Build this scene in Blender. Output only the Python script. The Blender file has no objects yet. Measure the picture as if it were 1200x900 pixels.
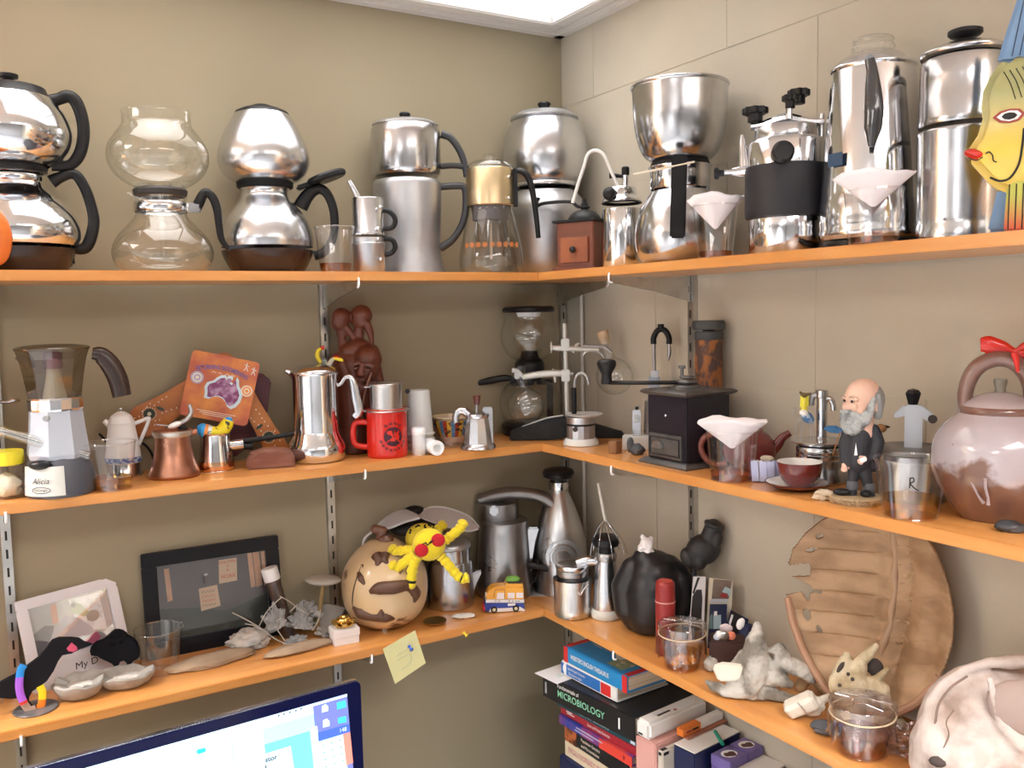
import bpy, bmesh, math, random
from mathutils import Vector as V, Matrix, noise
PI = math.pi
sc = bpy.context.scene
COL = sc.collection
random.seed(7)

# ---------------------------------------------------------------- camera
cd = bpy.data.cameras.new('camera'); cam = bpy.data.objects.new('camera', cd); COL.objects.link(cam)
cd.sensor_fit = 'HORIZONTAL'; cd.sensor_width = 36; cd.lens = 31.0293; cd.clip_start = .02
cam.matrix_world = Matrix((((0.857, 0.0604, -0.5118, -1.1871), (-0.5149, 0.06034, -0.8551, -1.7327), (-0.02077, 0.9963, 0.08281, 1.85), (0, 0, 0, 1))))
sc.camera = cam
# ---------------------------------------------------------------- world, exposure
w = bpy.data.worlds.new('world'); sc.world = w; w.use_nodes = True
w.node_tree.nodes['Background'].inputs[0].default_value = (.9, .92, 1, 1)
w.node_tree.nodes['Background'].inputs[1].default_value = .05
vs = sc.view_settings
vs.view_transform = 'Standard'; vs.look = 'None'; vs.gamma = 1; vs.use_curve_mapping = False
vs.exposure = 0.02
PANEL_LIGHT = 1.3
PANEL_WATTS, NEAR_SHARE, PANEL_SPREAD = 56, .05, 118
try: sc.cycles.transparent_max_bounces = 24
except Exception: pass

# ---------------------------------------------------------------- materials
MATS = {}
def mat(name, col, rough=.5, metal=0., var=None, bump=None, coat=0, emit=0, trans=0, spec=.5, rvar=None, sheen=0, zmix=None):
    """principled material; var = (noise scale, second colour, low, high, [stretch xyz]); bump = (scale, strength); rvar = (scale, rough2)"""
    m = bpy.data.materials.new(name); MATS[name] = m; m.use_nodes = True
    nt = m.node_tree; b = nt.nodes['Principled BSDF']; N = nt.nodes.new; K = nt.links.new
    c4 = lambda c: (c[0], c[1], c[2], 1)
    b.inputs['Base Color'].default_value = c4(col); b.inputs['Roughness'].default_value = rough
    b.inputs['Metallic'].default_value = metal; b.inputs['Coat Weight'].default_value = coat
    b.inputs['Specular IOR Level'].default_value = spec; b.inputs['Sheen Weight'].default_value = sheen
    if trans: b.inputs['Transmission Weight'].default_value = trans
    if emit: b.inputs['Emission Color'].default_value = c4(col); b.inputs['Emission Strength'].default_value = emit
    def noise_node(scale, stretch=None, detail=5):
        tc = N('ShaderNodeTexCoord'); n = N('ShaderNodeTexNoise'); n.inputs['Scale'].default_value = scale; n.inputs['Detail'].default_value = detail
        mp = N('ShaderNodeMapping'); mp.inputs['Scale'].default_value = stretch or (1, 1, 1)
        K(tc.outputs['Object'], mp.inputs[0]); K(mp.outputs[0], n.inputs[0]); return n
    if var:
        n = noise_node(var[0], var[4] if len(var) > 4 else None); r = N('ShaderNodeValToRGB')
        r.color_ramp.elements[0].position = var[2]; r.color_ramp.elements[1].position = var[3]
        r.color_ramp.elements[0].color = c4(col); r.color_ramp.elements[1].color = c4(var[1])
        K(n.outputs[0], r.inputs[0]); K(r.outputs[0], b.inputs['Base Color'])
    if zmix:   # second paint laid on by height: (z from, z to, colour, noise scale, wobble)
        n = noise_node(zmix[3]); tc = N('ShaderNodeTexCoord'); sx = N('ShaderNodeSeparateXYZ'); K(tc.outputs['Object'], sx.inputs[0])
        ma = N('ShaderNodeMath'); ma.operation = 'MULTIPLY_ADD'; ma.inputs[1].default_value = zmix[4]; K(n.outputs[0], ma.inputs[0]); K(sx.outputs['Z'], ma.inputs[2])
        mr = N('ShaderNodeMapRange'); mr.inputs[1].default_value = zmix[0] + zmix[4] * .5; mr.inputs[2].default_value = zmix[1] + zmix[4] * .5; K(ma.outputs[0], mr.inputs[0])
        mx = N('ShaderNodeMix'); mx.data_type = 'RGBA'; K(mr.outputs[0], mx.inputs[0]); mx.inputs[7].default_value = c4(zmix[2])
        if b.inputs['Base Color'].links: K(b.inputs['Base Color'].links[0].from_socket, mx.inputs[6])
        else: mx.inputs[6].default_value = c4(col)
        K(mx.outputs[2], b.inputs['Base Color'])
    if bump:
        n = noise_node(bump[0], bump[2] if len(bump) > 2 else None); q = N('ShaderNodeBump'); q.inputs['Strength'].default_value = bump[1]; q.inputs['Distance'].default_value = .002
        K(n.outputs[0], q.inputs['Height']); K(q.outputs[0], b.inputs['Normal'])
    if rvar:
        n = noise_node(rvar[0], rvar[2] if len(rvar) > 2 else None); mr = N('ShaderNodeMapRange'); mr.inputs[1].default_value = .35; mr.inputs[2].default_value = .65
        mr.inputs[3].default_value = rough; mr.inputs[4].default_value = rvar[1]; K(n.outputs[0], mr.inputs[0]); K(mr.outputs[0], b.inputs['Roughness'])
    return m
def glass(name, tint=(.985, .99, .985), edge=(.5, .52, .48), gloss=.8, rough=.012, base=.08):
    """thin-walled clear sheet: see-through face on, mirror-like and a little darker at grazing angles"""
    m = bpy.data.materials.new(name); MATS[name] = m; m.use_nodes = True; nt = m.node_tree; nt.nodes.clear(); N = nt.nodes.new; K = nt.links.new
    out = N('ShaderNodeOutputMaterial'); lw = N('ShaderNodeLayerWeight'); lw.inputs[0].default_value = .5
    p = N('ShaderNodeMath'); p.operation = 'POWER'; p.inputs[1].default_value = 4.0; K(lw.outputs['Facing'], p.inputs[0])
    mr = N('ShaderNodeMapRange'); mr.inputs[3].default_value = base; mr.inputs[4].default_value = gloss; K(p.outputs[0], mr.inputs[0])
    mc = N('ShaderNodeMix'); mc.data_type = 'RGBA'; mc.inputs[6].default_value = (*tint, 1); mc.inputs[7].default_value = (*edge, 1); K(p.outputs[0], mc.inputs[0])
    t = N('ShaderNodeBsdfTransparent'); K(mc.outputs[2], t.inputs[0])
    g = N('ShaderNodeBsdfGlossy'); g.inputs['Roughness'].default_value = rough; g.inputs[0].default_value = (1, 1, 1, 1)
    mx = N('ShaderNodeMixShader'); K(mr.outputs[0], mx.inputs[0]); K(t.outputs[0], mx.inputs[1]); K(g.outputs[0], mx.inputs[2]); K(mx.outputs[0], out.inputs[0])
    return m
def wood(name, c1, c2, scale=6, stretch=(1, 12, 12), rough=.35, coat=.3):
    m = mat(name, c1, rough, 0, (scale, c2, .3, .7, stretch), (scale * 3, .08, stretch), coat)
    return m

# ---------------------------------------------------------------- mesh helpers
def lathe(prof, n=40, loc=(0, 0, 0)):
    bm = bmesh.new(); rings = []
    for r, z in prof:
        if r < 1e-5: rings.append([bm.verts.new((0, 0, z))])
        else: rings.append([bm.verts.new((r * math.cos(2 * PI * (k + .5) / n), r * math.sin(2 * PI * (k + .5) / n), z)) for k in range(n)])
    for a, b in zip(rings, rings[1:]):
        for k in range(n):
            f = [a[k % len(a)], a[(k + 1) % n % len(a)], b[(k + 1) % n % len(b)], b[k % len(b)]]
            f = list(dict.fromkeys(f))
            if len(f) > 2: bm.faces.new(f)
    bmesh.ops.recalc_face_normals(bm, faces=bm.faces)
    return xf(bm, loc)
def solid(prof, n=40, loc=(0, 0, 0)):
    """closed lathe: caps both ends on the axis"""
    return lathe([(0, prof[0][1])] + list(prof) + [(0, prof[-1][1])], n, loc)
def sm(prof, k=4):
    """smooth a profile by a Catmull-Rom curve"""
    P = [V((r, z, 0)) for r, z in prof]; return [(max(q.x, 0), q.y) for q in cr(P, k)]
def cr(P, k=5):
    P = [V(p) for p in P]; out = []
    for i in range(len(P) - 1):
        a = P[i - 1] if i else P[0] * 2 - P[1]; b, c = P[i], P[i + 1]; d = P[i + 2] if i + 2 < len(P) else P[-1] * 2 - P[-2]
        for j in range(k):
            t = j / k; out.append(.5 * ((2 * b) + (c - a) * t + (2 * a - 5 * b + 4 * c - d) * t * t + (3 * b - a - 3 * c + d) * t ** 3))
    return out + [P[-1]]
def xf(bm, loc=(0, 0, 0), rot=(0, 0, 0), s=(1, 1, 1)):
    from mathutils import Euler
    if isinstance(s, (int, float)): s = (s, s, s)
    m = Matrix.Translation(loc) @ Euler(rot).to_matrix().to_4x4() @ Matrix.Diagonal((*s, 1))
    bmesh.ops.transform(bm, matrix=m, verts=bm.verts); return bm
def join(*bms):
    a = bms[0]; tmp = bpy.data.meshes.new('tmp')
    for b in bms[1:]:
        b.to_mesh(tmp); a.from_mesh(tmp); b.free()
    bpy.data.meshes.remove(tmp); return a
def cyl(r, h, loc=(0, 0, 0), n=28, bev=.0008, r2=None):
    r2 = r if r2 is None else r2; b = min(bev, h * .4, r * .4, max(r2, .0001) * .4)
    return solid([(r - b, 0), (r, b), (r2, h - b), (r2 - b, h)], n, loc)
def rbox(sx, sy, sz, loc=(0, 0, 0), bev=.001, rot=(0, 0, 0), seg=2):
    """box standing on z = 0 of loc"""
    bm = bmesh.new(); bmesh.ops.create_cube(bm, size=1)
    bmesh.ops.transform(bm, matrix=Matrix.Diagonal((sx, sy, sz, 1)), verts=bm.verts)
    if bev: bmesh.ops.bevel(bm, geom=bm.edges[:], offset=min(bev, sx * .45, sy * .45, sz * .45), segments=seg, affect='EDGES', clamp_overlap=True)
    bmesh.ops.translate(bm, vec=(0, 0, sz / 2), verts=bm.verts)
    return xf(bm, loc, rot)
def ball(r, loc=(0, 0, 0), s=(1, 1, 1), n=24):
    bm = bmesh.new(); bmesh.ops.create_uvsphere(bm, u_segments=n, v_segments=max(8, n * 2 // 3), radius=r); return xf(bm, loc, (0, 0, 0), s)
def tube(pts, r, n=10, k=5, flat=1., up=(0, 1, 0), smooth=True):
    """swept round or flattened bar; r = number or one radius per point; flat scales the width along up"""
    P = [V(p) for p in pts]; rr = [r] * len(P) if isinstance(r, (int, float)) else list(r)
    if smooth and len(P) > 2:
        Q = cr(P, k); rr = [rr[min(i // k, len(P) - 1)] + (rr[min(i // k + 1, len(P) - 1)] - rr[min(i // k, len(P) - 1)]) * (i % k) / k for i in range(len(Q))]; P = Q
    bm = bmesh.new(); rings = []; up = V(up)
    for i, p in enumerate(P):
        t = (P[min(i + 1, len(P) - 1)] - P[max(i - 1, 0)]).normalized()
        u = up - t * up.dot(t)
        if u.length < .05: u = t.orthogonal()
        u.normalize(); s = t.cross(u)
        rings.append([bm.verts.new(p + (s * math.cos(2 * PI * j / n) + u * flat * math.sin(2 * PI * j / n)) * rr[i]) for j in range(n)])
    for a, b in zip(rings, rings[1:]):
        for j in range(n): bm.faces.new((a[j], a[(j + 1) % n], b[(j + 1) % n], b[j]))
    bm.faces.new(rings[0][::-1]); bm.faces.new(rings[-1])
    bmesh.ops.recalc_face_normals(bm, faces=bm.faces); return bm
def prism(pts, t, loc=(0, 0, 0), rot=(0, 0, 0), bev=0, seg=2):
    """outline in local x,z extruded by t along y (centred)"""
    bm = bmesh.new(); f = bm.faces.new([bm.verts.new((x, -t / 2, z)) for x, z in pts])
    e = bmesh.ops.extrude_face_region(bm, geom=[f]); bmesh.ops.translate(bm, vec=(0, t, 0), verts=[q for q in e['geom'] if isinstance(q, bmesh.types.BMVert)])
    bmesh.ops.recalc_face_normals(bm, faces=bm.faces)
    if bev: bmesh.ops.bevel(bm, geom=[q for q in bm.edges if len(q.link_faces) == 2 and q.calc_face_angle(0) > .6], offset=bev, segments=seg, affect='EDGES', clamp_overlap=True)
    return xf(bm, loc, rot)
def blob(rx, ry, rz, seed=0, amp=.15, freq=2., sub=3, cut=None, loc=(0, 0, 0), rot=(0, 0, 0), ridge=False):
    """stone-like lump; cut flattens the underside at that share of rz"""
    bm = bmesh.new(); bmesh.ops.create_icosphere(bm, subdivisions=sub, radius=1); o = V((seed * 3.7, seed * 1.3, seed * 7.1))
    for q in bm.verts:
        d = noise.fractal(q.co * freq + o, 1.0, 2.0, 4)
        if ridge: d = abs(d) * 2 - .5
        q.co *= 1 + amp * d; q.co.x *= rx; q.co.y *= ry; q.co.z *= rz
        if cut is not None and q.co.z < -rz * cut: q.co.z = -rz * cut
    return xf(bm, loc, rot)
def cap(p, q, r1, r2=None, n=12):
    """tapered capsule between two points (for merged bodies)"""
    p, q = V(p), V(q); r2 = r1 if r2 is None else r2; d = q - p; L = d.length; prof = []
    for i in range(6): a = -PI / 2 + PI / 2 * i / 5; prof.append((r1 * math.cos(a), r1 * math.sin(a)))
    for i in range(6): a = PI / 2 * i / 5; prof.append((r2 * math.cos(a), L + r2 * math.sin(a)))
    prof[0] = (0, prof[0][1]); prof[-1] = (0, prof[-1][1])
    bm = lathe(prof, n); m = Matrix.Translation(p) @ (d.to_track_quat('Z', 'Y').to_matrix().to_4x4() if L > 1e-6 else Matrix())
    bmesh.ops.transform(bm, matrix=m, verts=bm.verts); return bm
def chain(pts, rr, n=12): return join(*[cap(pts[i], pts[i + 1], rr[i], rr[i + 1], n) for i in range(len(pts) - 1)])

# ---------------------------------------------------------------- object helpers
def mk(name, bm, m, parent=None, smooth=True, label=None, loc=None, rz=None, rot=None):
    me = bpy.data.meshes.new(name); bm.to_mesh(me); bm.free()
    me.materials.append(m)
    if smooth:
        me.polygons.foreach_set('use_smooth', [True] * len(me.polygons))
        try: me.set_sharp_from_angle(angle=math.radians(40))
        except Exception: pass
    o = bpy.data.objects.new(name, me); COL.objects.link(o)
    if parent: o.parent = parent
    if label: o['label'] = label
    if loc: o.location = loc
    if rz is not None: o.rotation_euler = (0, 0, rz)
    if rot: o.rotation_euler = rot
    return o
def tag(o, label, cat, group=None):
    o['label'] = label; o['category'] = cat
    if group: o['group'] = group
    return o
def thing(name, label, cat, loc, rz=0, group=None, rot=None):
    o = bpy.data.objects.new(name, None); COL.objects.link(o); o.empty_display_size = .02
    o.location = loc; o.rotation_euler = rot or (0, 0, rz)
    return tag(o, label, cat, group)
def soft(name, bms, m, parent=None, vox=.002, it=6, label=None, loc=None, rz=None, disp=None, floor=None):
    """many overlapping lumps fused into one continuous skin"""
    b_ = join(*bms)
    if floor is not None:   # flat underside where it stands
        for q in b_.verts: q.co.z = max(q.co.z, floor)
    o = mk(name, b_, m, parent, True, label, loc, rz)
    r = o.modifiers.new('fuse', 'REMESH'); r.mode = 'VOXEL'; r.voxel_size = vox; r.use_smooth_shade = True
    s = o.modifiers.new('smooth', 'SMOOTH'); s.factor = .5; s.iterations = it
    if disp:
        t = bpy.data.textures.new(name, 'CLOUDS'); t.noise_scale = disp[0]; t.noise_depth = 3
        d = o.modifiers.new('relief', 'DISPLACE'); d.texture = t; d.strength = disp[1]; d.mid_level = .5; d.texture_coords = 'LOCAL'
    return o
def struct(name, bm, m, parent=None, smooth=False, loc=None, rz=None):
    o = mk(name, bm, m, parent, smooth, loc=loc, rz=rz)
    if not parent: o['kind'] = 'structure'
    return o
def text(s, size, m, parent, loc=(0, 0, 0), rot=(PI / 2, 0, 0), wrap=None, arc=None, name='lettering', shear=0, xs=1, align='CENTER', bold=0):
    """flat lettering; wrap bends it round an upright cylinder of that radius (text faces -y), arc bends its baseline in its own plane"""
    cu = bpy.data.curves.new(name, 'FONT'); cu.body = s; cu.size = size; cu.align_x = align; cu.align_y = 'CENTER'; cu.shear = shear; cu.offset = bold; cu.resolution_u = 3
    t = bpy.data.objects.new(name, cu); me = bpy.data.meshes.new_from_object(t); bpy.data.objects.remove(t); bpy.data.curves.remove(cu)
    bm = bmesh.new(); bm.from_mesh(me); bpy.data.meshes.remove(me)
    for q in bm.verts:
        x, y = q.co.x * xs, q.co.y
        if arc: a = x / arc; x, y = (arc + y) * math.sin(a), (arc + y) * math.cos(a) - arc
        q.co = (x, y, 0)
    if wrap:
        for q in bm.verts: a = q.co.x / wrap; q.co = (wrap * math.sin(a), -wrap * math.cos(a), q.co.y)
        return mk(name, bm, m, parent, False, loc=loc, rot=rot if rot != (PI / 2, 0, 0) else (0, 0, 0))
    return mk(name, bm, m, parent, False, loc=loc, rot=rot)
def copy_thing(o, loc, rz=None, label=None):
    r = o.copy(); COL.objects.link(r); r.location = loc
    if rz is not None: r.rotation_euler[2] = rz
    if label: r['label'] = label
    for ch in list(o.children):
        c = ch.copy(); COL.objects.link(c); c.parent = r
        for g in list(ch.children):
            d = g.copy(); COL.objects.link(d); d.parent = c
    return r
def disc(rx, rz, t=.0006, n=28): return [(rx * math.cos(2 * PI * i / n), rz * math.sin(2 * PI * i / n)) for i in range(n)]

# ---------------------------------------------------------------- palette
M_chrome = mat('polished chrome', (.72, .735, .77), .07, 1, rvar=(30, .14))
M_worn = mat('worn chrome', (.62, .63, .655), .13, 1, (14, (.45, .455, .475), .4, .75), (60, .02), rvar=(22, .24))
M_alu = mat('dull aluminium', (.58, .595, .63), .34, 1, (10, (.45, .46, .49), .35, .75), (90, .05), rvar=(14, .46))
M_satin = mat('satin aluminium', (.68, .695, .73), .2, 1, (7, (.57, .585, .62), .4, .7), rvar=(9, .27))
M_steel = mat('dark steel', (.42, .42, .43), .35, 1, rvar=(20, .5))
M_zinc = mat('zinc plated steel', (.66, .66, .64), .34, 1, (25, (.5, .5, .48), .4, .7))
M_black = mat('black bakelite', (.010, .010, .012), .3, spec=.3, rvar=(20, .42))
M_matte = mat('matt black', (.010, .010, .012), .6, bump=(120, .1), spec=.25)
M_iron = mat('black cast iron', (.012, .012, .013), .5, 0, (30, (.03, .03, .03), .5, .8), (90, .25), spec=.3)
M_brown = mat('dark brown bakelite', (.035, .02, .016), .25)
M_glass = glass('clear glass')
M_plas = glass('clear plastic', (.975, .975, .975), (.72, .72, .72), .8, .035, .085)
M_smoke = glass('smoked plastic', (.62, .57, .49), (.2, .17, .13), .5, .04, .08)
M_tea = glass('amber tea', (.86, .66, .30), (.6, .36, .10), .35, .05, .06)
M_redtea = glass('reddish tea', (.80, .44, .22), (.55, .24, .10), .35, .05, .06)
M_wrap = glass('cling film', (.90, .88, .90), (.6, .6, .6), .8, .12, .12)
M_paper = mat('white filter paper', (.90, .86, .90), .9, bump=(60, .25))
M_white = mat('white enamel', (.90, .90, .92), .3)
M_print = mat('black ink', (.015, .015, .015), .7)
M_ink = mat('white ink', (.85, .85, .85), .6)
M_red = mat('red glaze', (.62, .02, .012), .22, coat=.4)
M_maroon = mat('maroon glaze', (.16, .022, .022), .25, coat=.3)
M_bone = mat('weathered bone', (.55, .50, .42), .75, 0, (22, (.30, .26, .21), .45, .8), (70, .5))
M_stone = mat('grey stone', (.42, .40, .37), .85, 0, (16, (.24, .22, .2), .4, .75), (70, .6))
M_shelf = wood('orange stained pine', (.70, .33, .10), (.58, .23, .055), 5, (1, 9, 9), .33, .35)
M_shelfy = wood('orange stained pine crosswise', (.70, .33, .10), (.58, .23, .055), 5, (9, 1, 9), .33, .35)
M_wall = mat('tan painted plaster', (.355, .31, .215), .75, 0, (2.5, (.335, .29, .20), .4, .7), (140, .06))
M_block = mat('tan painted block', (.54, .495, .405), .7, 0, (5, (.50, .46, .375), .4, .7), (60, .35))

# ================================================================ the room
RX, RY, RH = -3.3, -3.7, 2.4757
M_far = mat('grey plaster', (.36, .36, .37), .8)
struct('floor', rbox(3.5, 3.9, .1, (RX / 2, RY / 2, -.1), 0), mat('pale floor tile', (.30, .30, .31), .4, 0, (3, (.24, .24, .25), .4, .6)))
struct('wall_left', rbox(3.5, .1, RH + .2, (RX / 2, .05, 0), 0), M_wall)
struct('wall_back', rbox(3.5, .1, RH + .2, (RX / 2, RY - .05, 0), 0), M_far)
struct('wall_side', rbox(.1, 3.9, RH + .2, (RX - .05, RY / 2, 0), 0), M_far)
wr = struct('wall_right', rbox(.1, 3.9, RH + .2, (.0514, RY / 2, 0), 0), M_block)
# painted concrete blocks in running bond, joints recessed
blk = None; z0 = -0.1214; bi = 0
for row in range(14):
    zz = z0 + .203 * row
    if zz > RH or zz + .203 < 0: continue
    ys = -.125 if row % 2 == 0 else -.328
    edges = [0.0]; y = ys
    while y > RY: edges.append(y); y -= .406
    edges.append(RY)
    for a, b in zip(edges, edges[1:]):
        wdt = a - b - .0004
        if wdt < .03: continue
        lo, hi = max(zz + .0002, .0), min(zz + .2028, RH)
        if hi - lo < .02: continue
        if blk is None or abs(wdt - .4056) > .002 or hi - lo < .19:
            o = mk('block', rbox(.012, wdt, hi - lo, (0, 0, 0), .0009, seg=2), M_block, wr, True)
            if abs(wdt - .4056) <= .002 and hi - lo > .19: blk = o
        else:
            o = bpy.data.objects.new('block', blk.data); COL.objects.link(o); o.parent = wr
        o.location = (.0065 + random.uniform(-.0007, .0004), (a + b) / 2, lo)
# ceiling: suspended tiles and recessed light panels
M_tile = mat('white ceiling tile', (.70, .68, .66), .9, bump=(160, .5))
M_frame = mat('white painted metal frame', (.74, .72, .72), .45)
M_lamp = mat('glowing diffuser', (1.0, .97, .94), .5, emit=PANEL_LIGHT)
ce = struct('ceiling', rbox(3.5, 3.9, .1, (RX / 2, RY / 2, RH + .12), 0), M_tile)
M_lamp2 = mat('bright glowing diffuser', (1.0, .97, .93), .5, emit=PANEL_LIGHT * 6)
tm = None; PX, PY = .024, .024
panels = {(0, 0), (0, 3), (3, 0), (3, 3)}
MODX, MODY = .61, .61
for i in range(6):
    for j in range(7):
        x1 = -PX - MODX * i; y1 = -PY - MODY * j
        if (i, j) in panels or (i - 1, j) in panels: continue
        wx = min(MODX, x1 - RX) - .016; wy = min(MODY, y1 - RY) - .016
        if wx < .05 or wy < .05: continue
        t = mk('ceiling_tile', rbox(wx, wy, .015, (0, 0, 0), .002), M_tile, ce)
        t.location = (x1 - wx / 2 - .008, y1 - wy / 2 - .008, RH + .002)
grid = []
for i in range(7): grid.append(rbox(.024, 3.7, .006, (-PX - MODX * i, RY / 2, RH - .002), .001))
for j in range(8): grid.append(rbox(3.3, .024, .006, (RX / 2, -PY - MODY * j, RH - .0025), .001))
mk('grid_bar', join(*grid), M_frame, ce)
struct('trim_1', rbox(3.3, .022, .004, (RX / 2, -.011, RH - .004), .0005), M_frame)
struct('trim_2', rbox(.022, 3.7, .004, (-.011, RY / 2, RH - .004), .0005), M_frame)
def light_panel(i, j, label):
    x1 = -PX - MODX * i - .014; y1 = -PY - MODY * j - .014; sx, sy = MODX * 2 - .028, MODY - .028
    t = thing('ceiling_light', label, 'ceiling light', (x1 - sx / 2, y1 - sy / 2, RH - .002), 0, 'recessed ceiling light panels')
    fwid = .034
    fr = [rbox(sx, fwid, .03, (0, s * (sy - fwid) / 2, 0), .003) for s in (-1, 1)] + [rbox(fwid, sy - 2 * fwid, .03, (s * (sx - fwid) / 2, 0, 0), .003) for s in (-1, 1)]
    mk('frame', join(*fr), M_frame, t)
    ld = bpy.data.lights.new('tube_light', 'AREA'); ld.shape = 'RECTANGLE'; ld.size = sx - 2 * fwid; ld.size_y = sy - 2 * fwid
    ld.energy = PANEL_WATTS * {(0, 0): NEAR_SHARE * 1.15, (3, 0): 2.1, (3, 3): 2.3}.get((i, j), 1); ld.spread = math.radians(PANEL_SPREAD if (i, j) != (0, 0) else 100); ld.color = (1, .985, .965)
    lo = bpy.data.objects.new('tube_light', ld); COL.objects.link(lo); lo.parent = t; lo.location = (0, 0, .0195)
    mk('diffuser', rbox(sx - 2 * fwid, sy - 2 * fwid, .006, (0, 0, .022), .001), M_lamp if (i, j) == (0, 0) else M_lamp2, t)
    return t
for k, (i, j) in enumerate(sorted(panels)):
    light_panel(i, j, 'bright rectangular ceiling light panel above the shelf corner' if k == 0 else ('', 'rectangular ceiling light panel behind the viewer on the block wall side', 'rectangular ceiling light panel along the plaster wall, far from the corner', 'rectangular ceiling light panel deep in the room, farthest from the corner')[k])

# ================================================================ shelving
ZT, ZM, ZB, SD, ST = 1.9268, 1.5735, 1.2213, .203, .0166
ORD = {'top': 'topmost', 'mid': 'middle', 'low': 'lowest'}
for nm, z in (('top', ZT), ('mid', ZM), ('low', ZB)):
    left_end = -.205 if nm != 'low' else -.2045
    rx = 0.0 if nm == 'low' else 0.0
    # left board stops against the right board
    tag(mk('shelf_board', rbox(2.2, SD - .0135, ST, (-.2035 - 1.1, -SD / 2 - .00675, z - ST), .0012), M_shelf), ORD[nm] + ' orange pine shelf board on the plain plaster wall', 'shelf', 'shelf boards of the plaster wall')
    tag(mk('shelf_board', rbox(SD - .0135, 2.09, ST, (-SD / 2 - .00675, -1.045 - .0125, z - ST - (.001 if nm == 'low' else 0)), .0012), M_shelfy), ORD[nm] + ' orange pine shelf board on the block wall', 'shelf', 'shelf boards of the block wall')
def standard(name, loc, rz, label, w=.0155):
    t = thing(name, label, 'shelf standard', loc, rz, 'slotted wall standards')
    ch = join(rbox(w, .0015, 1.19, (0, -.0105, 0), .0003), rbox(.0015, .0105, 1.19, (-w / 2 + .00075, -.00525, 0), 0), rbox(.0015, .0105, 1.19, (w / 2 - .00075, -.00525, 0), 0))
    mk('channel', ch, M_zinc, t)
    sl = None
    for k in range(37):
        z = .02 + .032 * k
        if sl is None: sl = mk('slot', rbox(.0034, .0008, .016, (0, 0, 0), 0), M_print, t, False); o = sl
        else: o = bpy.data.objects.new('slot', sl.data); COL.objects.link(o); o.parent = t
        o.location = (0, -.0116, z)
    return t
S1 = standard('wall_standard', (-.5936, 0, .72), 0, 'slotted metal standard on the plaster wall behind the red mug')
S2 = standard('wall_standard', (-.0117, 0, .72), 0, 'slotted metal standard in the corner behind the glass siphon')
S3 = standard('wall_standard', (0, -.4441, .72), -PI / 2, 'slotted metal standard on the block wall behind the black grinder')
S4 = standard('wall_standard', (-1.172, 0, .72), 0, 'slotted metal standard on the plaster wall beside the white photo frame')
S5 = standard('wall_standard', (0, -1.33, .72), -PI / 2, 'slotted metal standard on the block wall past the ceramic teapot')
def bracket(loc, rz, label):
    t = thing('shelf_bracket', label, 'bracket', loc, rz, 'metal shelf brackets')
    # plate in the local y,z plane, running from the wall (y = -.012) to the shelf front
    o = [(-.0125, -.0005), (-.0125, -.048), (-.02, -.046), (-.10, -.028), (-.192, -.013), (-.2, -.009), (-.2, -.0005)]
    mk('plate', xf(prism(o, .003), (0, 0, 0), (0, 0, PI / 2), (1, 1, 1)), M_zinc, t, False)
    # lip that turns up over the front edge of the board
    mk('front_lip', tube([(0, -.2, -.011), (0, -.2065, -.008), (0, -.2068, .002), (0, -.2055, .0065)], .0019, 8, 4), M_white, t)
    mk('hook', rbox(.005, .006, .012, (0, -.0155, -.03), .0005), M_steel, t)
    return t
for lv, z in (('top', ZT), ('middle', ZM), ('lowest', ZB)):
    zz = z - ST - .0012
    bracket((-.5936, 0, zz), 0, lv + ' shelf bracket on the standard behind the red mug')
    bracket((0, -.4441, zz - .001), -PI / 2, lv + ' shelf bracket on the standard behind the black grinder')
    bracket((-1.172, 0, zz), 0, lv + ' shelf bracket beside the white photo frame')
    bracket((0, -1.33, zz - .001), -PI / 2, lv + ' shelf bracket at the far end of the block wall')
    bracket((-.0275, 0, zz - .001), 0, lv + ' shelf bracket in the corner beside the glass siphon')
tag(mk('conduit', cyl(.0042, 1.19, (-.008, -.079, .72), 14), mat('white painted rod', (.7, .69, .66), .35)), 'thin white upright rod running down the block wall beside the corner', 'rod')

# ================================================================ top shelf, plaster wall
# generic clear tumbler, optionally with drink in it
def cup(label, loc, rz, rt, rb, h, fill=.2, liquid=None, group='clear plastic tumblers', name='plastic_cup', tilt=0):
    t = thing(name, label, 'cup', loc, rz, group)
    R = lambda z: rb + (rt - rb) * z / h
    mk('cup_wall', lathe([(0, .0012), (rb * .9, .0012), (rb, 0), (rb + .0006, .002), (R(h * .55), h * .55), (R(h * .9), h * .9), (rt, h - .002)], 44), M_plas, t)
    rim = [(rt, h - .003), (rt + .0012, h - .0025), (rt + .0016, h - .001), (rt + .001, h), (rt - .0004, h), (rt, h - .003)]
    mk('rim', lathe(rim, 44), M_plas, t)
    mk('base_ring', lathe([(rb * .8, .0009), (rb * .88, .0026), (rb * .96, .0022), (rb * .98, .0008)], 36), M_plas, t)
    if liquid:
        f = h * fill
        mk('drink', lathe([(0, .002), (rb * .93, .002), (R(f) - .0014, f), (0, f + .0002)], 36), liquid, t)
    return t
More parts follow.
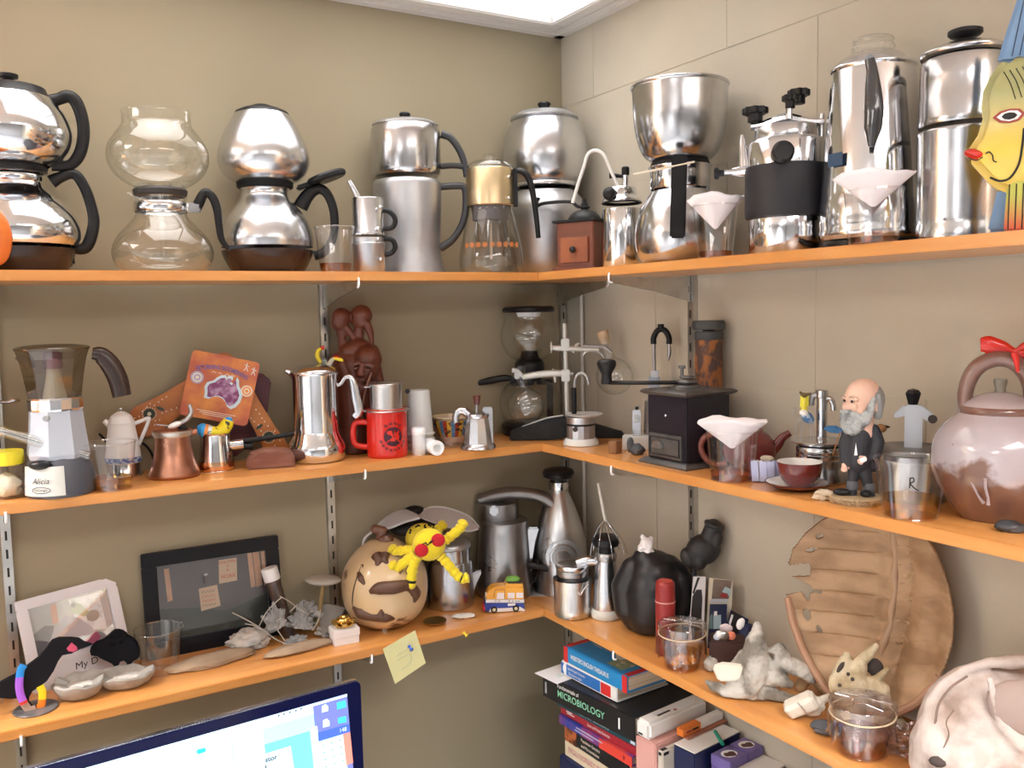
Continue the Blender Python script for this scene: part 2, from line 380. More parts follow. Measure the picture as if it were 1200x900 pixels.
def paper_filter(label, loc, rz, w, h, depth, open_=.25):
    """cone paper filter folded flat at its sides, lying open in a cup mouth"""
    bm = bmesh.new(); n = 26; rows = []
    for i in range(9):
        f = i / 8; ring = []
        for k in range(n):
            a = 2 * PI * k / n; x = math.cos(a) * w * (.06 + .94 * f) ; y = math.sin(a) * depth * f
            z = h * f - .10 * h * f * abs(math.cos(a)) ** 3 + .05 * h * f * math.sin(3 * a + 1) + .03 * h * f * math.sin(7 * a)
            ring.append(bm.verts.new((x, y, z)))
        rows.append(ring)
    for a, b in zip(rows, rows[1:]):
        for k in range(n): bm.faces.new((a[k], a[(k + 1) % n], b[(k + 1) % n], b[k]))
    bm.faces.new(rows[0][::-1])
    o = mk('paper_filter', bm, M_paper, loc=loc, rz=rz)
    s = o.modifiers.new('thickness', 'SOLIDIFY'); s.thickness = .0007
    return tag(o, label, 'coffee filter', 'paper filters in tumblers')

# chrome double-bowl vacuum maker at the frame edge
t = thing('vacuum_coffee_maker', 'chrome vacuum coffee maker of two stacked bowls with two black handles', 'coffee maker', (-1.1267, -0.096, 1.9268), -0.03684)
lo = [(0.06607, 0.0), (0.07564, 0.01365), (0.07971, 0.02592), (0.08378, 0.03818)]
mk('base', solid(lo, 44), M_brown, t)
mk('lower_bowl', lathe(sm([(0.08378, 0.04373), (0.09059, 0.05461), (0.09187, 0.0709), (0.0863, 0.08851), (0.07664, 0.1034), (0.06427, 0.1169), (0.05057, 0.1277), (0.04098, 0.1371), (0.03754, 0.1465)]), 56), M_chrome, t)
mk('neck_ring', lathe([(0.03823, 0.1438), (0.04027, 0.1465), (0.04025, 0.1546), (0.0382, 0.1586), (0.03955, 0.1613)], 44), M_chrome, t)
mk('gasket', lathe([(0.04093, 0.1586), (0.04774, 0.16), (0.04909, 0.1667), (0.04771, 0.172), (0.04089, 0.1734)], 44), M_black, t)
mk('upper_bowl', lathe(sm([(0.0518, 0.1707), (0.06269, 0.176), (0.07355, 0.1854), (0.08301, 0.2001), (0.08768, 0.2188), (0.08555, 0.2361), (0.07868, 0.2547), (0.06913, 0.268), (0.06096, 0.2773)]), 56), M_chrome, t)
mk('collar', lathe([(0.06232, 0.2746), (0.05824, 0.2799), (0.05415, 0.2879), (0.05279, 0.2918), (0.05008, 0.2931)], 44), M_black, t)
lid = mk('lid', lathe(sm([(0.05008, 0.2905), (0.0406, 0.2945), (0.02706, 0.2984), (0.01218, 0.3004), (0.0, 0.3011)]), 44), M_chrome, t)
mk('knob', solid([(0.006764, 0.2997), (0.006763, 0.3037), (0.009467, 0.3057), (0.01487, 0.3077), (0.01528, 0.3123), (0.01217, 0.3136)], 24), M_black, lid)
for nm, pts, rr in (('handle', [(0.05562, 0.0, 0.2758), (0.07069, 0.0, 0.2813), (0.08341, 0.0, 0.2866), (0.09435, 0.0, 0.2808), (0.102, 0.0, 0.2596), (0.1044, 0.0, 0.2336), (0.1004, 0.0, 0.2071), (0.09168, 0.0, 0.1872), (0.07844, 0.0, 0.1754), (0.0535, 0.0, 0.1739)], [.011, .0095, .0105, .0105, .0098, .0095, .0095, .0095, .0085, .009]),
                    ('handle', [(0.05202, 0.0, 0.1478), (0.06483, 0.0, 0.1554), (0.08018, 0.0, 0.1617), (0.09133, 0.0, 0.1582), (0.1028, 0.0, 0.1351), (0.1101, 0.0, 0.1047), (0.1114, 0.0, 0.08224), (0.1049, 0.0, 0.05676), (0.09506, 0.0, 0.04112), (0.07589, 0.0, 0.03943)], [.011, .009, .008, .0085, .0085, .0085, .009, .0095, .0095, .008])):
    mk(nm, tube(pts, rr, 12, 5, .8), M_black, t)
mk('socket', rbox(.022, .026, .034, (0.06801, 0.0, 0.01141), .004), M_black, t)

t = tag(mk('glazed_ball', xf(lathe(sm([(0.02533, 0.0), (0.04809, 0.01005), (0.05815, 0.02636), (0.06185, 0.05013), (0.05798, 0.07259), (0.04785, 0.08877), (0.02768, 0.09999), (0.0, 0.1037)]), 40), (0, 0, 0), (0, 0, 0), (1, .28, 1)), mat('orange red glaze', (.62, .10, .02), .3, 0, (14, (.75, .22, .03), .4, .6), coat=.3), loc=(-1.1998, -0.186, 1.9268)), 'orange-red glazed round pot at the very end of the top shelf', 'pot')
mk('stripe', join(*[tube([(.049 * 1.2663 * math.sin(q) * math.cos(e), .049 * 1.2663 * -.29 * math.cos(q) * math.cos(e), .058 + .058 * math.sin(e)) for e in [-.9, -.5, 0, .5, .9]], .0009, 6, 4) for q in (-.9, -.5, -.2, .1)]), M_print, t)

t = thing('glass_vacuum_pot', 'clear glass vacuum pot of two globes with a black swan handle', 'coffee maker', (-0.9112, -0.118, 1.9268), -0.1692)
mk('lower_globe', lathe(sm([(0, 0.001), (0.05273, 0.0), (0.06736, 0.005815), (0.07757, 0.01598), (0.0819, 0.0305), (0.07963, 0.04643), (0.07007, 0.06377), (0.05542, 0.07966), (0.04445, 0.09262), (0.04079, 0.1013), (0.04076, 0.1128), (0.04147, 0.1242), (0.04509, 0.1286)]), 56), M_glass, t)
mk('neck_band', lathe([(0.04226, 0.1026), (0.044, 0.1048), (0.04397, 0.1163), (0.04222, 0.1185)], 44), M_chrome, t)
mk('spout_lip', tube([(-0.03284, 0.0, 0.1205), (-0.04179, 0.0, 0.1274), (-0.0507, 0.0, 0.1343)], [.006, .004, .002], 10), M_glass, t)
mk('gasket', lathe([(0.03929, 0.1285), (0.04292, 0.1314), (0.04435, 0.1386), (0.04217, 0.1414), (0.03925, 0.1429)], 44), mat('dark rubber', (.035, .03, .028), .5), t)
mk('upper_globe', lathe(sm([(0.02037, 0.1328), (0.03925, 0.1429), (0.05667, 0.1529), (0.07115, 0.1657), (0.07979, 0.1815), (0.0819, 0.1971), (0.07893, 0.2128), (0.06946, 0.2284), (0.06074, 0.2398), (0.05565, 0.2483), (0.0549, 0.2582), (0.05487, 0.2681), (0.05631, 0.2695)]), 56), M_glass, t)
mk('stem', lathe([(0.004682, 0.02895), (0.004667, 0.0868), (0.004946, 0.1328), (0.01163, 0.1414), (0.02034, 0.1514)], 20), M_glass, t)
mk('bracket', rbox(.030, .016, .0155, (0.04791, 0.0, 0.1036), .002), M_chrome, t)
mk('handle', tube([(0.05507, 0.0, 0.1081), (0.0612, 0.0, 0.1199), (0.06888, 0.0, 0.1347), (0.07603, 0.0, 0.1378), (0.08541, 0.0, 0.1279), (0.09146, 0.0, 0.106), (0.09308, 0.0, 0.0795), (0.09633, 0.0, 0.05738), (0.107, 0.0, 0.04115)], [.0085, .009, .008, .0075, .0075, .007, .0062, .0055, .004], 12, 5, .9), M_black, t)

t = thing('aluminium_vacuum_pot', 'satin aluminium vacuum pot of two bulbous bowls on a brown base', 'coffee maker', (-0.7245, -0.092, 1.9268), -0.2748)
mk('base', solid(sm([(0.05998, 0.0), (0.06785, 0.009399), (0.07646, 0.02505), (0.08114, 0.03755), (0.08191, 0.04223)]), 48), M_brown, t)
mk('lower_bowl', lathe(sm([(0.08192, 0.04877), (0.08344, 0.06125), (0.08101, 0.07683), (0.07465, 0.09549), (0.06517, 0.111), (0.05414, 0.125), (0.04548, 0.1358), (0.04154, 0.1435), (0.04153, 0.1513), (0.04543, 0.1559)]), 56), M_satin, t)
mk('gasket', lathe([(0.04544, 0.1543), (0.05013, 0.1574), (0.05089, 0.1667), (0.04853, 0.1698)], 44), M_matte, t)
mk('upper_bowl', lathe(sm([(0.04855, 0.1652), (0.06262, 0.1713), (0.07354, 0.1821), (0.08052, 0.196), (0.08203, 0.2098), (0.07962, 0.2251), (0.07252, 0.245), (0.0631, 0.2649), (0.05371, 0.2802), (0.04746, 0.2893)]), 56), M_satin, t)
lid = mk('lid', solid([(0.04824, 0.2893), (0.04667, 0.2924), (0.03422, 0.2984), (0.02177, 0.3007)], 44), M_black, t)
mk('knob', solid([(0.02022, 0.2992), (0.01944, 0.303), (0.01399, 0.3057)], 30), M_black, lid)
mk('handle', tube([(0.06163, 0.0, 0.1225), (0.07319, 0.0, 0.1414), (0.08764, 0.0, 0.1541), (0.1017, 0.0, 0.1559), (0.1138, 0.0, 0.1435), (0.1222, 0.0, 0.1168), (0.1225, 0.0, 0.08355), (0.1153, 0.0, 0.05814), (0.1004, 0.0, 0.0391), (0.08297, 0.0, 0.03282)], [.014, .0125, .0105, .0095, .0085, .008, .008, .008, .0085, .009], 12, 5, .75), M_black, t)
mk('spare_cover', xf(join(cyl(.038, .013, (0, 0, 0), 36, .004), rbox(.03, .022, .009, (-.044, 0, 0), .003)), (0.1132, 0.0, 0.1718), (0, -.34, 0)), M_black, t, label='black disc cover resting tilted on the handle')

cup('clear plastic cup with amber tea beside the satin bulbous pot', (-0.6204, -0.163, 1.9268), -0.3464, 0.03616, 0.0283, 0.08287, .2, M_redtea)

t = thing('drip_brewer', 'small aluminium flip pot of two stacked cups with a slanting spout', 'coffee maker', (-0.5533, -0.16, 1.9268), -0.3831)
mk('lower_cup', solid([(0.02829, 0.0), (0.02941, 0.001596), (0.02935, 0.04618), (0.03079, 0.04936), (0.03078, 0.05413), (0.02933, 0.05571), (0.02932, 0.06444)], 36), M_alu, t)
mk('upper_cup', solid([(0.03044, 0.06933), (0.03044, 0.0725), (0.02915, 0.07409), (0.02906, 0.1357), (0.02794, 0.1381)], 36), M_satin, t)
mk('spout', tube([(-0.03221, 0.0, 0.1702), (-0.02337, 0.0, 0.1546), (-0.01466, 0.0, 0.1342)], [0.00418, 0.005145, 0.006752], 12, 4), M_satin, t)
for pts in ([(0.02581, 0.0, 0.1167), (0.04, 0.0, 0.1135), (0.04925, 0.0, 0.104), (0.0505, 0.0, 0.09284), (0.04382, 0.0, 0.08333), (0.02785, 0.0, 0.08184)], [(0.02564, 0.0, 0.06278), (0.03997, 0.0, 0.06267), (0.04775, 0.0, 0.05623), (0.04899, 0.0, 0.04505), (0.0407, 0.0, 0.03555), (0.02625, 0.0, 0.03251)]):
    mk('handle', tube(pts, .0048, 10, 4, 1.1), M_black, t)
for p in [(0.02401, -0.026, 0.1184), (0.01805, -0.026, 0.07947), (0.01743, -0.026, 0.06071), (0.02089, -0.026, 0.02303)]: mk('rivet', ball(.0036, p, n=12), M_chrome, t)

t = thing('drip_coffee_pot', 'tall dull aluminium two-tier drip pot with curved black handles', 'coffee maker', (-0.4337, -0.078, 1.9268), -0.4272)
mk('lower_pot', solid([(0.07282, 0.0), (0.07281, 0.004306), (0.06756, 0.01979), (0.06404, 0.03868), (0.06329, 0.05753), (0.06495, 0.07977), (0.06756, 0.131), (0.06879, 0.1768), (0.06774, 0.1836), (0.06532, 0.187)], 52), M_alu, t)
mk('upper_pot', solid([(0.0636, 0.1966), (0.06788, 0.2016), (0.06958, 0.2084), (0.06936, 0.2758), (0.06847, 0.2875), (0.06416, 0.2959)], 52), M_worn, t)
lid = mk('lid', lathe([(0.06588, 0.2943), (0.06587, 0.2976), (0.05815, 0.3026), (0.0342, 0.306), (0.0, 0.3077)], 52), M_alu, t)
mk('knob', solid([(0.007696, 0.306), (0.008549, 0.311), (0.01162, 0.3194), (0.01025, 0.3222)], 20), M_black, lid)
M_grip = mat('grey black grip', (.035, .037, .042), .42)
hp = mk('upper_handle', tube([(0.07151, 0.0, 0.2809), (0.08851, 0.0, 0.2742), (0.1035, 0.0, 0.2556), (0.115, 0.0, 0.2302), (0.121, 0.0, 0.1961)], [.0085, .0075, .007, .0068, .0065], 12, 5, 1.2), M_grip, t)
mk('strut', tube([(0.06975, 0.0, 0.2167), (0.0922, 0.0, 0.2183), (0.1146, 0.0, 0.2166)], .006, 10, 4, 1.2), M_grip, hp)
mk('lower_handle', tube([(0.06864, 0.0, 0.1759), (0.09112, 0.0, 0.1775), (0.1136, 0.0, 0.1757), (0.1183, 0.0, 0.1568), (0.1157, 0.0, 0.1226), (0.1063, 0.0, 0.09518), (0.08828, 0.0, 0.06957), (0.06353, 0.0, 0.05265)], [.0072, .007, .0072, .0072, .007, .007, .0075, .0085], 12, 5, 1.2), M_grip, t)

t = thing('glass_carafe', 'conical glass carafe with a gold metal collar and black handle', 'carafe', (-0.2804, -0.146, 1.9268), -0.5191)
mk('carafe_body', lathe(sm([(0, 0.001), (0.05261, 0.0), (0.06137, 0.005225), (0.06537, 0.01566), (0.06567, 0.03305), (0.0621, 0.05558), (0.05502, 0.09019), (0.04973, 0.1126), (0.04621, 0.1264), (0.04619, 0.1332)]), 56), M_glass, t)
mk('collar', lathe([(0.04672, 0.1352), (0.04881, 0.137), (0.04865, 0.2081), (0.04726, 0.2107)], 56), mat('brushed gold', (.72, .58, .36), .26, 1, rvar=(20, .36)), t)
mk('funnel', solid([(0.03142, 0.1068), (0.03666, 0.1085), (0.03836, 0.1309), (0.04183, 0.1395)], 36), mat('dark grey filter cup', (.09, .08, .085), .5), t)
mk('stem', cyl(.0028, 0.07963, (0, 0, 0.02887), 14), M_white, t)
mk('under_basket', lathe([(0.03142, 0.1068), (0.03328, 0.03582)], 30), M_smoke, t)
lid = mk('lid', lathe(sm([(0.04778, 0.2099), (0.04516, 0.2167), (0.03472, 0.2252), (0.01389, 0.2286)]), 44), M_glass, t)
mk('knob', lathe([(0.01042, 0.2269), (0.01128, 0.2303), (0.01215, 0.2389), (0.008675, 0.2406), (0.0, 0.2414)], 24), M_glass, lid)
mk('handle_clip', rbox(.008, .02, 0.0755, (0.05225, 0.0, 0.1351), .001), M_black, t)
for p in [(0.03793, -0.036, 0.1901), (0.03704, -0.036, 0.1481)]: mk('rivet', ball(.003, p, n=10), M_chrome, t)
mk('handle', tube([(0.05111, 0.0, 0.2073), (0.06673, 0.0, 0.2053), (0.07868, 0.0, 0.1931), (0.08687, 0.0, 0.1655), (0.09302, 0.0, 0.1206), (0.09734, 0.0, 0.07039)], [.006, .0065, .0068, .0062, .0056, .005], 12, 5, 1.4), M_black, t)
M_orange = mat('orange print', (.75, .24, .05), .5)
def wrap_pt(r, a, z): return (r * math.sin(a), -r * math.cos(a), z)
for k in range(9):
    zc = 0.05491; rc = 0.06473; a0 = -.85 + k * .22
    mk('printed_flower', join(*[tube([wrap_pt(rc, a0 + .0016 / rc * math.cos(q), zc + .0016 * math.sin(q)), wrap_pt(rc, a0 + .0058 / rc * math.cos(q), zc + .0058 * math.sin(q))], .0007, 5) for q in [PI * j / 4 for j in range(8)]]), M_orange, t, False)

t = thing('aluminium_percolator', 'big bulging aluminium percolator standing in the corner of the top shelf', 'coffee maker', (-0.1064, -0.088, 1.9268), -0.5813)
mk('lower_pot', solid([(0.05851, 0.0), (0.06227, 0.00375), (0.06692, 0.02995), (0.0734, 0.06728), (0.08081, 0.1008), (0.08635, 0.1286), (0.08627, 0.149), (0.07871, 0.1656), (0.06931, 0.1767), (0.06743, 0.1804)], 52), M_alu, t)
mk('ring', lathe([(0.06931, 0.1886), (0.07305, 0.1905), (0.07303, 0.196), (0.07115, 0.1988)], 52), M_satin, t)
mk('upper_pot', lathe(sm([(0.06929, 0.196), (0.08049, 0.2071), (0.08791, 0.2237), (0.09213, 0.2457), (0.09241, 0.2677), (0.0899, 0.2897), (0.08479, 0.3098), (0.07636, 0.3244), (0.07074, 0.3336)]), 56), M_satin, t)
lid = mk('lid', lathe([(0.07074, 0.3336), (0.07446, 0.3363), (0.07444, 0.3399), (0.06885, 0.3427), (0.05767, 0.35), (0.0372, 0.3545), (0.0, 0.3563)], 52), M_alu, t)
mk('knob', solid([(0.009299, 0.3554), (0.01023, 0.3591), (0.01487, 0.37), (0.01301, 0.3727)], 20), M_black, lid)

# ================================================================ top shelf, block wall
M_cherry = mat('reddish varnished wood', (.19, .045, .016), .42, 0, (8, (.12, .028, .011), .35, .7, (1, 1, 6)), coat=.1)
t = thing('wooden_coffee_grinder', 'reddish wooden box coffee grinder with drawer and cranked iron handle', 'coffee grinder', (-.128, -.262, ZT), -1.12)
# local +x runs along the shelf away from the corner, local -y faces the room
mk('base_board', rbox(.098, .098, .008, (0, 0, 0), .002), M_cherry, t)
bx = mk('box', rbox(.082, .082, .088, (0, 0, .008), .0015), M_cherry, t)
mk('top_plate', rbox(.098, .098, .005, (0, 0, .096), .0015), M_iron, t)
mk('dome', lathe(sm([(.034, .100), (.032, .108), (.024, .117), (.012, .122), (0, .123)]), 36), M_iron, t)
dr = mk('drawer', rbox(.062, .006, .05, (0, -.043, .016), .001), mat('lighter reddish wood', (.30, .085, .024), .42, 0, (8, (.21, .055, .018), .35, .7, (6, 1, 1))), t)
mk('knob', ball(.0065, (0, -.052, .041), n=16), M_black, dr)
cw = [(0, 0, .128), (-.014, -.004, .131), (-.030, -.008, .141), (-.085, -.014, .142), (-.104, -.016, .136)]
mk('hub', join(cyl(.007, .018, (0, 0, .118), 16), cyl(.011, .004, (0, 0, .126), 6, .0005), cyl(.0045, .008, (0, 0, .136), 12)), M_iron, t)
ck = mk('crank', tube(cw, .0034, 8, 4, .7), M_iron, t)
mk('crank_knob', xf(solid(sm([(.004, 0), (.0055, .004), (.0048, .010), (.0075, .014), (.0085, .0175), (.006, .019)]), 18), (-.104, -.016, .136)), M_black, ck)

t = thing('stovetop_espresso_maker', 'chrome stovetop espresso maker with a thin white swan-neck pipe', 'coffee maker', (-0.112, -0.3629, 1.9268), -0.6654)
mk('boiler', solid([(0.03812, 0.0), (0.03977, 0.00328), (0.03792, 0.1112), (0.03709, 0.1137)], 44), M_chrome, t)
mk('seam', lathe([(0.03791, 0.1242), (0.03923, 0.125), (0.03923, 0.1266), (0.03791, 0.1274)], 44), M_black, t)
mk('lid', solid([(0.03791, 0.1274), (0.03625, 0.1323), (0.02965, 0.1388), (0.02881, 0.1518), (0.02633, 0.155)], 40), M_chrome, t)
mk('post', cyl(.0062, .03, (0.007591, 0.0, 0.1515), 16), M_chrome, t)
mk('post_cap', cyl(.0075, .017, (0.007851, 0.0, 0.1774), 16, .002), M_matte, t)
mk('clamp_arm', tube([(0.004575, 0.0, 0.1759), (-0.01009, 0.0, 0.1781), (-0.02317, 0.0, 0.1786)], [.003, .004, .0055], 10, 4), M_matte, t)
mk('knob', ball(.0125, (-0.02316, -0.03, 0.1407), n=20), M_iron, t)
mk('knob_stem', tube([(-0.02316, -0.03, 0.1407), (-0.008796, -0.01, 0.1411)], .004, 8), M_steel, t)
mk('swan_pipe', tube([(-0.003794, -0.02, 0.1493), (-0.01484, -0.02, 0.1738), (-0.02428, -0.02, 0.1965), (-0.03375, -0.02, 0.2161), (-0.04823, -0.02, 0.2239), (-0.06292, -0.02, 0.2173), (-0.07138, -0.02, 0.1936), (-0.08158, -0.02, 0.1651), (-0.0936, -0.02, 0.1268)], .0034, 10, 5), mat('white coated pipe', (.75, .73, .7), .3, .3), t)
mk('spout_lip', tube([(0.0382, 0.0, 0.1131), (0.04638, 0.0, 0.1193), (0.05129, 0.0, 0.124)], [.005, .004, .003], 8), M_chrome, t)

t = thing('chrome_vacuum_pot', 'chrome vacuum pot with a big open bowl on a globe and black strap handle', 'coffee maker', (-0.105, -0.522, 1.9268), -0.7294)
mk('lower_globe', solid(sm([(0.06119, 0.0), (0.06729, 0.004552), (0.0749, 0.01516), (0.08017, 0.03333), (0.08085, 0.05448), (0.07771, 0.07559), (0.0723, 0.09512), (0.06311, 0.1116), (0.05624, 0.1221), (0.05242, 0.1281)]), 56), M_worn, t)
mk('neck_band', lathe([(0.05167, 0.132), (0.05318, 0.135), (0.05311, 0.1589), (0.05385, 0.1664), (0.05611, 0.1694), (0.05611, 0.1716)], 48), M_chrome, t)
mk('gasket', lathe([(0.05156, 0.1694), (0.05459, 0.1709), (0.05002, 0.1798), (0.04244, 0.1828)], 44), M_matte, t)
bw = mk('upper_bowl', lathe(sm([(0.03639, 0.1754), (0.05153, 0.1813), (0.06211, 0.1903), (0.07039, 0.2036), (0.07712, 0.2244), (0.08095, 0.2481), (0.08265, 0.2747), (0.08346, 0.2954), (0.08431, 0.3086)]), 60), M_worn, t)
bw.modifiers.new('wall', 'SOLIDIFY').thickness = .0012
mk('rim', lathe([(0.08431, 0.3071), (0.08611, 0.3093), (0.0861, 0.3115), (0.08429, 0.313), (0.08279, 0.3115), (0.0834, 0.3086)], 56), M_worn, t)
mk('strap_handle', xf(rbox(0.02601, .012, 0.138, (0, 0, 0), .003), (-0.004912, -0.092, 0.03947), (.04, .03, 0)), M_matte, t)
mk('handle_bracket', rbox(.016, .05, .012, (-0.001619, -0.066, 0.1408), .002), M_steel, t)
tag(mk('wooden_skewer', tube([(-0.2309, -0.5463, 2.074), (-0.1554, -0.6138, 2.09)], .0016, 8), mat('pale wood stick', (.75, .66, .52), .6)), 'pale thin stick lying across the strap handle of the chrome bowl pot', 'stick')

cup('clear plastic cup under a white filter beside the strap-handled pot', (-0.17, -0.6774, 1.9268), -0.767, 0.03561, 0.02671, 0.08487, .13, M_redtea)
paper_filter('white paper filter in the top-shelf cup beside the strap-handled pot', (-0.17, -0.6774, 1.9739), -0.767, 0.0452, 0.05253, .03)

t = thing('pressure_espresso_machine', 'chrome pressure espresso cylinder with wide black band and star knobs', 'espresso machine', (-0.112, -0.7701, 1.9268), -0.8406)
mk('lower_drum', solid([(0.05417, 0.0), (0.05549, 0.001964), (0.05597, 0.05353), (0.0553, 0.05613)], 48), M_chrome, t)
mk('band', lathe([(0.05532, 0.05619), (0.06058, 0.05684), (0.06188, 0.06139), (0.06163, 0.1288), (0.06096, 0.1339), (0.05505, 0.1352)], 52), mat('black grained sleeve', (.012, .012, .018), .5, bump=(200, .1)), t)
mk('upper_drum', solid([(0.05768, 0.1326), (0.05756, 0.1674), (0.05624, 0.1712), (0.05361, 0.1738)], 48), M_chrome, t)
lid = mk('lid', solid([(0.04643, 0.1725), (0.04707, 0.1751), (0.04703, 0.1905), (0.04441, 0.1943)], 44), M_worn, t)
mk('crossbar', tube([(-0.05256, 0.0, 0.1985), (-0.03604, 0.0, 0.1997), (-0.01714, 0.0, 0.2046), (-0.0008877, 0.0, 0.2072), (0.01652, 0.0, 0.2032), (0.03504, 0.0, 0.1991), (0.05461, 0.0, 0.1975)], [.006, .0065, .008, .0095, .008, .0065, .006], 10, 4, 1.3), M_chrome, lid)
def star_knob(p, r, h, parent):
    pts = [(r * (1 + .09 * math.cos(8 * q)) * math.cos(q), r * (1 + .09 * math.cos(8 * q)) * math.sin(q)) for q in [2 * PI * i / 48 for i in range(48)]]
    b = xf(prism(pts, h * .45, bev=.0012), (0, 0, h * .75), (PI / 2, 0, 0))
    return mk('star_knob', xf(join(b, cyl(r * .62, h * .6, (0, 0, 0), 20)), p), M_black, parent)
star_knob((-0.04621, 0.0, 0.2057), 0.0185, .022, t)
star_knob((0.005218, -0.012, 0.2195), 0.01189, .02, t)
star_knob((0.01776, 0.012, 0.2298), 0.01586, .022, t)
for p, h in (((-0.0436, 0.0, 0.1732), .032), ((0.0512, 0.0, 0.1661), .044)): mk('post', cyl(.0042, h, p, 14), M_chrome, t)
mk('post', cyl(.005, .022, (0.004073, -0.01, 0.2035), 14), M_chrome, t)
mk('valve_knob', xf(join(cyl(.0165, .02, (0, 0, 0), 28, .004), cyl(.009, .02, (0, 0, -.014), 18)), (-0.006649, -0.052, 0.1454), (PI / 2 - .1, 0, .15)), M_black, t)
sv = mk('side_valve', join(tube([(-0.05246, 0.0, 0.1322), (-0.06788, 0.0, 0.1319), (-0.08081, 0.0, 0.1321)], [.0095, .0085, .006], 14, 4), tube([(-0.07822, 0.0, 0.1319), (-0.09381, 0.0, 0.1323)], .004, 10)), M_chrome, t)
star_knob((0, 0, 0), .0088, .016, sv).matrix_local = Matrix.Translation((-0.09251, 0.0, 0.1315)) @ Matrix.Rotation(-PI / 2, 4, 'Y')
mk('steam_pipe', tube([(-0.06273, 0.0, 0.1381), (-0.06404, 0.0, 0.1591), (-0.06534, 0.0, 0.1787), (-0.06535, 0.0, 0.1878)], [.009, .0072, .0045, .0025], 14, 4), M_chrome, t)

t = thing('tall_percolator', 'tall tapering chrome percolator with a glass knob and long dark handle', 'coffee maker', (-0.085, -0.9023, 1.9268), -0.925)
mk('foot', solid([(0.06617, 0.0), (0.06862, 0.001214), (0.06981, 0.00728), (0.06857, 0.01092)], 52), M_black, t)
mk('body', solid([(0.06858, 0.01382), (0.07101, 0.01745), (0.07159, 0.02472), (0.07034, 0.02957), (0.07092, 0.03682), (0.07019, 0.06337), (0.0687, 0.06819), (0.06828, 0.08143), (0.065, 0.1353), (0.06051, 0.1948), (0.05696, 0.2361), (0.05607, 0.249)], 60), M_chrome, t)
lid = mk('lid', lathe(sm([(0.05607, 0.2479), (0.05763, 0.2514), (0.05665, 0.2549), (0.0506, 0.2608), (0.04095, 0.2678), (0.0301, 0.2737), (0.02407, 0.2754)]), 56), M_chrome, t)
mk('glass_knob', lathe(sm([(0.02167, 0.2725), (0.02768, 0.2772), (0.02888, 0.2819), (0.02526, 0.2866), (0.02766, 0.2912), (0.02404, 0.2947), (0.01202, 0.2971), (0.0, 0.2975)]), 36), M_glass, lid)
mk('handle', tube([(-0.004466, -0.085, 0.246), (-0.001118, -0.085, 0.2291), (0.0002129, -0.085, 0.2057), (0.001574, -0.085, 0.1801), (0.0008193, -0.085, 0.1557), (-0.0009949, -0.085, 0.1313)], [.0065, .0075, .0105, .0125, .0115, .004], 14, 5, .7), mat('glossy dark grey grip', (.045, .045, .05), .12, coat=.6), t)
mk('handle_mount', tube([(-0.003481, -0.045, 0.2525), (-0.004466, -0.085, 0.246)], .006, 10), M_chrome, t)
mk('blue_sticker', xf(prism([(-.013, -.009), (.013, -.009), (.013, .009), (-.013, .009)], .0006), (-0.04702, -0.052, 0.1231), (0, 0, -.75)), mat('dark blue sticker', (.03, .07, .14), .5), t)

cup('clear plastic cup under a white filter before the tall percolator', (-0.178, -0.9756, 1.9268), -0.9271, 0.03693, 0.03022, 0.07096, .13, M_redtea)
paper_filter('white paper filter in the cup before the tall percolator', (-0.178, -0.9756, 1.9759), -0.9271, 0.05148, 0.0439, .03)

t = thing('aluminium_drip_pot', 'tall dull aluminium two-tier pot with a flat black knob beside the painted fish', 'coffee maker', (-0.088, -1.0405, 1.9268), -1.0087)
mk('lower_tier', solid([(0.05658, 0.0), (0.05713, 0.002196), (0.05485, 0.01645), (0.05427, 0.02193), (0.05371, 0.02521), (0.05424, 0.02959), (0.05383, 0.1359), (0.05469, 0.1391), (0.05381, 0.1413)], 56), M_worn, t)
mk('upper_tier', solid([(0.05293, 0.1475), (0.0538, 0.1497), (0.05268, 0.1561), (0.05303, 0.1797), (0.05236, 0.1819), (0.05249, 0.2043), (0.05176, 0.2256), (0.05021, 0.2299), (0.04802, 0.2331)], 56), M_worn, t)
lid = mk('lid', lathe([(0.05183, 0.2352), (0.05291, 0.2373), (0.05236, 0.24), (0.04362, 0.2447), (0.02834, 0.25), (0.0, 0.2522)], 56), M_worn, t)
mk('knob', solid([(0.006539, 0.2511), (0.007626, 0.2564), (0.01743, 0.2596), (0.02069, 0.2628), (0.02068, 0.267), (0.01524, 0.2691)], 30), M_black, lid)
mk('rivet', ball(.002, (-0.01876, -0.05, 0.02634), n=10), M_steel, t)

# carved and painted fish, head towards the corner
M_fish = mat('painted fish skin', (.80, .56, .06), .38, 0, (9, (.72, .58, .22), .35, .75, (1, 1, 1.6)), coat=.15, zmix=(.085, .16, (.34, .33, .13), 12, .05))
t = thing('painted_fish', 'painted wooden fish with blue tail and red lips standing on its fins', 'ornament', (-0.168, -1.1518, 1.9268), -1.0527)
bd = [(-0.04725, 0.08846), (-0.04182, 0.08109), (-0.03371, 0.07058), (-0.02476, 0.05908), (-0.01594, 0.05057), (-0.005534, 0.04487), (0.01144, 0.04253), (0.0321, 0.04652), (0.0488, 0.06198), (0.05781, 0.0853), (0.0603, 0.1109), (0.05472, 0.1411), (0.04284, 0.1667), (0.02616, 0.1858), (0.009524, 0.1939), (-0.007242, 0.1965), (-0.01723, 0.1885), (-0.02552, 0.1765), (-0.03207, 0.1602), (-0.03345, 0.1431), (-0.03148, 0.1313), (-0.03631, 0.1126), (-0.0431, 0.1017), (-0.04654, 0.09717)]
mk('body', prism(bd, .03, bev=.008, seg=4), M_fish, t)
M_fblue = mat('pale blue paint', (.20, .33, .52), .5, 0, (12, (.13, .24, .42), .4, .7))
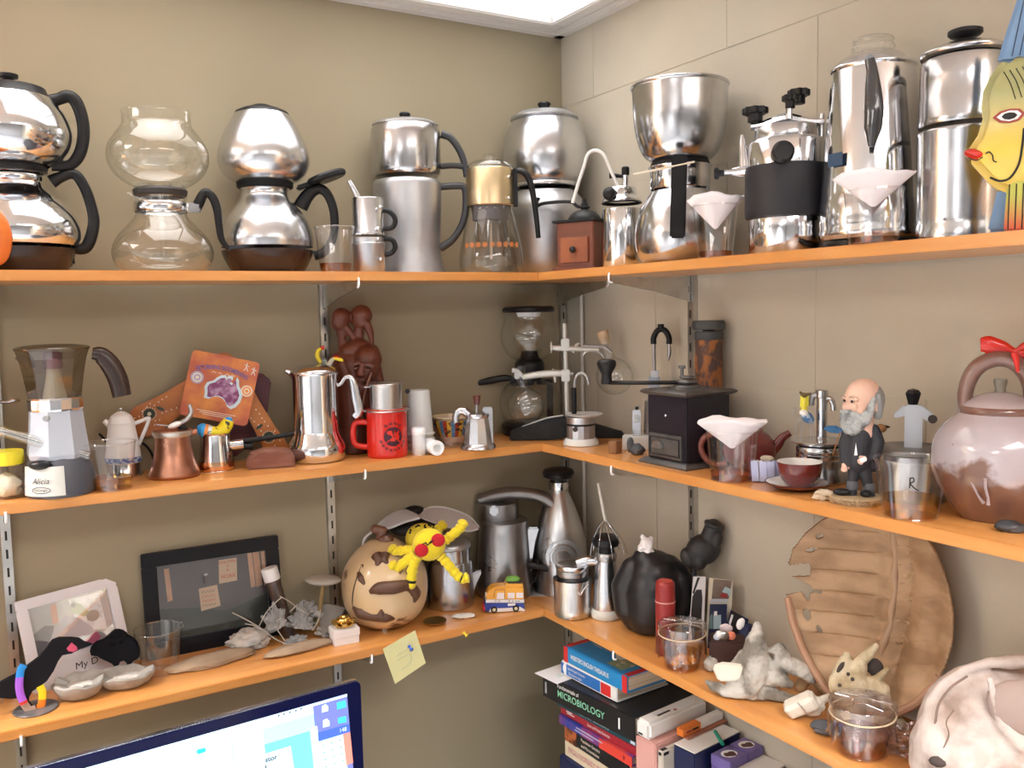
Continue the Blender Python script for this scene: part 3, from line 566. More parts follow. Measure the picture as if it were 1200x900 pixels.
mk('tail', prism([(-0.01898, 0.1907), (-0.01274, 0.2161), (-0.004936, 0.2429), (0.002778, 0.2694), (0.04675, 0.261), (0.03974, 0.2241), (0.02939, 0.1871)], .014, bev=.004), M_fblue, t)
mk('lower_fin', prism([(-0.02445, 0.002507), (-0.01894, 0.02946), (-0.01508, 0.05049), (-0.0005299, 0.04927), (-0.001663, 0.02432), (-0.005415, 0.001344)], .012, bev=.003), M_fblue, t)
fn = mk('side_fin', prism([(-0.007875, 0.001123), (-0.00676, 0.02677), (-0.005588, 0.04944), (0.002598, 0.05628), (0.04338, 0.05266), (0.04478, -0.001187)], .008, (0, -.02, 0), bev=.002), mat('striped fin paint', (.62, .10, .04), .45, zmix=(.005, .04, (.50, .50, .09), 10, .01)), t)
for k in range(8): mk('fin_line', tube([(-0.003146, -0.0245, 0.0525), (-0.003688, -0.0245, 0.002462)], .0007, 5), M_print, fn).location = (k * .0068, 0, 0)
for k in range(5): mk('tail_line', tube([(-0.003882, -0.0085, 0.1958), (0.006317, -0.0085, 0.2552)], .0006, 5), mat('dark blue paint', (.02, .04, .09), .5) if k == 0 else MATS['dark blue paint'], t).location = (k * .0075, 0, 0)
mk('lips', xf(blob(.0115, .012, .0062, 3, .05), (-0.03914, -0.008, 0.09138), (0, .35, 0)), M_red, t)
mk('mouth_line', tube([(-0.04471, -0.0205, 0.08635), (-0.03686, -0.0205, 0.0827), (-0.03006, -0.0205, 0.08583)], .0007, 5), M_print, t)
mk('jaw_line', tube([(-0.02284, -0.0158, 0.06285), (-0.01254, -0.0158, 0.05811), (-0.002502, -0.0158, 0.061), (0.005505, -0.0158, 0.07534), (0.00834, -0.0158, 0.09569), (0.009553, -0.0158, 0.1142)], .0012, 6), M_print, t)
mk('nostril', tube([(-0.02769, -0.0158, 0.09005), (-0.0243, -0.0158, 0.09161), (-0.0208, -0.0158, 0.08744), (-0.01983, -0.0158, 0.08163), (-0.01639, -0.0158, 0.07939)], .0007, 5), M_print, t)
ey = mk('eye', prism([(-0.01663, 0.0), (-0.009784, 0.00587), (0.0, 0.007827), (0.009784, 0.006849), (0.01565, 0.0009784), (0.009784, -0.00587), (0.0, -0.007827), (-0.009784, -0.00587)], .002, (-0.004877, -0.0155, 0.1291)), mat('brick red paint', (.34, .05, .04), .4), t, False)
mk('eye_white', prism([(-0.01272, 0.0), (-0.007827, 0.003913), (0.0, 0.00587), (0.007827, 0.004892), (0.01174, 0.0009784), (0.007827, -0.003913), (0.0, -0.00587), (-0.007827, -0.003913)], .0024, (-0.004874, -0.0162, 0.129)), M_ink, ey, False)
mk('pupil', prism([(-0.007827, 0.0), (-0.004892, 0.002935), (0.0, 0.003913), (0.004892, 0.002935), (0.007827, 0.0), (0.004892, -0.002935), (0.0, -0.003913), (-0.004892, -0.002935)], .0028, (-0.004871, -0.0168, 0.1289)), M_print, ey, False)
for k in range(4): mk('scale_mark', tube([(-0.01183, -0.0155, 0.1787), (-0.004847, -0.0155, 0.1646), (0.0005317, -0.0155, 0.1471)], .0005, 5), M_print, t).location = (k * .006, 0, .001 * k)

# ================================================================ middle shelf, plaster wall
t = thing('sample_jar', 'small clear jar with a bright yellow lid', 'jar', (-1.1663, -0.1472, 1.5735), -0.01311)
mk('jar_body', lathe([(0, 0.0008), (0.0215, 0.0), (0.02351, 0.002727), (0.02344, 0.05572), (0.02142, 0.05978)], 36), M_plas, t)
mk('contents', blob(0.02015, 0.02015, 0.02015, 4, .2, 2, 3, .8, (0, 0, 0.01881)), mat('cream lumps', (.72, .66, .52), .8, bump=(60, .5)), t)
mk('lid', solid([(0.0241, 0.05285), (0.02544, 0.05421), (0.02581, 0.07179), (0.02474, 0.07449)], 40), mat('bright yellow plastic', (.80, .66, .03), .35), t)

t = thing('electric_moka_pot', 'electric moka pot with smoked clear jug, blue-grey facets and dark base', 'coffee maker', (-1.0928, -0.1596, 1.5735), -0.05988)
M_dgrey = mat('dark blue grey plastic', (.075, .08, .10), .4)
M_lgrey = mat('light grey plastic', (.58, .58, .55), .4)
mk('power_base', xf(solid(sm([(0.04932, 0.0), (0.05203, 0.006946), (0.05128, 0.03052), (0.04644, 0.04988), (0.04095, 0.06231), (0.03684, 0.06645)], 3), 48), (0, 0, 0), (0, 0, 0), (1, 1.0, 1)), M_dgrey, t)
# front panel bends round the base
def wrap_panel(r0, r1, a0, a1, z0, z1, th=.0012, n=12):
    bm = bmesh.new(); L_ = []
    for k in range(n + 1):
        q = a0 + (a1 - a0) * k / n; row = []
        for r, z in ((r0, z0), (r0 + th, z0), (r1 + th, z1), (r1, z1)): row.append(bm.verts.new((r * math.sin(q), -r * math.cos(q), z)))
        L_.append(row)
    for u, w_ in zip(L_, L_[1:]):
        for j in range(4): bm.faces.new((u[j], u[(j + 1) % 4], w_[(j + 1) % 4], w_[j]))
    bm.faces.new(L_[0]); bm.faces.new(L_[-1][::-1]); bmesh.ops.recalc_face_normals(bm, faces=bm.faces); return bm
pn = mk('control_panel', wrap_panel(0.05231, 0.05012, -1.2, .12, 0.005102, 0.05078), M_lgrey, t)
text('Alicia', .0125, M_print, pn, (0, 0, 0.02866), wrap=0.05368, rot=(0, 0, -.55), shear=.3)
text("De'Longhi", .0052, M_print, pn, (0, 0, 0.01481), wrap=0.05395, rot=(0, 0, -.55))
_r = 0.05368; _z = 0.01481
mk('oval_outline', tube([wrap_pt(_r, -.55 + .27 * math.cos(q), _z + .0048 * math.sin(q)) for q in [2 * PI * k / 24 for k in range(25)]], .0004, 5, 2), M_print, pn)
mk('switch', xf(blob(.0165, .008, .0075, 1, .0), (-0.02643, -0.042, 0.05406), (.5, 0, -.3)), M_black, t)
mk('boiler', xf(solid([(0.04503, 0.05906), (0.04706, 0.06595), (0.04219, 0.1072), (0.04009, 0.1318), (0.0394, 0.1359)], 8), (0, 0, 0), (0, 0, .1)), mat('blue grey painted aluminium', (.48, .52, .60), .35, .3), t, False)
mk('valve', xf(cyl(.005, .006, (0, 0, 0), 12), (-0.01295, -0.046, 0.1264), (PI / 2, 0, -.3)), M_steel, t)
mk('collar', solid([(0.0394, 0.1346), (0.04048, 0.1373), (0.04044, 0.1523), (0.03935, 0.1551)], 16), M_chrome, t, False)
mk('jug', lathe([(0.03935, 0.1551), (0.04002, 0.1578), (0.04469, 0.1891), (0.05003, 0.2162), (0.05404, 0.2284), (0.05471, 0.2311)], 10), M_smoke, t, False)
mk('jug_lid', lathe(sm([(0.05404, 0.2297), (0.05403, 0.2338), (0.04322, 0.2365), (0.02431, 0.2385), (0.0, 0.2392)]), 40), M_smoke, t)
mk('spout', tube([(-0.03135, 0.0, 0.2015), (-0.03752, 0.0, 0.2165), (-0.04638, 0.0, 0.2249)], [.006, .011, .009], 10), M_smoke, t)
mk('column', lathe([(0.01764, 0.1551), (0.01083, 0.1891), (0.008113, 0.2148), (0.0, 0.2175)], 20), M_lgrey, t)
mk('column_cap', lathe([(0.01421, 0.1999), (0.01419, 0.2243), (0.01081, 0.227), (0.0, 0.2284)], 20), glass('pink plastic', (.75, .5, .68), (.5, .3, .45), .3, .1), t)
mk('handle', tube([(0.05705, 0.0, 0.222), (0.06938, 0.0, 0.2187), (0.08242, 0.0, 0.2029), (0.0926, 0.0, 0.1786), (0.09751, 0.0, 0.1503)], [.009, .0135, .0155, .0155, .0145], 12, 5, .65), M_brown, t)

t = tag(mk('glass_tube', tube([(-1.2358, -0.1882, 1.7124), (-1.0521, -0.1874, 1.6321)], .0078, 24), glass('thick tube glass', (.90, .91, .90), (.55, .57, .55), .9, .02, .11)), 'thick clear glass tube slanting across the electric moka base', 'glass tube')
mk('bore', tube([(-1.2358, -0.1882, 1.7124), (-1.0521, -0.1874, 1.6321)], .0045, 20), MATS['thick tube glass'], t)
t = thing('steel_pot', 'steel pot outside the frame whose thin handle tip pokes in', 'pot', (-1.2514, -0.09, 1.5735), 0.03915)
mk('pot_body', lathe([(0, .001), (.044, .001), (.048, .004), (.048, .14), (.05, .142)], 36), M_chrome, t)
mk('handle', tube([(0.03913, 0.0, 0.1525), (0.07168, 0.0, 0.1481), (0.09309, 0.0, 0.1458), (0.1029, 0.0, 0.1479), (0.1126, 0.0, 0.1472)], [.004, .003, .0028, .0045, .002], 10, 5, 1.4), M_chrome, t)

cup('clear plastic cup with amber tea before the white porcelain pot', (-1.0188, -0.1729, 1.5735), -0.1075, 0.03906, 0.03069, 0.07841, .26, M_tea)

t = thing('porcelain_pot', 'slim white porcelain coffee pot with a blue band on a chrome base', 'coffee pot', (-0.9861, -0.05986, 1.5735), -0.1196)
mk('chrome_base', solid([(0.0301, 0.0), (0.0316, 0.003048), (0.02858, 0.007617), (0.0275, 0.02739), (0.02705, 0.03043)], 32), M_chrome, t)
mk('pot_body', xf(lathe(sm([(0.02855, 0.02422), (0.03005, 0.02726), (0.03003, 0.03789), (0.02775, 0.05759), (0.02473, 0.07574), (0.02276, 0.09084), (0.0232, 0.09536)], 3), 12), (0, 0, 0)), M_white, t)
mk('blue_band', lathe([(0.03065, 0.0265), (0.03064, 0.03561)], 32), mat('blue pattern', (.05, .13, .40), .3, 0, (160, (.5, .58, .75), .5, .55)), t)
ld = mk('lid', lathe(sm([(0.02246, 0.09386), (0.0202, 0.09989), (0.01646, 0.1074), (0.008974, 0.1127), (0.005234, 0.1149)]), 28), M_white, t)
mk('finial', lathe(sm([(0.004487, 0.1134), (0.00329, 0.1165), (0.004784, 0.1187), (0.003887, 0.1217), (0.0, 0.1232)]), 16), M_chrome, ld)
mk('spout', tube([(-0.01209, 0.0, 0.07817), (-0.01824, 0.0, 0.09065), (-0.0272, 0.0, 0.1003)], [.0085, .006, .0042], 12), M_white, t)
mk('handle', tube([(0.01881, 0.0, 0.091), (0.03297, 0.0, 0.09607), (0.04435, 0.0, 0.09984), (0.04404, 0.0, 0.09376), (0.03451, 0.0, 0.07159), (0.02662, 0.0, 0.05391)], [.0038, .0034, .0034, .0034, .0034, .003], 10, 4), M_white, t)
tag(mk('power_cord', tube([(-1.0189, -0.02067, 1.6479), (-1.0007, -0.02285, 1.6281), (-0.97, -0.02655, 1.6318), (-0.9478, -0.02921, 1.6238), (-0.9346, -0.03079, 1.6039), (-0.9329, -0.03101, 1.5818), (-0.945, -0.02954, 1.5672), (-0.962, -0.0275, 1.5673), (-0.9899, -0.02416, 1.5715)], .0022, 8, 6), M_black), 'black cord looping behind the porcelain pot', 'cord')

t = thing('copper_coffee_pot', 'hammered copper pot with flaring foot and tinned rim', 'coffee pot', (-0.9123, -0.1184, 1.5735), -0.1686)
M_copper = mat('hammered copper', (.55, .27, .18), .26, 1, (18, (.33, .15, .10), .35, .7), (45, .35), rvar=(12, .42))
mk('pot_body', solid(sm([(0.04032, 0.0), (0.043, 0.00378), (0.04179, 0.009825), (0.03729, 0.02191), (0.03278, 0.03848), (0.03052, 0.05504), (0.02975, 0.06857), (0.03049, 0.07607), (0.03196, 0.08206)]), 48), M_copper, t)
mk('tinned_rim', lathe([(0.03048, 0.07101), (0.03315, 0.07551), (0.03344, 0.08), (0.03121, 0.0815), (0.02824, 0.0785), (0.01784, 0.07551), (0.0, 0.07551)], 44), mat('tinned metal', (.6, .6, .56), .4, 1), t)
mk('handle_socket', tube([(0.01918, 0.0, 0.07115), (0.0306, 0.0, 0.07487), (0.0406, 0.0, 0.07719)], [.006, .0055, .005], 12), M_copper, t)
t2 = thing('metal_bird', 'tiny silver and white bird ornament lying on the copper pot rim', 'ornament', (-0.9123, -0.1184, 1.6547), -0.1686)
mk('bird_body', xf(blob(.0125, .007, .0052, 2, .08), (0.004717, -0.008, 0.00987), (0, -.3, 0)), M_white, t2)
mk('beak', tube([(0.01316, -0.008, 0.01229), (0.02463, -0.008, 0.01899), (0.03217, -0.008, 0.03049), (0.03002, -0.008, 0.04409)], [.004, .0045, .004, .003], 10), M_alu, t2)
mk('leg', tube([(-0.003618, -0.008, 0.00894), (-0.02538, -0.008, 0.01262)], .0011, 6), M_chrome, t2)
mk('wing', xf(blob(.010, .003, .006, 5, .1), (0.01701, -0.003, 0.00398), (0, .6, 0)), M_black, t2)

t = thing('long_handled_pot', 'small chrome and copper-footed pot with a long black handle', 'coffee pot', (-0.8361, -0.0961, 1.5735), -0.2112)
mk('pot_body', lathe(sm([(0, 0.001), (0.02789, 0.0), (0.03052, 0.002352), (0.03128, 0.01175), (0.03033, 0.01958), (0.02814, 0.03678), (0.02673, 0.05238), (0.02702, 0.06329), (0.02825, 0.06797)]), 44), M_chrome, t)
mk('copper_foot', lathe(sm([(0.02912, 0.0), (0.0316, 0.002821), (0.03221, 0.01066), (0.03126, 0.0177)]), 44), mat('bright copper', (.78, .45, .26), .18, 1), t)
mk('ferrule', tube([(0.02431, 0.0, 0.04272), (0.04818, 0.0, 0.04421)], .0095, 16), M_chrome, t)
mk('handle', tube([(0.0469, 0.0, 0.04902), (0.07098, 0.0, 0.05055), (0.1045, 0.0, 0.05307), (0.14, 0.0, 0.05712)], [.0055, .005, .0045, .004], 10, 4, .7), M_black, t)
mk('handle_rest', tube([(0.04648, 0.0, 0.0396), (0.05843, 0.0, 0.03877), (0.06442, 0.0, 0.03835)], .0065, 10), M_black, t)
t2 = thing('painted_toy', 'small curled painted toy in blue, orange and yellow sitting in the chrome pot', 'toy', (-0.8361, -0.0961, 1.6335), -0.2112)
_o = 0.05999
def lower(pts, dz): return [(p[0], p[1], p[2] - dz) for p in pts]
mk('blue_end', tube(lower([(-0.02963, -0.012, 0.07579), (-0.02246, -0.012, 0.07534), (-0.01747, -0.012, 0.07425)], _o), [.0075, .0125, .0125], 16, 4), mat('bright blue paint', (.03, .32, .75), .35), t2)
mk('orange_band', tube(lower([(-0.01891, -0.012, 0.07434), (-0.01174, -0.012, 0.07311)], _o), .0120, 16), mat('orange paint', (.85, .30, .05), .35), t2)
mk('white_band', tube(lower([(-0.01246, -0.012, 0.07316), (-0.006036, -0.012, 0.07121)], _o), .0115, 16), mat('white striped paint', (.75, .75, .72), .35, 0, (55, (.04, .04, .05), .55, .6, (1, .1, 3))), t2)
mk('yellow_body', tube(lower([(-0.006759, -0.012, 0.07125), (0.003309, -0.012, 0.06906), (0.0137, -0.012, 0.07303), (0.02149, -0.012, 0.08339), (0.02476, -0.012, 0.09094)], _o), [.0105, .0105, .0115, .0115, .009], 16, 5), mat('yellow paint with black curls', (.82, .68, .02), .35, 0, (75, (.02, .02, .02), .60, .63)), t2)
mk('blue_tip', tube(lower([(0.02469, -0.012, 0.08939), (0.02717, -0.012, 0.09544)], _o), [.009, .0035], 16), MATS['bright blue paint'], t2)

# boomerangs and their printed card, leaning on the wall
M_boom = mat('orange varnished wood', (.55, .20, .04), .4, 0, (4, (.40, .12, .03), .35, .7, (1, 1, 5)), coat=.3)
def boomerang(name, label, outline, mtl, loc, rz, y, bev=.003):
    t = thing(name, label, 'boomerang', loc, rz)
    mk('blade', prism(outline, .008, (0, y, 0), bev=bev), mtl, t); return t
t = boomerang('boomerang', 'orange dot-painted boomerang leaning on the wall behind the printed card', [(-0.1496, 0.07351), (-0.1557, 0.09413), (-0.1432, 0.1152), (-0.0931, 0.1375), (-0.04025, 0.1681), (0.001729, 0.2044), (0.01713, 0.2117), (0.03198, 0.2049), (0.05469, 0.1655), (0.07727, 0.116), (0.1034, 0.06725), (0.1301, 0.02435), (0.1313, 0.01434), (0.09791, 0.0118), (0.08116, 0.02448), (0.05717, 0.08146), (0.02911, 0.141), (0.01467, 0.1577), (-0.01356, 0.1335), (-0.05827, 0.101), (-0.1054, 0.06597), (-0.1318, 0.05828)], M_boom, (-0.8197, -0.045, 1.5735), -0.2143, 0)
M_dark = mat('dark green paint', (.03, .05, .035), .5); M_dotw = mat('cream paint', (.80, .74, .58), .5)
def rosette(px, parent, r=.0115):
    g = mk('painted_rosette', prism(disc(r * .85, r * .85), .0006, px), M_dark, parent, False)
    mk('dot', join(*[prism(disc(.0011, .0011, n=8), .0008, (px[0] + r * math.cos(q), px[1] - .0003, px[2] + r * math.sin(q))) for q in [2 * PI * k / 18 for k in range(18)]]), M_dotw, g, False)
    mk('centre', join(prism(disc(r * .3, r * .3), .001, (px[0], px[1] - .0003, px[2]))), M_dotw, g, False)
rosette((-0.1163, -0.0045, 0.1032), t); rosette((0.09127, -0.0045, 0.04731), t)
dots = [(-0.141, -0.0045, 0.09686), (-0.1337, -0.0045, 0.09954), (-0.1275, -0.0045, 0.1085), (-0.1199, -0.0045, 0.1159), (-0.1139, -0.0045, 0.1218), (-0.1069, -0.0045, 0.1183), (-0.09934, -0.0045, 0.1241), (-0.09332, -0.0045, 0.1285), (-0.08585, -0.0045, 0.1328), (-0.09457, -0.0045, 0.1035), (-0.08717, -0.0045, 0.1063), (-0.07829, -0.0045, 0.1089), (-0.06938, -0.0045, 0.1116), (-0.1068, -0.0045, 0.09015), (-0.09954, -0.0045, 0.09128), (-0.1087, -0.0045, 0.08243), (0.06024, -0.0045, 0.08501), (0.06613, -0.0045, 0.07818), (0.07358, -0.0045, 0.07124), (0.07019, -0.0045, 0.1006), (0.07603, -0.0045, 0.09219), (0.08033, -0.0045, 0.08383), (0.08472, -0.0045, 0.07706), (0.0906, -0.0045, 0.06856), (0.1027, -0.0045, 0.05801), (0.1071, -0.0045, 0.04955), (0.1114, -0.0045, 0.03942), (0.1015, -0.0045, 0.03025), (0.07774, -0.0045, 0.0596), (0.08102, -0.0045, 0.02677), (0.08705, -0.0045, 0.02144)]
dot = None
for p in dots:
    if dot is None: dot = o = mk('painted_dot', prism(disc(.0013, .0013, n=8), .0007), M_dotw, t, False)
    else: o = bpy.data.objects.new('painted_dot', dot.data); COL.objects.link(o); o.parent = t
    o.location = p
for p, rr in (((-0.09707, -0.0045, 0.1115), .5), ((0.07499, -0.0045, 0.0679), -.6)):
    mk('painted_leaf', prism(disc(.0075, .0028, n=16), .0007, p, (0, rr, 0)), M_dark, t, False)
boomerang('boomerang', 'plain dark maroon boomerang leaning behind the orange one', [(0.04816, 0.1516), (0.03288, 0.1655), (0.01414, 0.1695), (0.0006195, 0.1471), (-0.007792, 0.09824), (-0.04344, 0.06736), (-0.06927, 0.0427), (-0.06457, 0.01123), (-0.02593, 0.006928), (0.00815, 0.03119), (0.02185, 0.05525), (0.03751, 0.08756)], mat('maroon varnish', (.085, .008, .02), .4, coat=.2), (-0.7597, -0.025, 1.5735), -0.2452, 0)
M_card = mat('orange red printed card', (.52, .12, .06), .45, 0, (22, (.80, .32, .06), .42, .72), coat=.2)
t = thing('boomerang_card', 'square orange-red printed card reading RETURNING BOOMERANG', 'packaging card', (-0.8157, -0.06368, 1.7185), 0)
t.rotation_euler = (-.08, .245, -0.2143)
q = .0605; cr_ = .008; ol = []
for cx_, cz_, a0 in ((q - cr_, q - cr_, 0), (-q + cr_, q - cr_, 90), (-q + cr_, -q + cr_, 180), (q - cr_, -q + cr_, 270)):
    for k in range(6): an = math.radians(a0 + k * 18); ol.append((cx_ + cr_ * math.cos(an), cz_ + cr_ * math.sin(an)))
mk('card', prism(ol, .0015), M_card, t, False)
aus = [(-.93, .08), (-.85, .32), (-.55, .48), (-.42, .66), (-.25, .80), (-.05, .86), (.06, .74), (.12, .86), (.34, .86), (.36, .70), (.27, .58), (.42, .48), (.5, .62), (.55, .88), (.66, .72), (.72, .44), (.86, .22), (.98, -.05), (.94, -.38), (.78, -.66), (.55, -.82), (.34, -.72), (.22, -.50), (.04, -.36), (-.2, -.30), (-.42, -.36), (-.6, -.50), (-.84, -.48), (-.86, -.2)]
k1 = .036
mk('map_border', prism([(x * k1 * 1.0 + .006, z * k1 - .005) for x, z in aus], .0006, (0, -.0010, 0)), mat('pale blue print', (.62, .78, .88), .4), t, False)
mk('map_picture', prism([(x * k1 * .84 + .006, z * k1 * .82 - .005) for x, z in aus], .0008, (0, -.0013, 0)), mat('violet picture', (.22, .05, .16), .4, 0, (70, (.55, .35, .55), .45, .65)), t, False)
M_lil = mat('lilac print', (.42, .40, .58), .45); M_cream = mat('cream print', (.85, .76, .66), .45)
for x, z, r, m1, m2 in ((-.043, .012, .0115, M_lil, M_cream), (.047, .004, .0105, M_cream, MATS['orange paint'])):
    for j in range(4): mk('painted_circle', prism(disc(r * (1 - .24 * j), r * (1 - .24 * j)), .0005 + .0002 * j, (x, -.0010 - .0001 * j, z)), (m1, m2)[j % 2], t, False)
text('RETURNING BOOMERANG', .0115, mat('blue violet lettering', (.16, .12, .36), .5), t, (-.002, -.0016, .037), arc=.11, xs=.68, bold=.0003)
for x in (-.016, -.006, .008, .018): mk('small_print', tube([(x - .0035, -.0012, .0262), (x - .001, -.0012, .0285), (x + .0015, -.0012, .0262), (x + .0035, -.0012, .028)], .0005, 5), M_cream, t)
for x, z in ((.038, .046), (.052, .041)):
    mk('white_figure', join(*[tube([(x + p[0] * .006, -.0011, z + p[1] * .006), (x + p[2] * .006, -.0011, z + p[3] * .006)], .0008, 5) for p in ((0, .2, 0, .9), (0, .3, -.6, -1), (0, .3, .6, -1), (-.7, .9, 0, .7), (0, .7, .8, .5))], ball(.0014, (x, -.0011, z + .0075), (1, .4, 1), 10)), M_ink, t, False)
for k in range(3): mk('small_print', rbox(.07 - .012 * k, .0004, .0012, (.002, -.0010, -.046 - .0032 * k), 0), M_cream, t, False)

tag(mk('red_rock', xf(join(prism([(-.042, 0), (.043, 0), (.0425, .012), (.040, .024), (.030, .031), (.012, .0325), (-.012, .030), (-.030, .0285), (-.041, .022), (-.043, .010)], .044, bev=.003), blob(.036, .02, .008, 11, .25, 2.5, 2, .6, (0, 0, .028)))), mat('banded red rock', (.20, .07, .045), .6, 0, (14, (.32, .16, .12), .4, .75, (1, 1, 4)), (40, .6)), loc=(-0.7458, -0.1287, 1.5735), rz=-0.2685), 'block of banded red-brown rock beside the steel moka pot', 'rock')

t = thing('steel_moka_pot', 'tall polished steel moka pot with bulging foot and folded strap handle', 'coffee maker', (-0.651, -0.1086, 1.5735), -0.3188)
mk('boiler', solid(sm([(0.04729, 0.0), (0.05136, 0.003298), (0.05459, 0.01483), (0.05374, 0.02799), (0.048, 0.04278), (0.04391, 0.05427), (0.04309, 0.05837)]), 48), M_chrome, t)
mk('jug', lathe([(0.04309, 0.05096), (0.04357, 0.05424), (0.04249, 0.1049), (0.04206, 0.1537), (0.04366, 0.1651)], 48), M_chrome, t)
mk('lid', xf(lathe(sm([(0.04447, 0.1635), (0.04607, 0.1683), (0.04202, 0.1748), (0.02908, 0.1813), (0.0, 0.1829)]), 44), (0, 0, 0)), M_satin, t)
mk('spout', tube([(-0.02935, 0.0, 0.1532), (-0.03978, 0.0, 0.1665), (-0.05198, 0.0, 0.1734)], [.010, .008, .004], 12, 4, .8), M_chrome, t)
mk('handle', tube([(0.03232, 0.0, 0.1541), (0.03828, 0.0, 0.1425), (0.04791, 0.0, 0.1438), (0.05632, 0.0, 0.1549), (0.066, 0.0, 0.1562), (0.07202, 0.0, 0.1445), (0.07588, 0.0, 0.1164), (0.0798, 0.0, 0.08987), (0.07133, 0.0, 0.07871)], [.0035, .0035, .0035, .0038, .0045, .0075, .0095, .010, .006], 12, 5, .6), M_satin, t)
def toucan(label, loc, rz, k, beak_pts, body_pts):
    t = thing('wire_bird', label, 'ornament', loc, rz)
    mk('bird_body', tube(body_pts, [.0022, .0045, .004, .0028], 10), mat('grey blue bird paint %d' % k, (.25, .33, .33), .5, 0, (60, (.6, .6, .5), .45, .55)), t)
    mk('beak', tube(beak_pts, [.0036, .0042, .0038, .0018], 10), mat('yellow beak paint %d' % k, (.82, .66, .03), .4), t)
    return t
def shift(pts, d): return [(p[0] - d[0], p[1] - d[1], p[2] - d[2]) for p in pts]
d1 = (0.01584, 0.02, 0.1747)
t = toucan('tiny wire bird with upright yellow beak on the steel moka lid', (-0.651, -0.1086, 1.7513), -0.3188, 1, lower([(0.01295, 0.012, 0.1851), (0.007026, 0.012, 0.1967), (0.009048, 0.012, 0.208), (0.01724, 0.012, 0.2143)], 0.1778), lower([(0.03156, 0.012, 0.1697), (0.02559, 0.012, 0.1814), (0.01945, 0.012, 0.1881), (0.01461, 0.012, 0.1867)], 0.1778))
mk('red_tip', ball(.0042, (0.01718, .012, 0.0357), n=12), M_red, t)
mk('leg', join(*[tube(lower(p, 0.1778), .0006, 5) for p in ([(0.02245, 0.012, 0.1831), (0.02037, 0.012, 0.1701)], [(0.02712, 0.012, 0.1797), (0.02836, 0.012, 0.1698)])]), M_steel, t)
t = toucan('tiny wire bird with red and yellow beak pointing away on the steel moka lid', (-0.651, -0.1086, 1.7513), -0.3188, 2, lower([(0.03703, 0.004, 0.1928), (0.04341, 0.004, 0.1926), (0.04971, 0.004, 0.19), (0.05442, 0.004, 0.1874)], 0.1778), lower([(0.02033, 0.004, 0.1722), (0.027, 0.004, 0.1802), (0.03372, 0.004, 0.1897), (0.03862, 0.004, 0.1928)], 0.1778))
mk('beak_stripe', tube(lower([(0.0371, 0.003, 0.1953), (0.04347, 0.003, 0.1951), (0.04977, 0.003, 0.1925)], 0.1778), [.002, .0026, .0018], 8), M_red, t)
mk('leg', join(*[tube(lower(p, 0.1778), .0006, 5) for p in ([(0.02865, 0.004, 0.1817), (0.03129, 0.004, 0.167)], [(0.0336, 0.004, 0.1864), (0.03926, 0.004, 0.1667)])]), M_steel, t)

# carved wooden group: two long-beaked birds above a bowed head
M_carve = mat('dark red carved wood', (.17, .045, .022), .42, 0, (6, (.09, .02, .011), .35, .7, (1, 1, .3)), coat=.1)
t = thing('wood_carving', 'dark red-brown wood carving of two long-beaked birds above a bowed human head', 'sculpture', (-0.5537, -0.055, 1.5735), -0.361)
A = lambda pts, dep=0: None
soft('figure', [
    chain([(-0.005319, 0.0, -0.008553), (-0.00156, 0.0, 0.05029), (-0.004197, 0.0, 0.1194), (-0.002383, 0.0, 0.1708)], [.046, .040, .042, .036], 20),
    chain([(-0.03191, 0.0, 0.1888), (-0.02312, 0.0, 0.1544), (-0.02162, 0.0, 0.1029), (-0.02073, 0.0, 0.03384)], [.012, .024, .026, .03], 16),
    cap((-0.01894, 0.0, 0.27), (-0.02264, 0.0, 0.26), .020, .018), chain([(-0.0211, 0.0, 0.2565), (-0.01886, 0.0, 0.2259), (-0.01687, 0.0, 0.1884)], [.0115, .0085, .013]), chain([(-0.0113, -0.004, 0.2496), (0.001456, -0.004, 0.2323), (0.01751, -0.004, 0.2114)], [.0085, .007, .0035]),
    cap((0.0205, 0.0, 0.2726), (0.01937, 0.0, 0.2641), .0225, .020), chain([(0.01583, 0.0, 0.2591), (0.01483, 0.0, 0.2302), (0.01226, 0.0, 0.2046)], [.012, .009, .014]), chain([(0.03065, -0.012, 0.2555), (0.03678, -0.012, 0.2384), (0.03945, -0.012, 0.2179)], [.009, .0075, .0045]),
    chain([(-0.008128, 0.0, 0.1984), (0.01226, 0.0, 0.2046), (0.03564, 0.0, 0.1971)], [.022, .026, .02], 16),
    cap((0.02983, -0.02, 0.1863), (0.02399, -0.026, 0.1648), .0285, .023, 20), cap((0.01671, -0.03, 0.1484), (0.0131, -0.03, 0.14), .014, .010),
    chain([(0.03822, 0.0, 0.173), (0.04714, 0.0, 0.1348), (0.03891, 0.0, 0.09189)], [.018, .016, .022]), chain([(-0.02203, -0.028, 0.1765), (-0.008261, -0.028, 0.1457), (0.01603, -0.028, 0.1279)], [.013, .0135, .011])], M_carve, t, .0020, 3, floor=.0004)
fa = mk('nose', chain([(0.01818, -0.057, 0.1769), (0.01522, -0.057, 0.162)], [.0055, .0088]), M_carve, t)
mk('mouth', tube([(0.006731, -0.052, 0.152), (0.01319, -0.052, 0.1492), (0.02139, -0.052, 0.149)], .0036, 8), M_carve, t)
for p in ((((0.008186, -0.052, 0.1702))), ((0.02689, -0.0535, 0.1664))): mk('eye', ball(.0052, p, (1.6, .6, .8), 12), M_carve, t)
mk('brow', tube([(0.001124, -0.0535, 0.1789), (0.011, -0.0535, 0.1811), (0.01904, -0.0535, 0.1766), (0.02893, -0.0535, 0.178), (0.03861, -0.0535, 0.1727)], .0040, 8), M_carve, t)
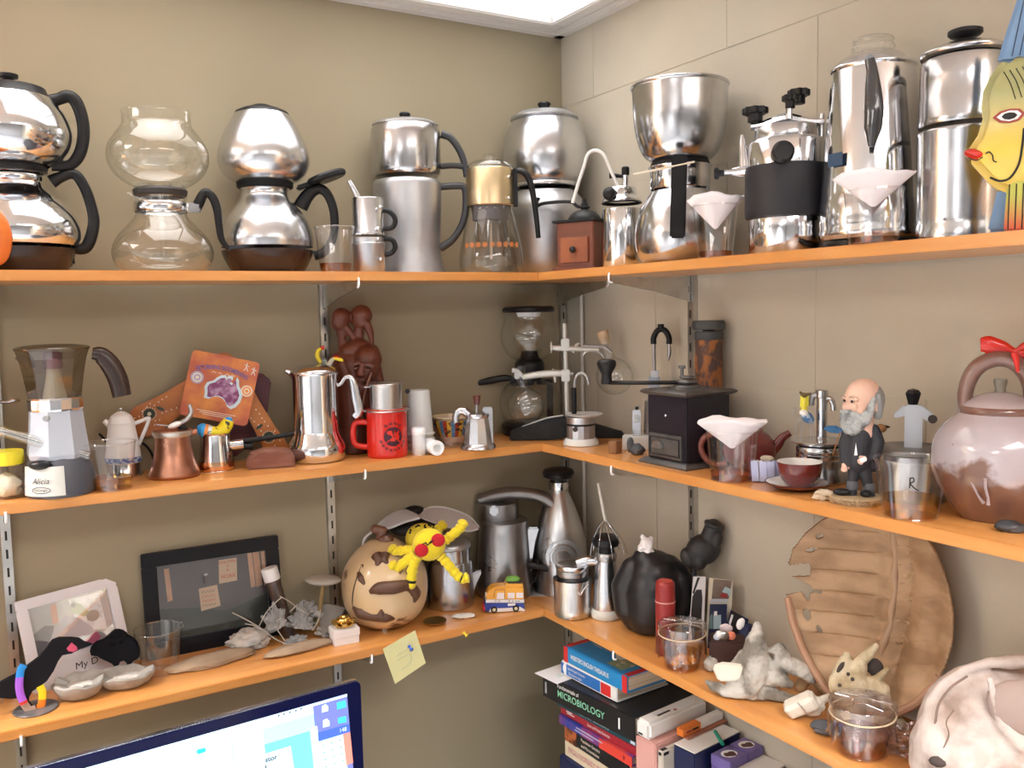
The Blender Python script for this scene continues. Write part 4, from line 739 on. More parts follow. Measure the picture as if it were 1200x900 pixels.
mk('staff', tube([(0.035, -0.05, 0.1609), (0.02411, -0.05, 0.1311), (0.01638, -0.05, 0.09789), (0.01358, -0.05, 0.06436)], .0022, 8), mat('worn wood edge', (.28, .13, .09), .4), t)

t = thing('red_mug', 'red mug with a black oval print under a metal drip filter', 'mug', (-0.5238, -0.148, 1.5735), -0.3964)
mk('mug_body', lathe([(0, 0.001), (0.03737, 0.0), (0.03919, 0.002518), (0.03952, 0.006713), (0.0387, 0.09026), (0.03803, 0.09359), (0.03605, 0.09194), (0.03569, 0.01342)], 52), M_red, t)
mk('handle', tube([(-0.03444, 0.0, 0.06687), (-0.05391, 0.0, 0.06846), (-0.06222, 0.0, 0.06297), (-0.06524, 0.0, 0.04649), (-0.06339, 0.0, 0.02978), (-0.05712, 0.0, 0.02285), (-0.03607, 0.0, 0.01861)], .0058, 12, 5), M_red, t)
_r = 0.03944; _z = 0.04216
def wrap_shape(pts, r, a0, z0, th=.0003):
    bm = bmesh.new(); n = len(pts); c = bm.verts.new(wrap_pt(r + th, a0, z0)); vs_ = [bm.verts.new(wrap_pt(r + th, a0 + x / r, z0 + z)) for x, z in pts]
    mid = [bm.verts.new(wrap_pt(r + th, a0 + x * .5 / r, z0 + z * .5)) for x, z in pts]
    for k in range(n): bm.faces.new((c, mid[k], mid[(k + 1) % n])); bm.faces.new((mid[k], vs_[k], vs_[(k + 1) % n], mid[(k + 1) % n]))
    return bm
em = mk('printed_emblem', wrap_shape(disc(.0185, .0185, n=32), _r, .31, _z), mat('dark print', (.05, .008, .02), .4), t, False)
mk('emblem_mark', join(wrap_shape([(-.013, .011), (-.003, .012), (-.004, .006), (-.012, .006)], _r, .31, _z, .0006), wrap_shape([(.002, .012), (.013, .011), (.012, .006), (.003, .007)], _r, .31, _z, .0006), wrap_shape([(-.006, -.009), (-.001, .004), (.004, -.009)], _r, .31, _z, .0006), wrap_shape(disc(.0045, .0055, n=14), _r, .31 + .2, _z - .001, .0006), wrap_shape([(-.015, -.010), (.015, -.010), (.014, -.012), (-.014, -.012)], _r, .31, _z, .0006)), M_red, em, False)
M_dkred = mat('dark red print', (.16, .008, .012), .4)
for q in range(9):
    an = PI + .35 + (PI - .5) * q / 8; mk('print_block', wrap_shape([(-.0027, -.0024), (.0027, -.0028), (.0029, .0022), (-.0024, .0026)], _r, .31 + .0255 * math.cos(an) / _r, _z + .0255 * math.sin(an)), M_dkred, t, False)
for q in range(4):
    an = 1.0 + 1.15 * q / 3; mk('print_block', wrap_shape([(-.0032, -.0024), (.0032, -.0024), (.003, .0024), (-.003, .0024)], _r, .31 + .0255 * math.cos(an) / _r, _z + .0255 * math.sin(an)), M_dkred, t, False)
t = thing('drip_filter', 'small steel drip filter with wide flange sitting on the red mug', 'coffee filter', (-0.5238, -0.148, 1.6614), -0.3964)
M_brush = mat('brushed steel', (.62, .61, .6), .25, 1, rvar=(30, .35, (1, 1, .05)))
mk('flange', lathe([(0.02976, 0.0009953), (0.04464, 0.001328), (0.0453, 0.003324), (0.03306, 0.004987), (0.02975, 0.006816)], 48), M_brush, t)
mk('chamber', lathe([(0.03058, 0.002659), (0.03053, 0.0425), (0.03134, 0.04913), (0.03216, 0.05161)], 44), M_brush, t)
mk('lid', lathe(sm([(0.03216, 0.05078), (0.03166, 0.05409), (0.02308, 0.05641), (0.0, 0.0574)]), 44), M_brush, t)
mk('tab', rbox(.018, .012, .0022, (-0.03214, 0.0, 0.04688), .0006), M_chrome, t)
mk('black_tab', rbox(.010, .014, .0085, (0.04183, 0.0, 0.03279), .002), M_black, t)

t = thing('plastic_cup_stack', 'upturned stack of frosted white plastic cups behind the red mug', 'cups', (-0.4384, -0.115, 1.5735), -0.4334)
M_frost = mat('frosted plastic', (.78, .80, .80), .4, trans=.25)
for k in range(4):
    z0_ = 0.01073 * k
    mk('cup', lathe([(0.02768, z0_), (0.0301, z0_), (0.0301, z0_ + .002), (0.02699, z0_ + .004), (0.02214, z0_ + 0.0865), (0.02041, z0_ + 0.0891), (0, z0_ + 0.0891)], 40), M_frost, t)
t = thing('plastic_vial', 'small white plastic vial standing beside the red mug', 'vial', (-0.4683, -0.173, 1.5735), -0.4319)
mk('vial_body', solid([(0.01201, 0.0), (0.01301, 0.001684), (0.01298, 0.04204), (0.01165, 0.04372)], 28), mat('milky plastic', (.68, .69, .70), .35), t)
mk('cap', solid([(0.01331, 0.03989), (0.01398, 0.04157), (0.01364, 0.05163), (0.01231, 0.05331)], 28), M_white, t)
t = thing('white_roll', 'small white plastic cap lying on its side beside the standing vial', 'cap', (-0.4428, -0.1842, 1.5879), -0.448)
mk('ring', xf(lathe([(.0145, -.022), (.0145, .022), (.008, .022), (.0075, .004), (.0145, -.022)], 30), (0, 0, 0), (PI / 2, 0, .35)), M_white, t)
mk('core', xf(cyl(.0078, .020, (0, 0, 0), 20), (0, 0, 0), (PI / 2, 0, .35)), M_frost, t)
tag(mk('plastic_disc', lathe([(0, .001), (.026, .001), (.028, .006), (.0255, .0065), (.024, .003), (0, .003)], 36), M_plas, loc=(-0.3773, -0.1213, 1.5735)), 'clear round plastic disc lying flat before the patterned bowl', 'disc')

t = thing('patterned_bowl', 'small bowl painted with yellow, blue and red patterns', 'bowl', (-0.3462, -0.082, 1.5735), -0.4711)
M_pat = mat('cream glaze', (.70, .55, .45), .3)
mk('bowl_body', lathe(sm([(0.01622, 0.0), (0.01983, 0.001819), (0.02613, 0.009091), (0.03152, 0.01818)]), 40), M_pat, t)
# painted panels follow each other round the bowl
for k in range(30):
    a0 = 2 * PI * k / 30; bm = bmesh.new(); rr = [(0.0317, 0.01976), (0.03637, 0.02975), (0.04031, 0.04063), (0.04352, 0.05512)]; b0 = 0.01727 - rr[0][1]
    rows = [[bm.verts.new((r * math.cos(a0 + q), r * math.sin(a0 + q), z + b0)) for q in (0, 2 * PI / 30)] for r, z in rr]
    for u, w_ in zip(rows, rows[1:]): bm.faces.new((u[0], u[1], w_[1], w_[0]))
    mk('painted_panel', bm, [mat('yellow glaze', (.72, .42, .05), .25, 0, (120, (.08, .06, .05), .55, .6)), mat('blue glaze', (.09, .22, .42), .25, 0, (120, (.6, .6, .5), .55, .6)), mat('red brown glaze', (.42, .06, .03), .25, 0, (120, (.03, .03, .03), .5, .6))][k % 3] if k < 3 else MATS[('yellow glaze', 'blue glaze', 'red brown glaze')[k % 3]], t, True)
mk('rim', lathe([(0.04244, 0.05512), (0.04424, 0.05694), (0.04388, 0.05875), (0.04208, 0.05875), (0.04137, 0.05512)], 40), mat('cream rim glaze', (.74, .62, .36), .3), t)
mk('inside', lathe(sm([(0.04208, 0.05694), (0.03779, 0.04063), (0.02971, 0.02611), (0.01802, 0.0134), (0.0, 0.009764)]), 40), M_pat, t)

t = thing('small_moka_pot', 'small bright aluminium moka pot with curved spout and wooden knob', 'coffee maker', (-0.3388, -0.1767, 1.5735), -0.4992)
mk('flange', solid([(0.03371, 0.0), (0.0363, 0.001746), (0.03543, 0.00611), (0.0311, 0.01134)], 40), M_satin, t)
mk('boiler', solid([(0.03111, 0.002461), (0.02814, 0.02686), (0.02344, 0.05815), (0.02206, 0.06509)], 10), M_satin, t, False)
mk('lid', solid([(0.02275, 0.06336), (0.02412, 0.06683), (0.02343, 0.07116), (0.0155, 0.07463)], 32), M_satin, t)
mk('stem', cyl(.0032, .017, (-0.0007298, 0.0, 0.07205), 12), M_steel, t)
mk('knob', xf(lathe(sm([(0, 0), (.005, 0), (.0065, .004), (.008, .013), (.008, .018), (0, .019)], 3), 8), (-0.0003136, 0.0, 0.08936)), mat('dark varnished knob', (.11, .03, .02), .3), t)
mk('spout', tube([(-0.01466, 0.0, 0.06547), (-0.02644, 0.0, 0.07617), (-0.03846, 0.0, 0.07648), (-0.04393, 0.0, 0.06449), (-0.04334, 0.0, 0.05407)], [.009, .0085, .0078, .007, .0065], 12), M_satin, t)
mk('handle', prism([(0.01168, 0.08256), (0.03074, 0.08207), (0.03078, 0.006795), (0.022, 0.00352), (0.01982, 0.05965), (0.009497, 0.06342)], .014, (0, .014, 0), bev=.002), M_alu, t)

# ================================================================ middle shelf, corner and block wall
t = thing('glass_siphon', 'glass siphon brewer with black lid and two globes behind the lab stand', 'coffee maker', (-0.1442, -0.068, 1.5735), -0.5596)
mk('base', solid([(0.06128, 0.0), (0.0651, 0.003863), (0.06505, 0.02316), (0.05738, 0.02894)], 36), M_black, t)
mk('base_post', rbox(.014, .012, 0.1201, (.045, .035, 0), .003), M_black, t)
mk('clamp', join(rbox(.055, .016, .02, (-0.01722, 0.0, 0.1089), .003), rbox(.03, .012, .012, (.03, .025, 0.1086), .002)), M_black, t)
mk('lower_globe', lathe(sm([(0.01531, 0.006777), (0.03827, 0.01256), (0.05546, 0.02606), (0.06686, 0.05107), (0.06871, 0.07412), (0.06292, 0.09712), (0.04954, 0.1143), (0.02667, 0.122), (0.02475, 0.1315)]), 48), M_glass, t)
mk('stopper', solid(sm([(0.02667, 0.1201), (0.02761, 0.1315), (0.03236, 0.1392), (0.03329, 0.1506), (0.03137, 0.162), (0.02281, 0.1697), (0.019, 0.1811), (0.0171, 0.1868)], 2), 32), M_black, t)
mk('upper_globe', lathe(sm([(0.01711, 0.162), (0.03802, 0.1697), (0.05319, 0.1849), (0.06263, 0.2077), (0.06353, 0.2266), (0.05874, 0.2455), (0.05398, 0.2569), (0.053, 0.2701)]), 52), M_glass, t)
lid = mk('lid', solid([(0.05583, 0.272), (0.05866, 0.2758), (0.0577, 0.2814), (0.05107, 0.2852)], 40), M_black, t)
mk('lid_insert', solid([(0.02461, 0.2626), (0.02839, 0.272)], 28), M_white, lid)
mk('handle', tube([(-0.02857, 0.01, 0.1198), (-0.05526, 0.01, 0.1261), (-0.08796, 0.01, 0.121), (-0.1169, 0.01, 0.1158), (-0.1399, 0.01, 0.1143)], [.005, .0075, .008, .006, .0015], 12, 4, .5), M_black, t)

t = thing('lab_stand', 'laboratory stand with black angled foot and grey rod in the shelf corner', 'lab stand', (-0.135, -0.168, 1.5735), -0.6)
M_clamp = mat('grey cast clamp', (.62, .62, .59), .38, .6, rvar=(30, .5))
mk('foot', join(prism([(x, max(z, .0005)) for x, z in [(-0.1066, -0.01083), (-0.1022, 0.02225), (-0.0271, 0.0451), (0.01107, 0.05007), (0.02369, 0.04624), (0.02307, 0.005998), (-0.02791, -0.0007233)]], .022, (0, -.018, 0), bev=.003), prism([(x, max(z, .0005)) for x, z in [(0.01649, 0.04597), (0.08197, 0.03034), (0.1382, 0.01304), (0.1416, -0.00544), (0.1289, -0.007132), (0.08155, -0.002869), (0.01582, 0.00348)]], .02, bev=.003), cyl(.011, .022, (0.01617, 0.0, 0.02567), 20)), M_iron, t)
mk('foot_edge', tube([(-0.07837, -0.018, 0.02837), (-0.02709, -0.018, 0.04602), (0.00929, -0.018, 0.05192)], .0028, 8), M_steel, t)
mk('rod', tube([(0.01817, 0.0, 0.03672), (0.0151, 0.0, 0.2471)], .0052, 16, smooth=False), M_clamp, t)
for nm, row in (('boss_upper', 407), ('boss_lower', 440)):
    z_ = {407: 0.1892, 440: 0.1234}[row]
    mk('boss', rbox(.018, .020, .026, ({407: 0.016, 440: 0.01587}[row], 0, z_), .002), M_clamp, t)
# upper clamp: runs right to the corked flask, thumb knob on its left end
u = mk('clamp_arm', tube([(-0.01388, 0.0, 0.1968), (0.002454, 0.0, 0.1946), (0.04781, 0.0, 0.192), (0.08762, 0.0, 0.1894)], [.005, .0068, .0058, .0052], 12, 4), M_clamp, t)
mk('thumb_knob', xf(cyl(.0125, .004, (0, 0, 0), 20), (-0.0157, 0.0, 0.1968), (0, PI / 2, 0)), M_clamp, u)
mk('wing_nut', tube([(0.03137, 0.0, 0.185), (0.03885, 0.0, 0.1994), (0.04618, 0.0, 0.2047)], [.003, .004, .002], 8), M_clamp, u)
mk('wing_nut', tube([(0.05304, 0.0, 0.1773), (0.06225, 0.0, 0.1881), (0.07136, 0.0, 0.1916)], [.002, .004, .003], 8), M_clamp, u)
mk('jaw', join(tube([(0.05335, 0.0, 0.1992), (0.0841, 0.0, 0.1977), (0.1003, 0.0, 0.1947), (0.1147, 0.0, 0.1835)], .0036, 8), tube([(0.08036, 0.0, 0.1878), (0.09114, 0.0, 0.1821), (0.09826, 0.0, 0.1729)], .003, 8)), M_steel, u)
lw_ = mk('clamp_arm', tube([(0.01795, 0.0, 0.1396), (-0.007539, 0.0, 0.1409), (-0.0441, 0.0, 0.1388), (-0.07714, 0.0, 0.1338)], [.0075, .0078, .0076, .0068], 12, 4), M_clamp, t)
mk('wing_nut', tube([(-0.01102, 0.0, 0.1511), (-0.007616, 0.0, 0.1364), (-0.006037, 0.0, 0.1217)], [.002, .004, .002], 8), M_clamp, lw_)
mk('tail_rod', tube([(0.01795, 0.0, 0.1396), (0.03251, 0.0, 0.1394)], .0042, 10), M_steel, lw_)
mk('jaw', join(tube([(-0.07527, 0.0, 0.1356), (-0.08787, 0.0, 0.1469), (-0.09883, 0.0, 0.1489)], [.004, .0045, .005], 10), xf(rbox(.011, .014, .016, (0, 0, 0), .002), (-0.08821, 0.0, 0.1303))), M_frost, lw_)
def flask(label, loc, rz, r, neck_r, neck_l, tilt):
    t = thing('round_flask', label, 'flask', loc, rz); t.rotation_euler = (0, tilt, rz)
    pr = [(r * math.sin(q), -r * math.cos(q)) for q in [PI * k / 20 for k in range(18)]]; pr = [p for p in pr if not (p[1] > 0 and p[0] < neck_r)]
    mk('flask_body', lathe(pr + [(neck_r, r * 1.02), (neck_r, r + neck_l), (neck_r * 1.18, r + neck_l + .001), (neck_r * 1.18, r + neck_l + .003)], 44), M_glass, t)
    return t
t = flask('round-bottomed glass flask clamped on the left side of the lab stand', (-0.1936, -0.1279, 1.6447), -0.6, 0.03948, .0115, 0.04407, -.13)
t = flask('corked round glass flask clamped on the right side of the lab stand', (-0.03637, -0.2355, 1.706), -0.6, 0.03948, .0115, 0.04591, -.25)
mk('cork', lathe([(0, 0.07345), (.0098, 0.07345), (.0128, 0.09733), (.012, 0.1001), (0, 0.101)], 24), mat('cork', (.62, .45, .29), .8, 0, (60, (.4, .26, .15), .5, .75), (120, .4)), t)

t = thing('plate_top_espresso_maker', 'small white and steel espresso maker with dish top and thin swan neck', 'coffee maker', (-0.1472, -0.2658, 1.5735), -0.6167)
mk('flange', solid([(0.035, 0.0), (0.03674, 0.001767), (0.03498, 0.008831), (0.0306, 0.01413)], 40), mat('white grey enamel', (.66, .67, .64), .3), t)
mk('body', solid([(0.02973, 0.005215), (0.02934, 0.03694), (0.02934, 0.04134)], 16), M_alu, t, False)
mk('seam', lathe([(0.02899, 0.04046), (0.03038, 0.04134), (0.03038, 0.04398), (0.02898, 0.04486)], 36), M_black, t)
mk('collar', solid([(0.02933, 0.04398), (0.02967, 0.05453), (0.03053, 0.05804)], 36), M_alu, t)
M_palem = mat('pale matt metal', (.60, .60, .59), .38, .35)
mk('dish', xf(lathe(sm([(0, 0), (.02, 0), (.032, .0035), (.0375, .007), (.0365, .0078), (.03, .005), (.018, .0025), (0, .0025)], 3), 44), (0.007834, 0.0, 0.05619)), M_palem, t)
mk('valve', xf(cyl(.005, .006, (0, 0, 0), 12), (-0.01149, -0.028, 0.03559), (PI / 2, 0, 0)), M_brown, t)
mk('grip', cyl(.0052, 0.05429, (-0.01294, 0.0, 0.06346), 14, .001), M_matte, t)
mk('swan_pipe', tube([(-0.01216, 0.0, 0.116), (-0.01106, 0.0, 0.1317), (-0.004807, 0.0, 0.1438), (0.005625, 0.0, 0.1463), (0.01417, 0.0, 0.1383), (0.01742, 0.0, 0.1226)], [.0028, .0028, .0032, .0035, .0035, .0028], 10), M_steel, t)

tag(mk('wooden_cube', rbox(.019, .019, .024, (0, 0, 0), .0012), mat('brown wood block', (.30, .15, .07), .6, 0, (12, (.2, .09, .04), .4, .7, (1, 8, 1)))), 'small brown wooden cube before the black box grinder', 'block').location = (-0.1589, -0.3949, 1.5735)
bpy.data.objects['wooden_cube'].rotation_euler = (0, 0, .25)
M_drock = mat('dark grey rock', (.07, .075, .085), .75, 0, (20, (.12, .12, .13), .4, .7), (60, .5))
tag(soft('dark_rock', [blob(.0145, .012, .0125, 5, .2, 1.5, 3, .7, (.003, 0, .009)), blob(.007, .007, .016, 7, .2, 1.5, 2, None, (-.010, 0, .019))], M_drock, None, .0015, 3, loc=(-0.1388, -0.4319, 1.5735), rz=-0.6783), 'dark grey horned rock between the wooden cube and the black grinder', 'rock')
t = thing('lighter', 'small silver lighter with a black cap standing on a white block', 'lighter', (-0.098, -0.3847, 1.6016), -0.6795)
mk('case', rbox(.016, .010, 0.0505, (0, 0, 0), .0015), M_satin, t)
mk('window', rbox(.009, .001, .014, (0, -.0052, .026), .0003), M_zinc, t)
mk('cap', rbox(.007, .007, .006, (.001, 0, 0.0505), .001), M_black, t)
tag(mk('white_block', rbox(.055, .03, 0.02804, (0, 0, 0), .002), mat('white melamine', (.66, .66, .64), .4)), 'flat white block carrying the silver lighter', 'block').location = (-0.098, -0.3847, 1.5735)
bpy.data.objects['white_block'].rotation_euler = (0, 0, -0.6795)

t = thing('black_neck_espresso_maker', 'grey espresso maker with a black arched neck behind the black grinder', 'coffee maker', (-0.045, -0.3885, 1.5735), -0.7043)
mk('boiler', solid([(0.03057, 0), (0.02888, 0.05782), (0.02718, 0.09188)], 30), M_alu, t)
mk('slab', rbox(0.02208, .014, 0.05262, (-0.007994, 0.0, 0.0885), .0015), mat('blue grey metal', (.33, .36, .42), .45, .6), t)
mk('post', rbox(0.01529, .013, 0.0203, (-0.006837, 0.0, 0.1327), .001), M_alu, t)
mk('rod', tube([(-0.007547, 0.0, 0.1496), (-0.008765, 0.0, 0.2103)], .0033, 10, smooth=False), M_steel, t)
mk('arched_neck', tube([(-0.008802, 0.0, 0.2053), (-0.008715, 0.0, 0.2171), (-0.00198, 0.0, 0.2304), (0.006326, 0.0, 0.2336), (0.01457, 0.0, 0.2301), (0.0211, 0.0, 0.2166), (0.02103, 0.0, 0.2049)], .0058, 12, 5), M_black, t)
mk('neck_cap', xf(solid([(.004, 0), (.005, .003), (.0065, .012), (.0055, .014)], 16), (0.005476, 0.0, 0.2303)), M_black, t)
mk('nozzle', tube([(0.02104, 0.0, 0.2065), (0.02179, 0.0, 0.1931), (0.02089, 0.0, 0.1813), (0.01918, 0.0, 0.1713)], [.0024, .0042, .0036, .001], 10, 4), M_steel, t)

t = thing('black_box_grinder', 'black iron box coffee grinder with pewter drawer and long crank', 'coffee grinder', (-0.1201, -0.557, 1.5735), 0)
# near corner towards the room; -x face carries the drawer
M_pewter = mat('dark pewter', (.22, .22, .22), .42, .9, (18, (.12, .12, .12), .4, .7), rvar=(20, .6))
M_jet = mat('black japanned metal', (.012, .012, .02), .3, bump=(30, .06))
mk('base_plate', solid([(.089, 0), (.089, .003), (.082, .008), (.076, .010)], 4), M_pewter, t, False)
hz = 0.1247
mk('box', rbox(.098, .106, hz - .009, (0, 0, .009), .002), M_jet, t)
mk('top_plate', join(xf(solid([(.076, 0), (.083, .003), (.086, .0065), (.078, .010), (.06, .0115)], 4), (0, 0, hz - .002), (0, 0, 0))), M_pewter, t, False)
mk('top_disc', cyl(.036, .003, (0, 0, hz + .0085), 36), M_pewter, t)
dr = mk('drawer', rbox(.006, .086, .042, (-.0505, .002, .013), .001), M_pewter, t)
mk('drawer_edge', join(*[rbox(.002, .078, .0015, (-.0542, .002, q), 0) for q in (.018, .048)] + [rbox(.002, .0015, .030, (-.0542, q, .018), 0) for q in (-.036, .040)]), M_jet, dr)
mk('pull', xf(prism([(.013 * math.cos(PI * k / 12), .013 * math.sin(PI * k / 12)) for k in range(13)], .008, bev=.001), (-.058, .016, .030), (0, 0, PI / 2)), M_steel, dr)
mk('rivet', ball(.0028, (-.0495, .003, .088), n=12), M_chrome, t)
hub = (-.010, -.008, hz + .0115)
mk('hub', join(cyl(.024, .004, hub, 30), cyl(.018, .008, (hub[0], hub[1], hub[2] + .006), 24, .003), cyl(.013, .004, (hub[0], hub[1], hub[2] + .016), 20)), M_pewter, t)
mk('wing_screw', join(cyl(.003, .018, (hub[0] - .006, hub[1] + .006, hub[2] + .018), 10), cyl(.0065, .005, (hub[0] - .006, hub[1] + .006, hub[2] + .033), 16)), M_pewter, t)
ck = mk('crank', tube([(-0.002423, -0.01486, 0.1446), (-0.05951, 0.03681, 0.1442), (-0.1109, 0.08333, 0.1446)], .0036, 4, 4, 1.2), M_iron, t)
mk('crank_knob', xf(solid(sm([(0.009063, 0.0), (0.01027, 0.003021), (0.009063, 0.01208), (0.009365, 0.01813), (0.0151, 0.0287), (0.01737, 0.03625), (0.0151, 0.04229), (0.007552, 0.04456)], 3), 28), (-0.1143, 0.08642, 0.1423)), M_black, ck)

t = thing('bark_canister', 'tall canister wrapped in rusty bark pattern with dark grey lid', 'canister', (-0.034, -0.5176, 1.5735), -0.7592)
mk('canister_body', lathe([(0.02476, 0), (0.02524, 0.01), (0.02479, 0.1011), (0.0254, 0.125), (0.02441, 0.1489), (0.02549, 0.1727), (0.02451, 0.1965), (0.02496, 0.2154)], 36), mat('rusty bark', (.36, .13, .035), .65, 0, (42, (.10, .055, .045), .46, .54, (1, 1, .7)), (70, 1.0), zmix=(.07, .03, (.14, .075, .06), 60, .05)), t)
mk('collar', solid([(0.02528, 0.2154), (0.02607, 0.217), (0.02605, 0.2281), (0.02447, 0.2312)], 36), mat('charcoal leather', (.06, .065, .07), .6, bump=(90, .2)), t)
mk('neck', solid([(0.01105, 0.2296), (0.01105, 0.2375)], 20), M_black, t)
mk('lid', solid([(0.02684, 0.2336), (0.02936, 0.2359), (0.02966, 0.247), (0.0276, 0.2509)], 36), MATS['charcoal leather'], t)

cup('clear plastic cup under a white filter before the maroon teapot', (-0.1695, -0.7135, 1.5735), -0.7846, 0.04105, 0.03421, 0.08061, .16, M_redtea)
paper_filter('white paper filter in the cup before the maroon teapot', (-0.1695, -0.7135, 1.6239), -0.7846, 0.05473, 0.04671, .034)

t = thing('maroon_teapot', 'small maroon clay teapot behind the filter cup', 'teapot', (-0.085, -0.6684, 1.5735), -0.8029)
mk('pot_body', solid(sm([(0.02895, 0), (0.03183, 0.007257), (0.04193, 0.01896), (0.04478, 0.03356), (0.04186, 0.04813), (0.03318, 0.05978), (0.02452, 0.0656)], 3), 40), M_maroon, t)
ld = mk('lid', lathe(sm([(0.02596, 0.06414), (0.02018, 0.06996), (0.01153, 0.07432), (0.0, 0.07722)]), 30), M_maroon, t)
mk('knob', ball(.006, (0, 0, 0.08157), n=14), M_maroon, ld)
mk('spout', tube([(0.02921, 0.0, 0.02981), (0.04432, 0.0, 0.04172), (0.05386, 0.0, 0.0549), (0.06609, 0.0, 0.06374)], [.013, .0095, .007, .0055], 14, 5), M_maroon, t)
mk('handle', tube([(-0.03785, 0.0, 0.05623), (-0.05625, 0.0, 0.06033), (-0.07337, 0.0, 0.05416), (-0.08057, 0.0, 0.03778), (-0.07346, 0.0, 0.01871), (-0.05634, 0.0, 0.007294), (-0.03647, 0.0, 0.009269)], .0055, 12, 5), mat('brown red clay', (.22, .07, .05), .35), t)

t = thing('sugar_caddy', 'small pale blue dish packed with sugar sachets', 'sugar packets', (-0.1419, -0.7597, 1.5735), -0.8211)
M_pale = mat('pale blue paper', (.50, .55, .80), .6); M_sach = mat('white sachet paper', (.72, .71, .70), .7)
mk('dish', rbox(0.04165, .026, .010, (0, 0, 0), .003), M_plas, t)
for k in range(9):
    mk('sachet', xf(prism([(-.0055, 0), (.0055, 0), (.0055, .030), (.004, .032), (.001, .031), (-.002, .0325), (-.0055, .031)], .0022), (-.016 + .004 * k, -.008 + .006 * (k % 3), .0015), (random.uniform(-.12, .12), random.uniform(-.15, .15), random.uniform(-.3, .3))), M_pale if k not in (1, 2, 4) else M_sach, t, False)
mk('packet', xf(blob(.010, .005, .005, 3, .15), (.001, .006, .036)), mat('cream packet', (.55, .48, .36), .6), t)

M_ox = mat('oxblood glaze', (.13, .016, .016), .2, coat=.5)
tag(mk('saucer', lathe(sm([(0, 0.001), (0.02056, 0.001), (0.02313, 0.002), (0.03854, 0.006), (0.04625, 0.0105), (0.04561, 0.0113), (0.03597, 0.0078), (0.02056, 0.0042), (0, 0.004)], 3), 48), M_ox), 'dark red saucer with white face under the dark red cup', 'saucer').location = (-0.1494, -0.8266, 1.5735)
mk('white_face', lathe([(0, 0.0047), (0.02056, 0.0049), (0.03597, 0.0085), (0.04445, 0.0117)], 44), mat('white glaze', (.80, .78, .76), .2), bpy.data.objects['saucer'])
t = thing('tea_cup', 'dark red fluted cup with white inside on its saucer', 'cup', (-0.1467, -0.8296, 1.5784), -0.853)
mk('cup_body', lathe(sm([(.018, 0), (.0195, .0015), (.027, .011), (.0315, .023), (.0335, .036), (.0332, .0375)], 3), 16), M_ox, t)
mk('cup_inside', lathe(sm([(.0332, .0375), (.0312, .034), (.028, .02), (.018, .006), (0, .004)], 3), 40), MATS['white glaze'], t)

t = thing('swan_neck_espresso_maker', 'chrome stovetop espresso maker with plate top and two curled spouts', 'coffee maker', (-0.07518, -0.8081, 1.5735), -0.8771)
mk('boiler', solid(sm([(0.04012, 0.0), (0.04144, 0.004064), (0.03874, 0.01489), (0.03605, 0.02571), (0.03603, 0.03516), (0.03469, 0.03921)], 3), 44), M_worn, t)
for r_ in (538, 533, 528): pass
mk('threaded_collar', solid([(0.03469, 0.03121), (0.03669, 0.03256), (0.03668, 0.0366), (0.03534, 0.03795), (0.03667, 0.04065), (0.03666, 0.04469), (0.03532, 0.04603), (0.03638, 0.04873), (0.03637, 0.05411), (0.03464, 0.0568)], 44), M_worn, t)
mk('plate', lathe(sm([(0.02664, 0.05545), (0.03995, 0.06083), (0.04594, 0.06419), (0.04527, 0.06513), (0.03596, 0.06218), (0.01865, 0.05949), (0.0, 0.05949)], 3), 48), M_satin, t)
mk('post', cyl(0.00802, 0.08027, (0.001995, 0.0, 0.06089), 22), M_worn, t)
mk('post_cap', cyl(0.009357, 0.012, (0.001441, 0.0, 0.1318), 22), M_worn, t)
mk('spout', tube([(0.007696, 0.0, 0.1305), (0.01393, 0.0, 0.1293), (0.01772, 0.0, 0.1227), (0.01905, 0.0, 0.1121)], [.005, .0048, .0044, .0042], 12), M_worn, t)
mk('spout', tube([(-0.004852, 0.0, 0.1357), (-0.01112, 0.0, 0.1343), (-0.01359, 0.0, 0.1262), (-0.01354, 0.0, 0.1196)], [.005, .0046, .0042, .0042], 12), M_steel, t)
def dl(pts, d): return [(p[0] - d[0], p[1] - d[1], p[2] - d[2]) for p in pts]
t = thing('wire_bird', 'painted tin bird with yellow head and wire legs on the espresso maker plate', 'ornament', (-0.09848, -0.7989, 1.6351), -0.8771)
M_byel = mat('yellow tin paint', (.75, .66, .06), .4); M_bblue = mat('blue white tin paint', (.06, .16, .34), .35, 0, (80, (.6, .7, .75), .5, .6))
mk('bird_body', xf(blob(.0125, .008, .008, 2, .06), (0.002444, 0.0, 0.0406), (0, .75, 0)), M_bblue, t)
mk('breast', xf(blob(.007, .006, .005, 2, .05), (-0.002557, -0.004, 0.04763), (0, .3, 0)), M_ink, t)
mk('neck', tube([(-0.002634, 0.0, 0.0485), (-0.002081, 0.0, 0.0605), (-0.00152, 0.0, 0.07115)], [.0055, .0045, .0048], 12), MATS['sachet'] if 'sachet' in MATS else M_byel, t)
mk('head_side', join(tube([(-0.00709, 0.0, 0.05642), (-0.005935, 0.0, 0.07375)], .0018, 8), tube([(0.002957, 0.0, 0.05791), (0.002852, 0.0, 0.07386)], .0018, 8)), M_byel, t)
mk('crest', tube([(-0.009122, 0.0, 0.08036), (-0.002801, 0.0, 0.07512), (0.008454, 0.0, 0.0779)], [.0012, .004, .0012], 8), mat('brown tin paint', (.10, .07, .02), .4), t)
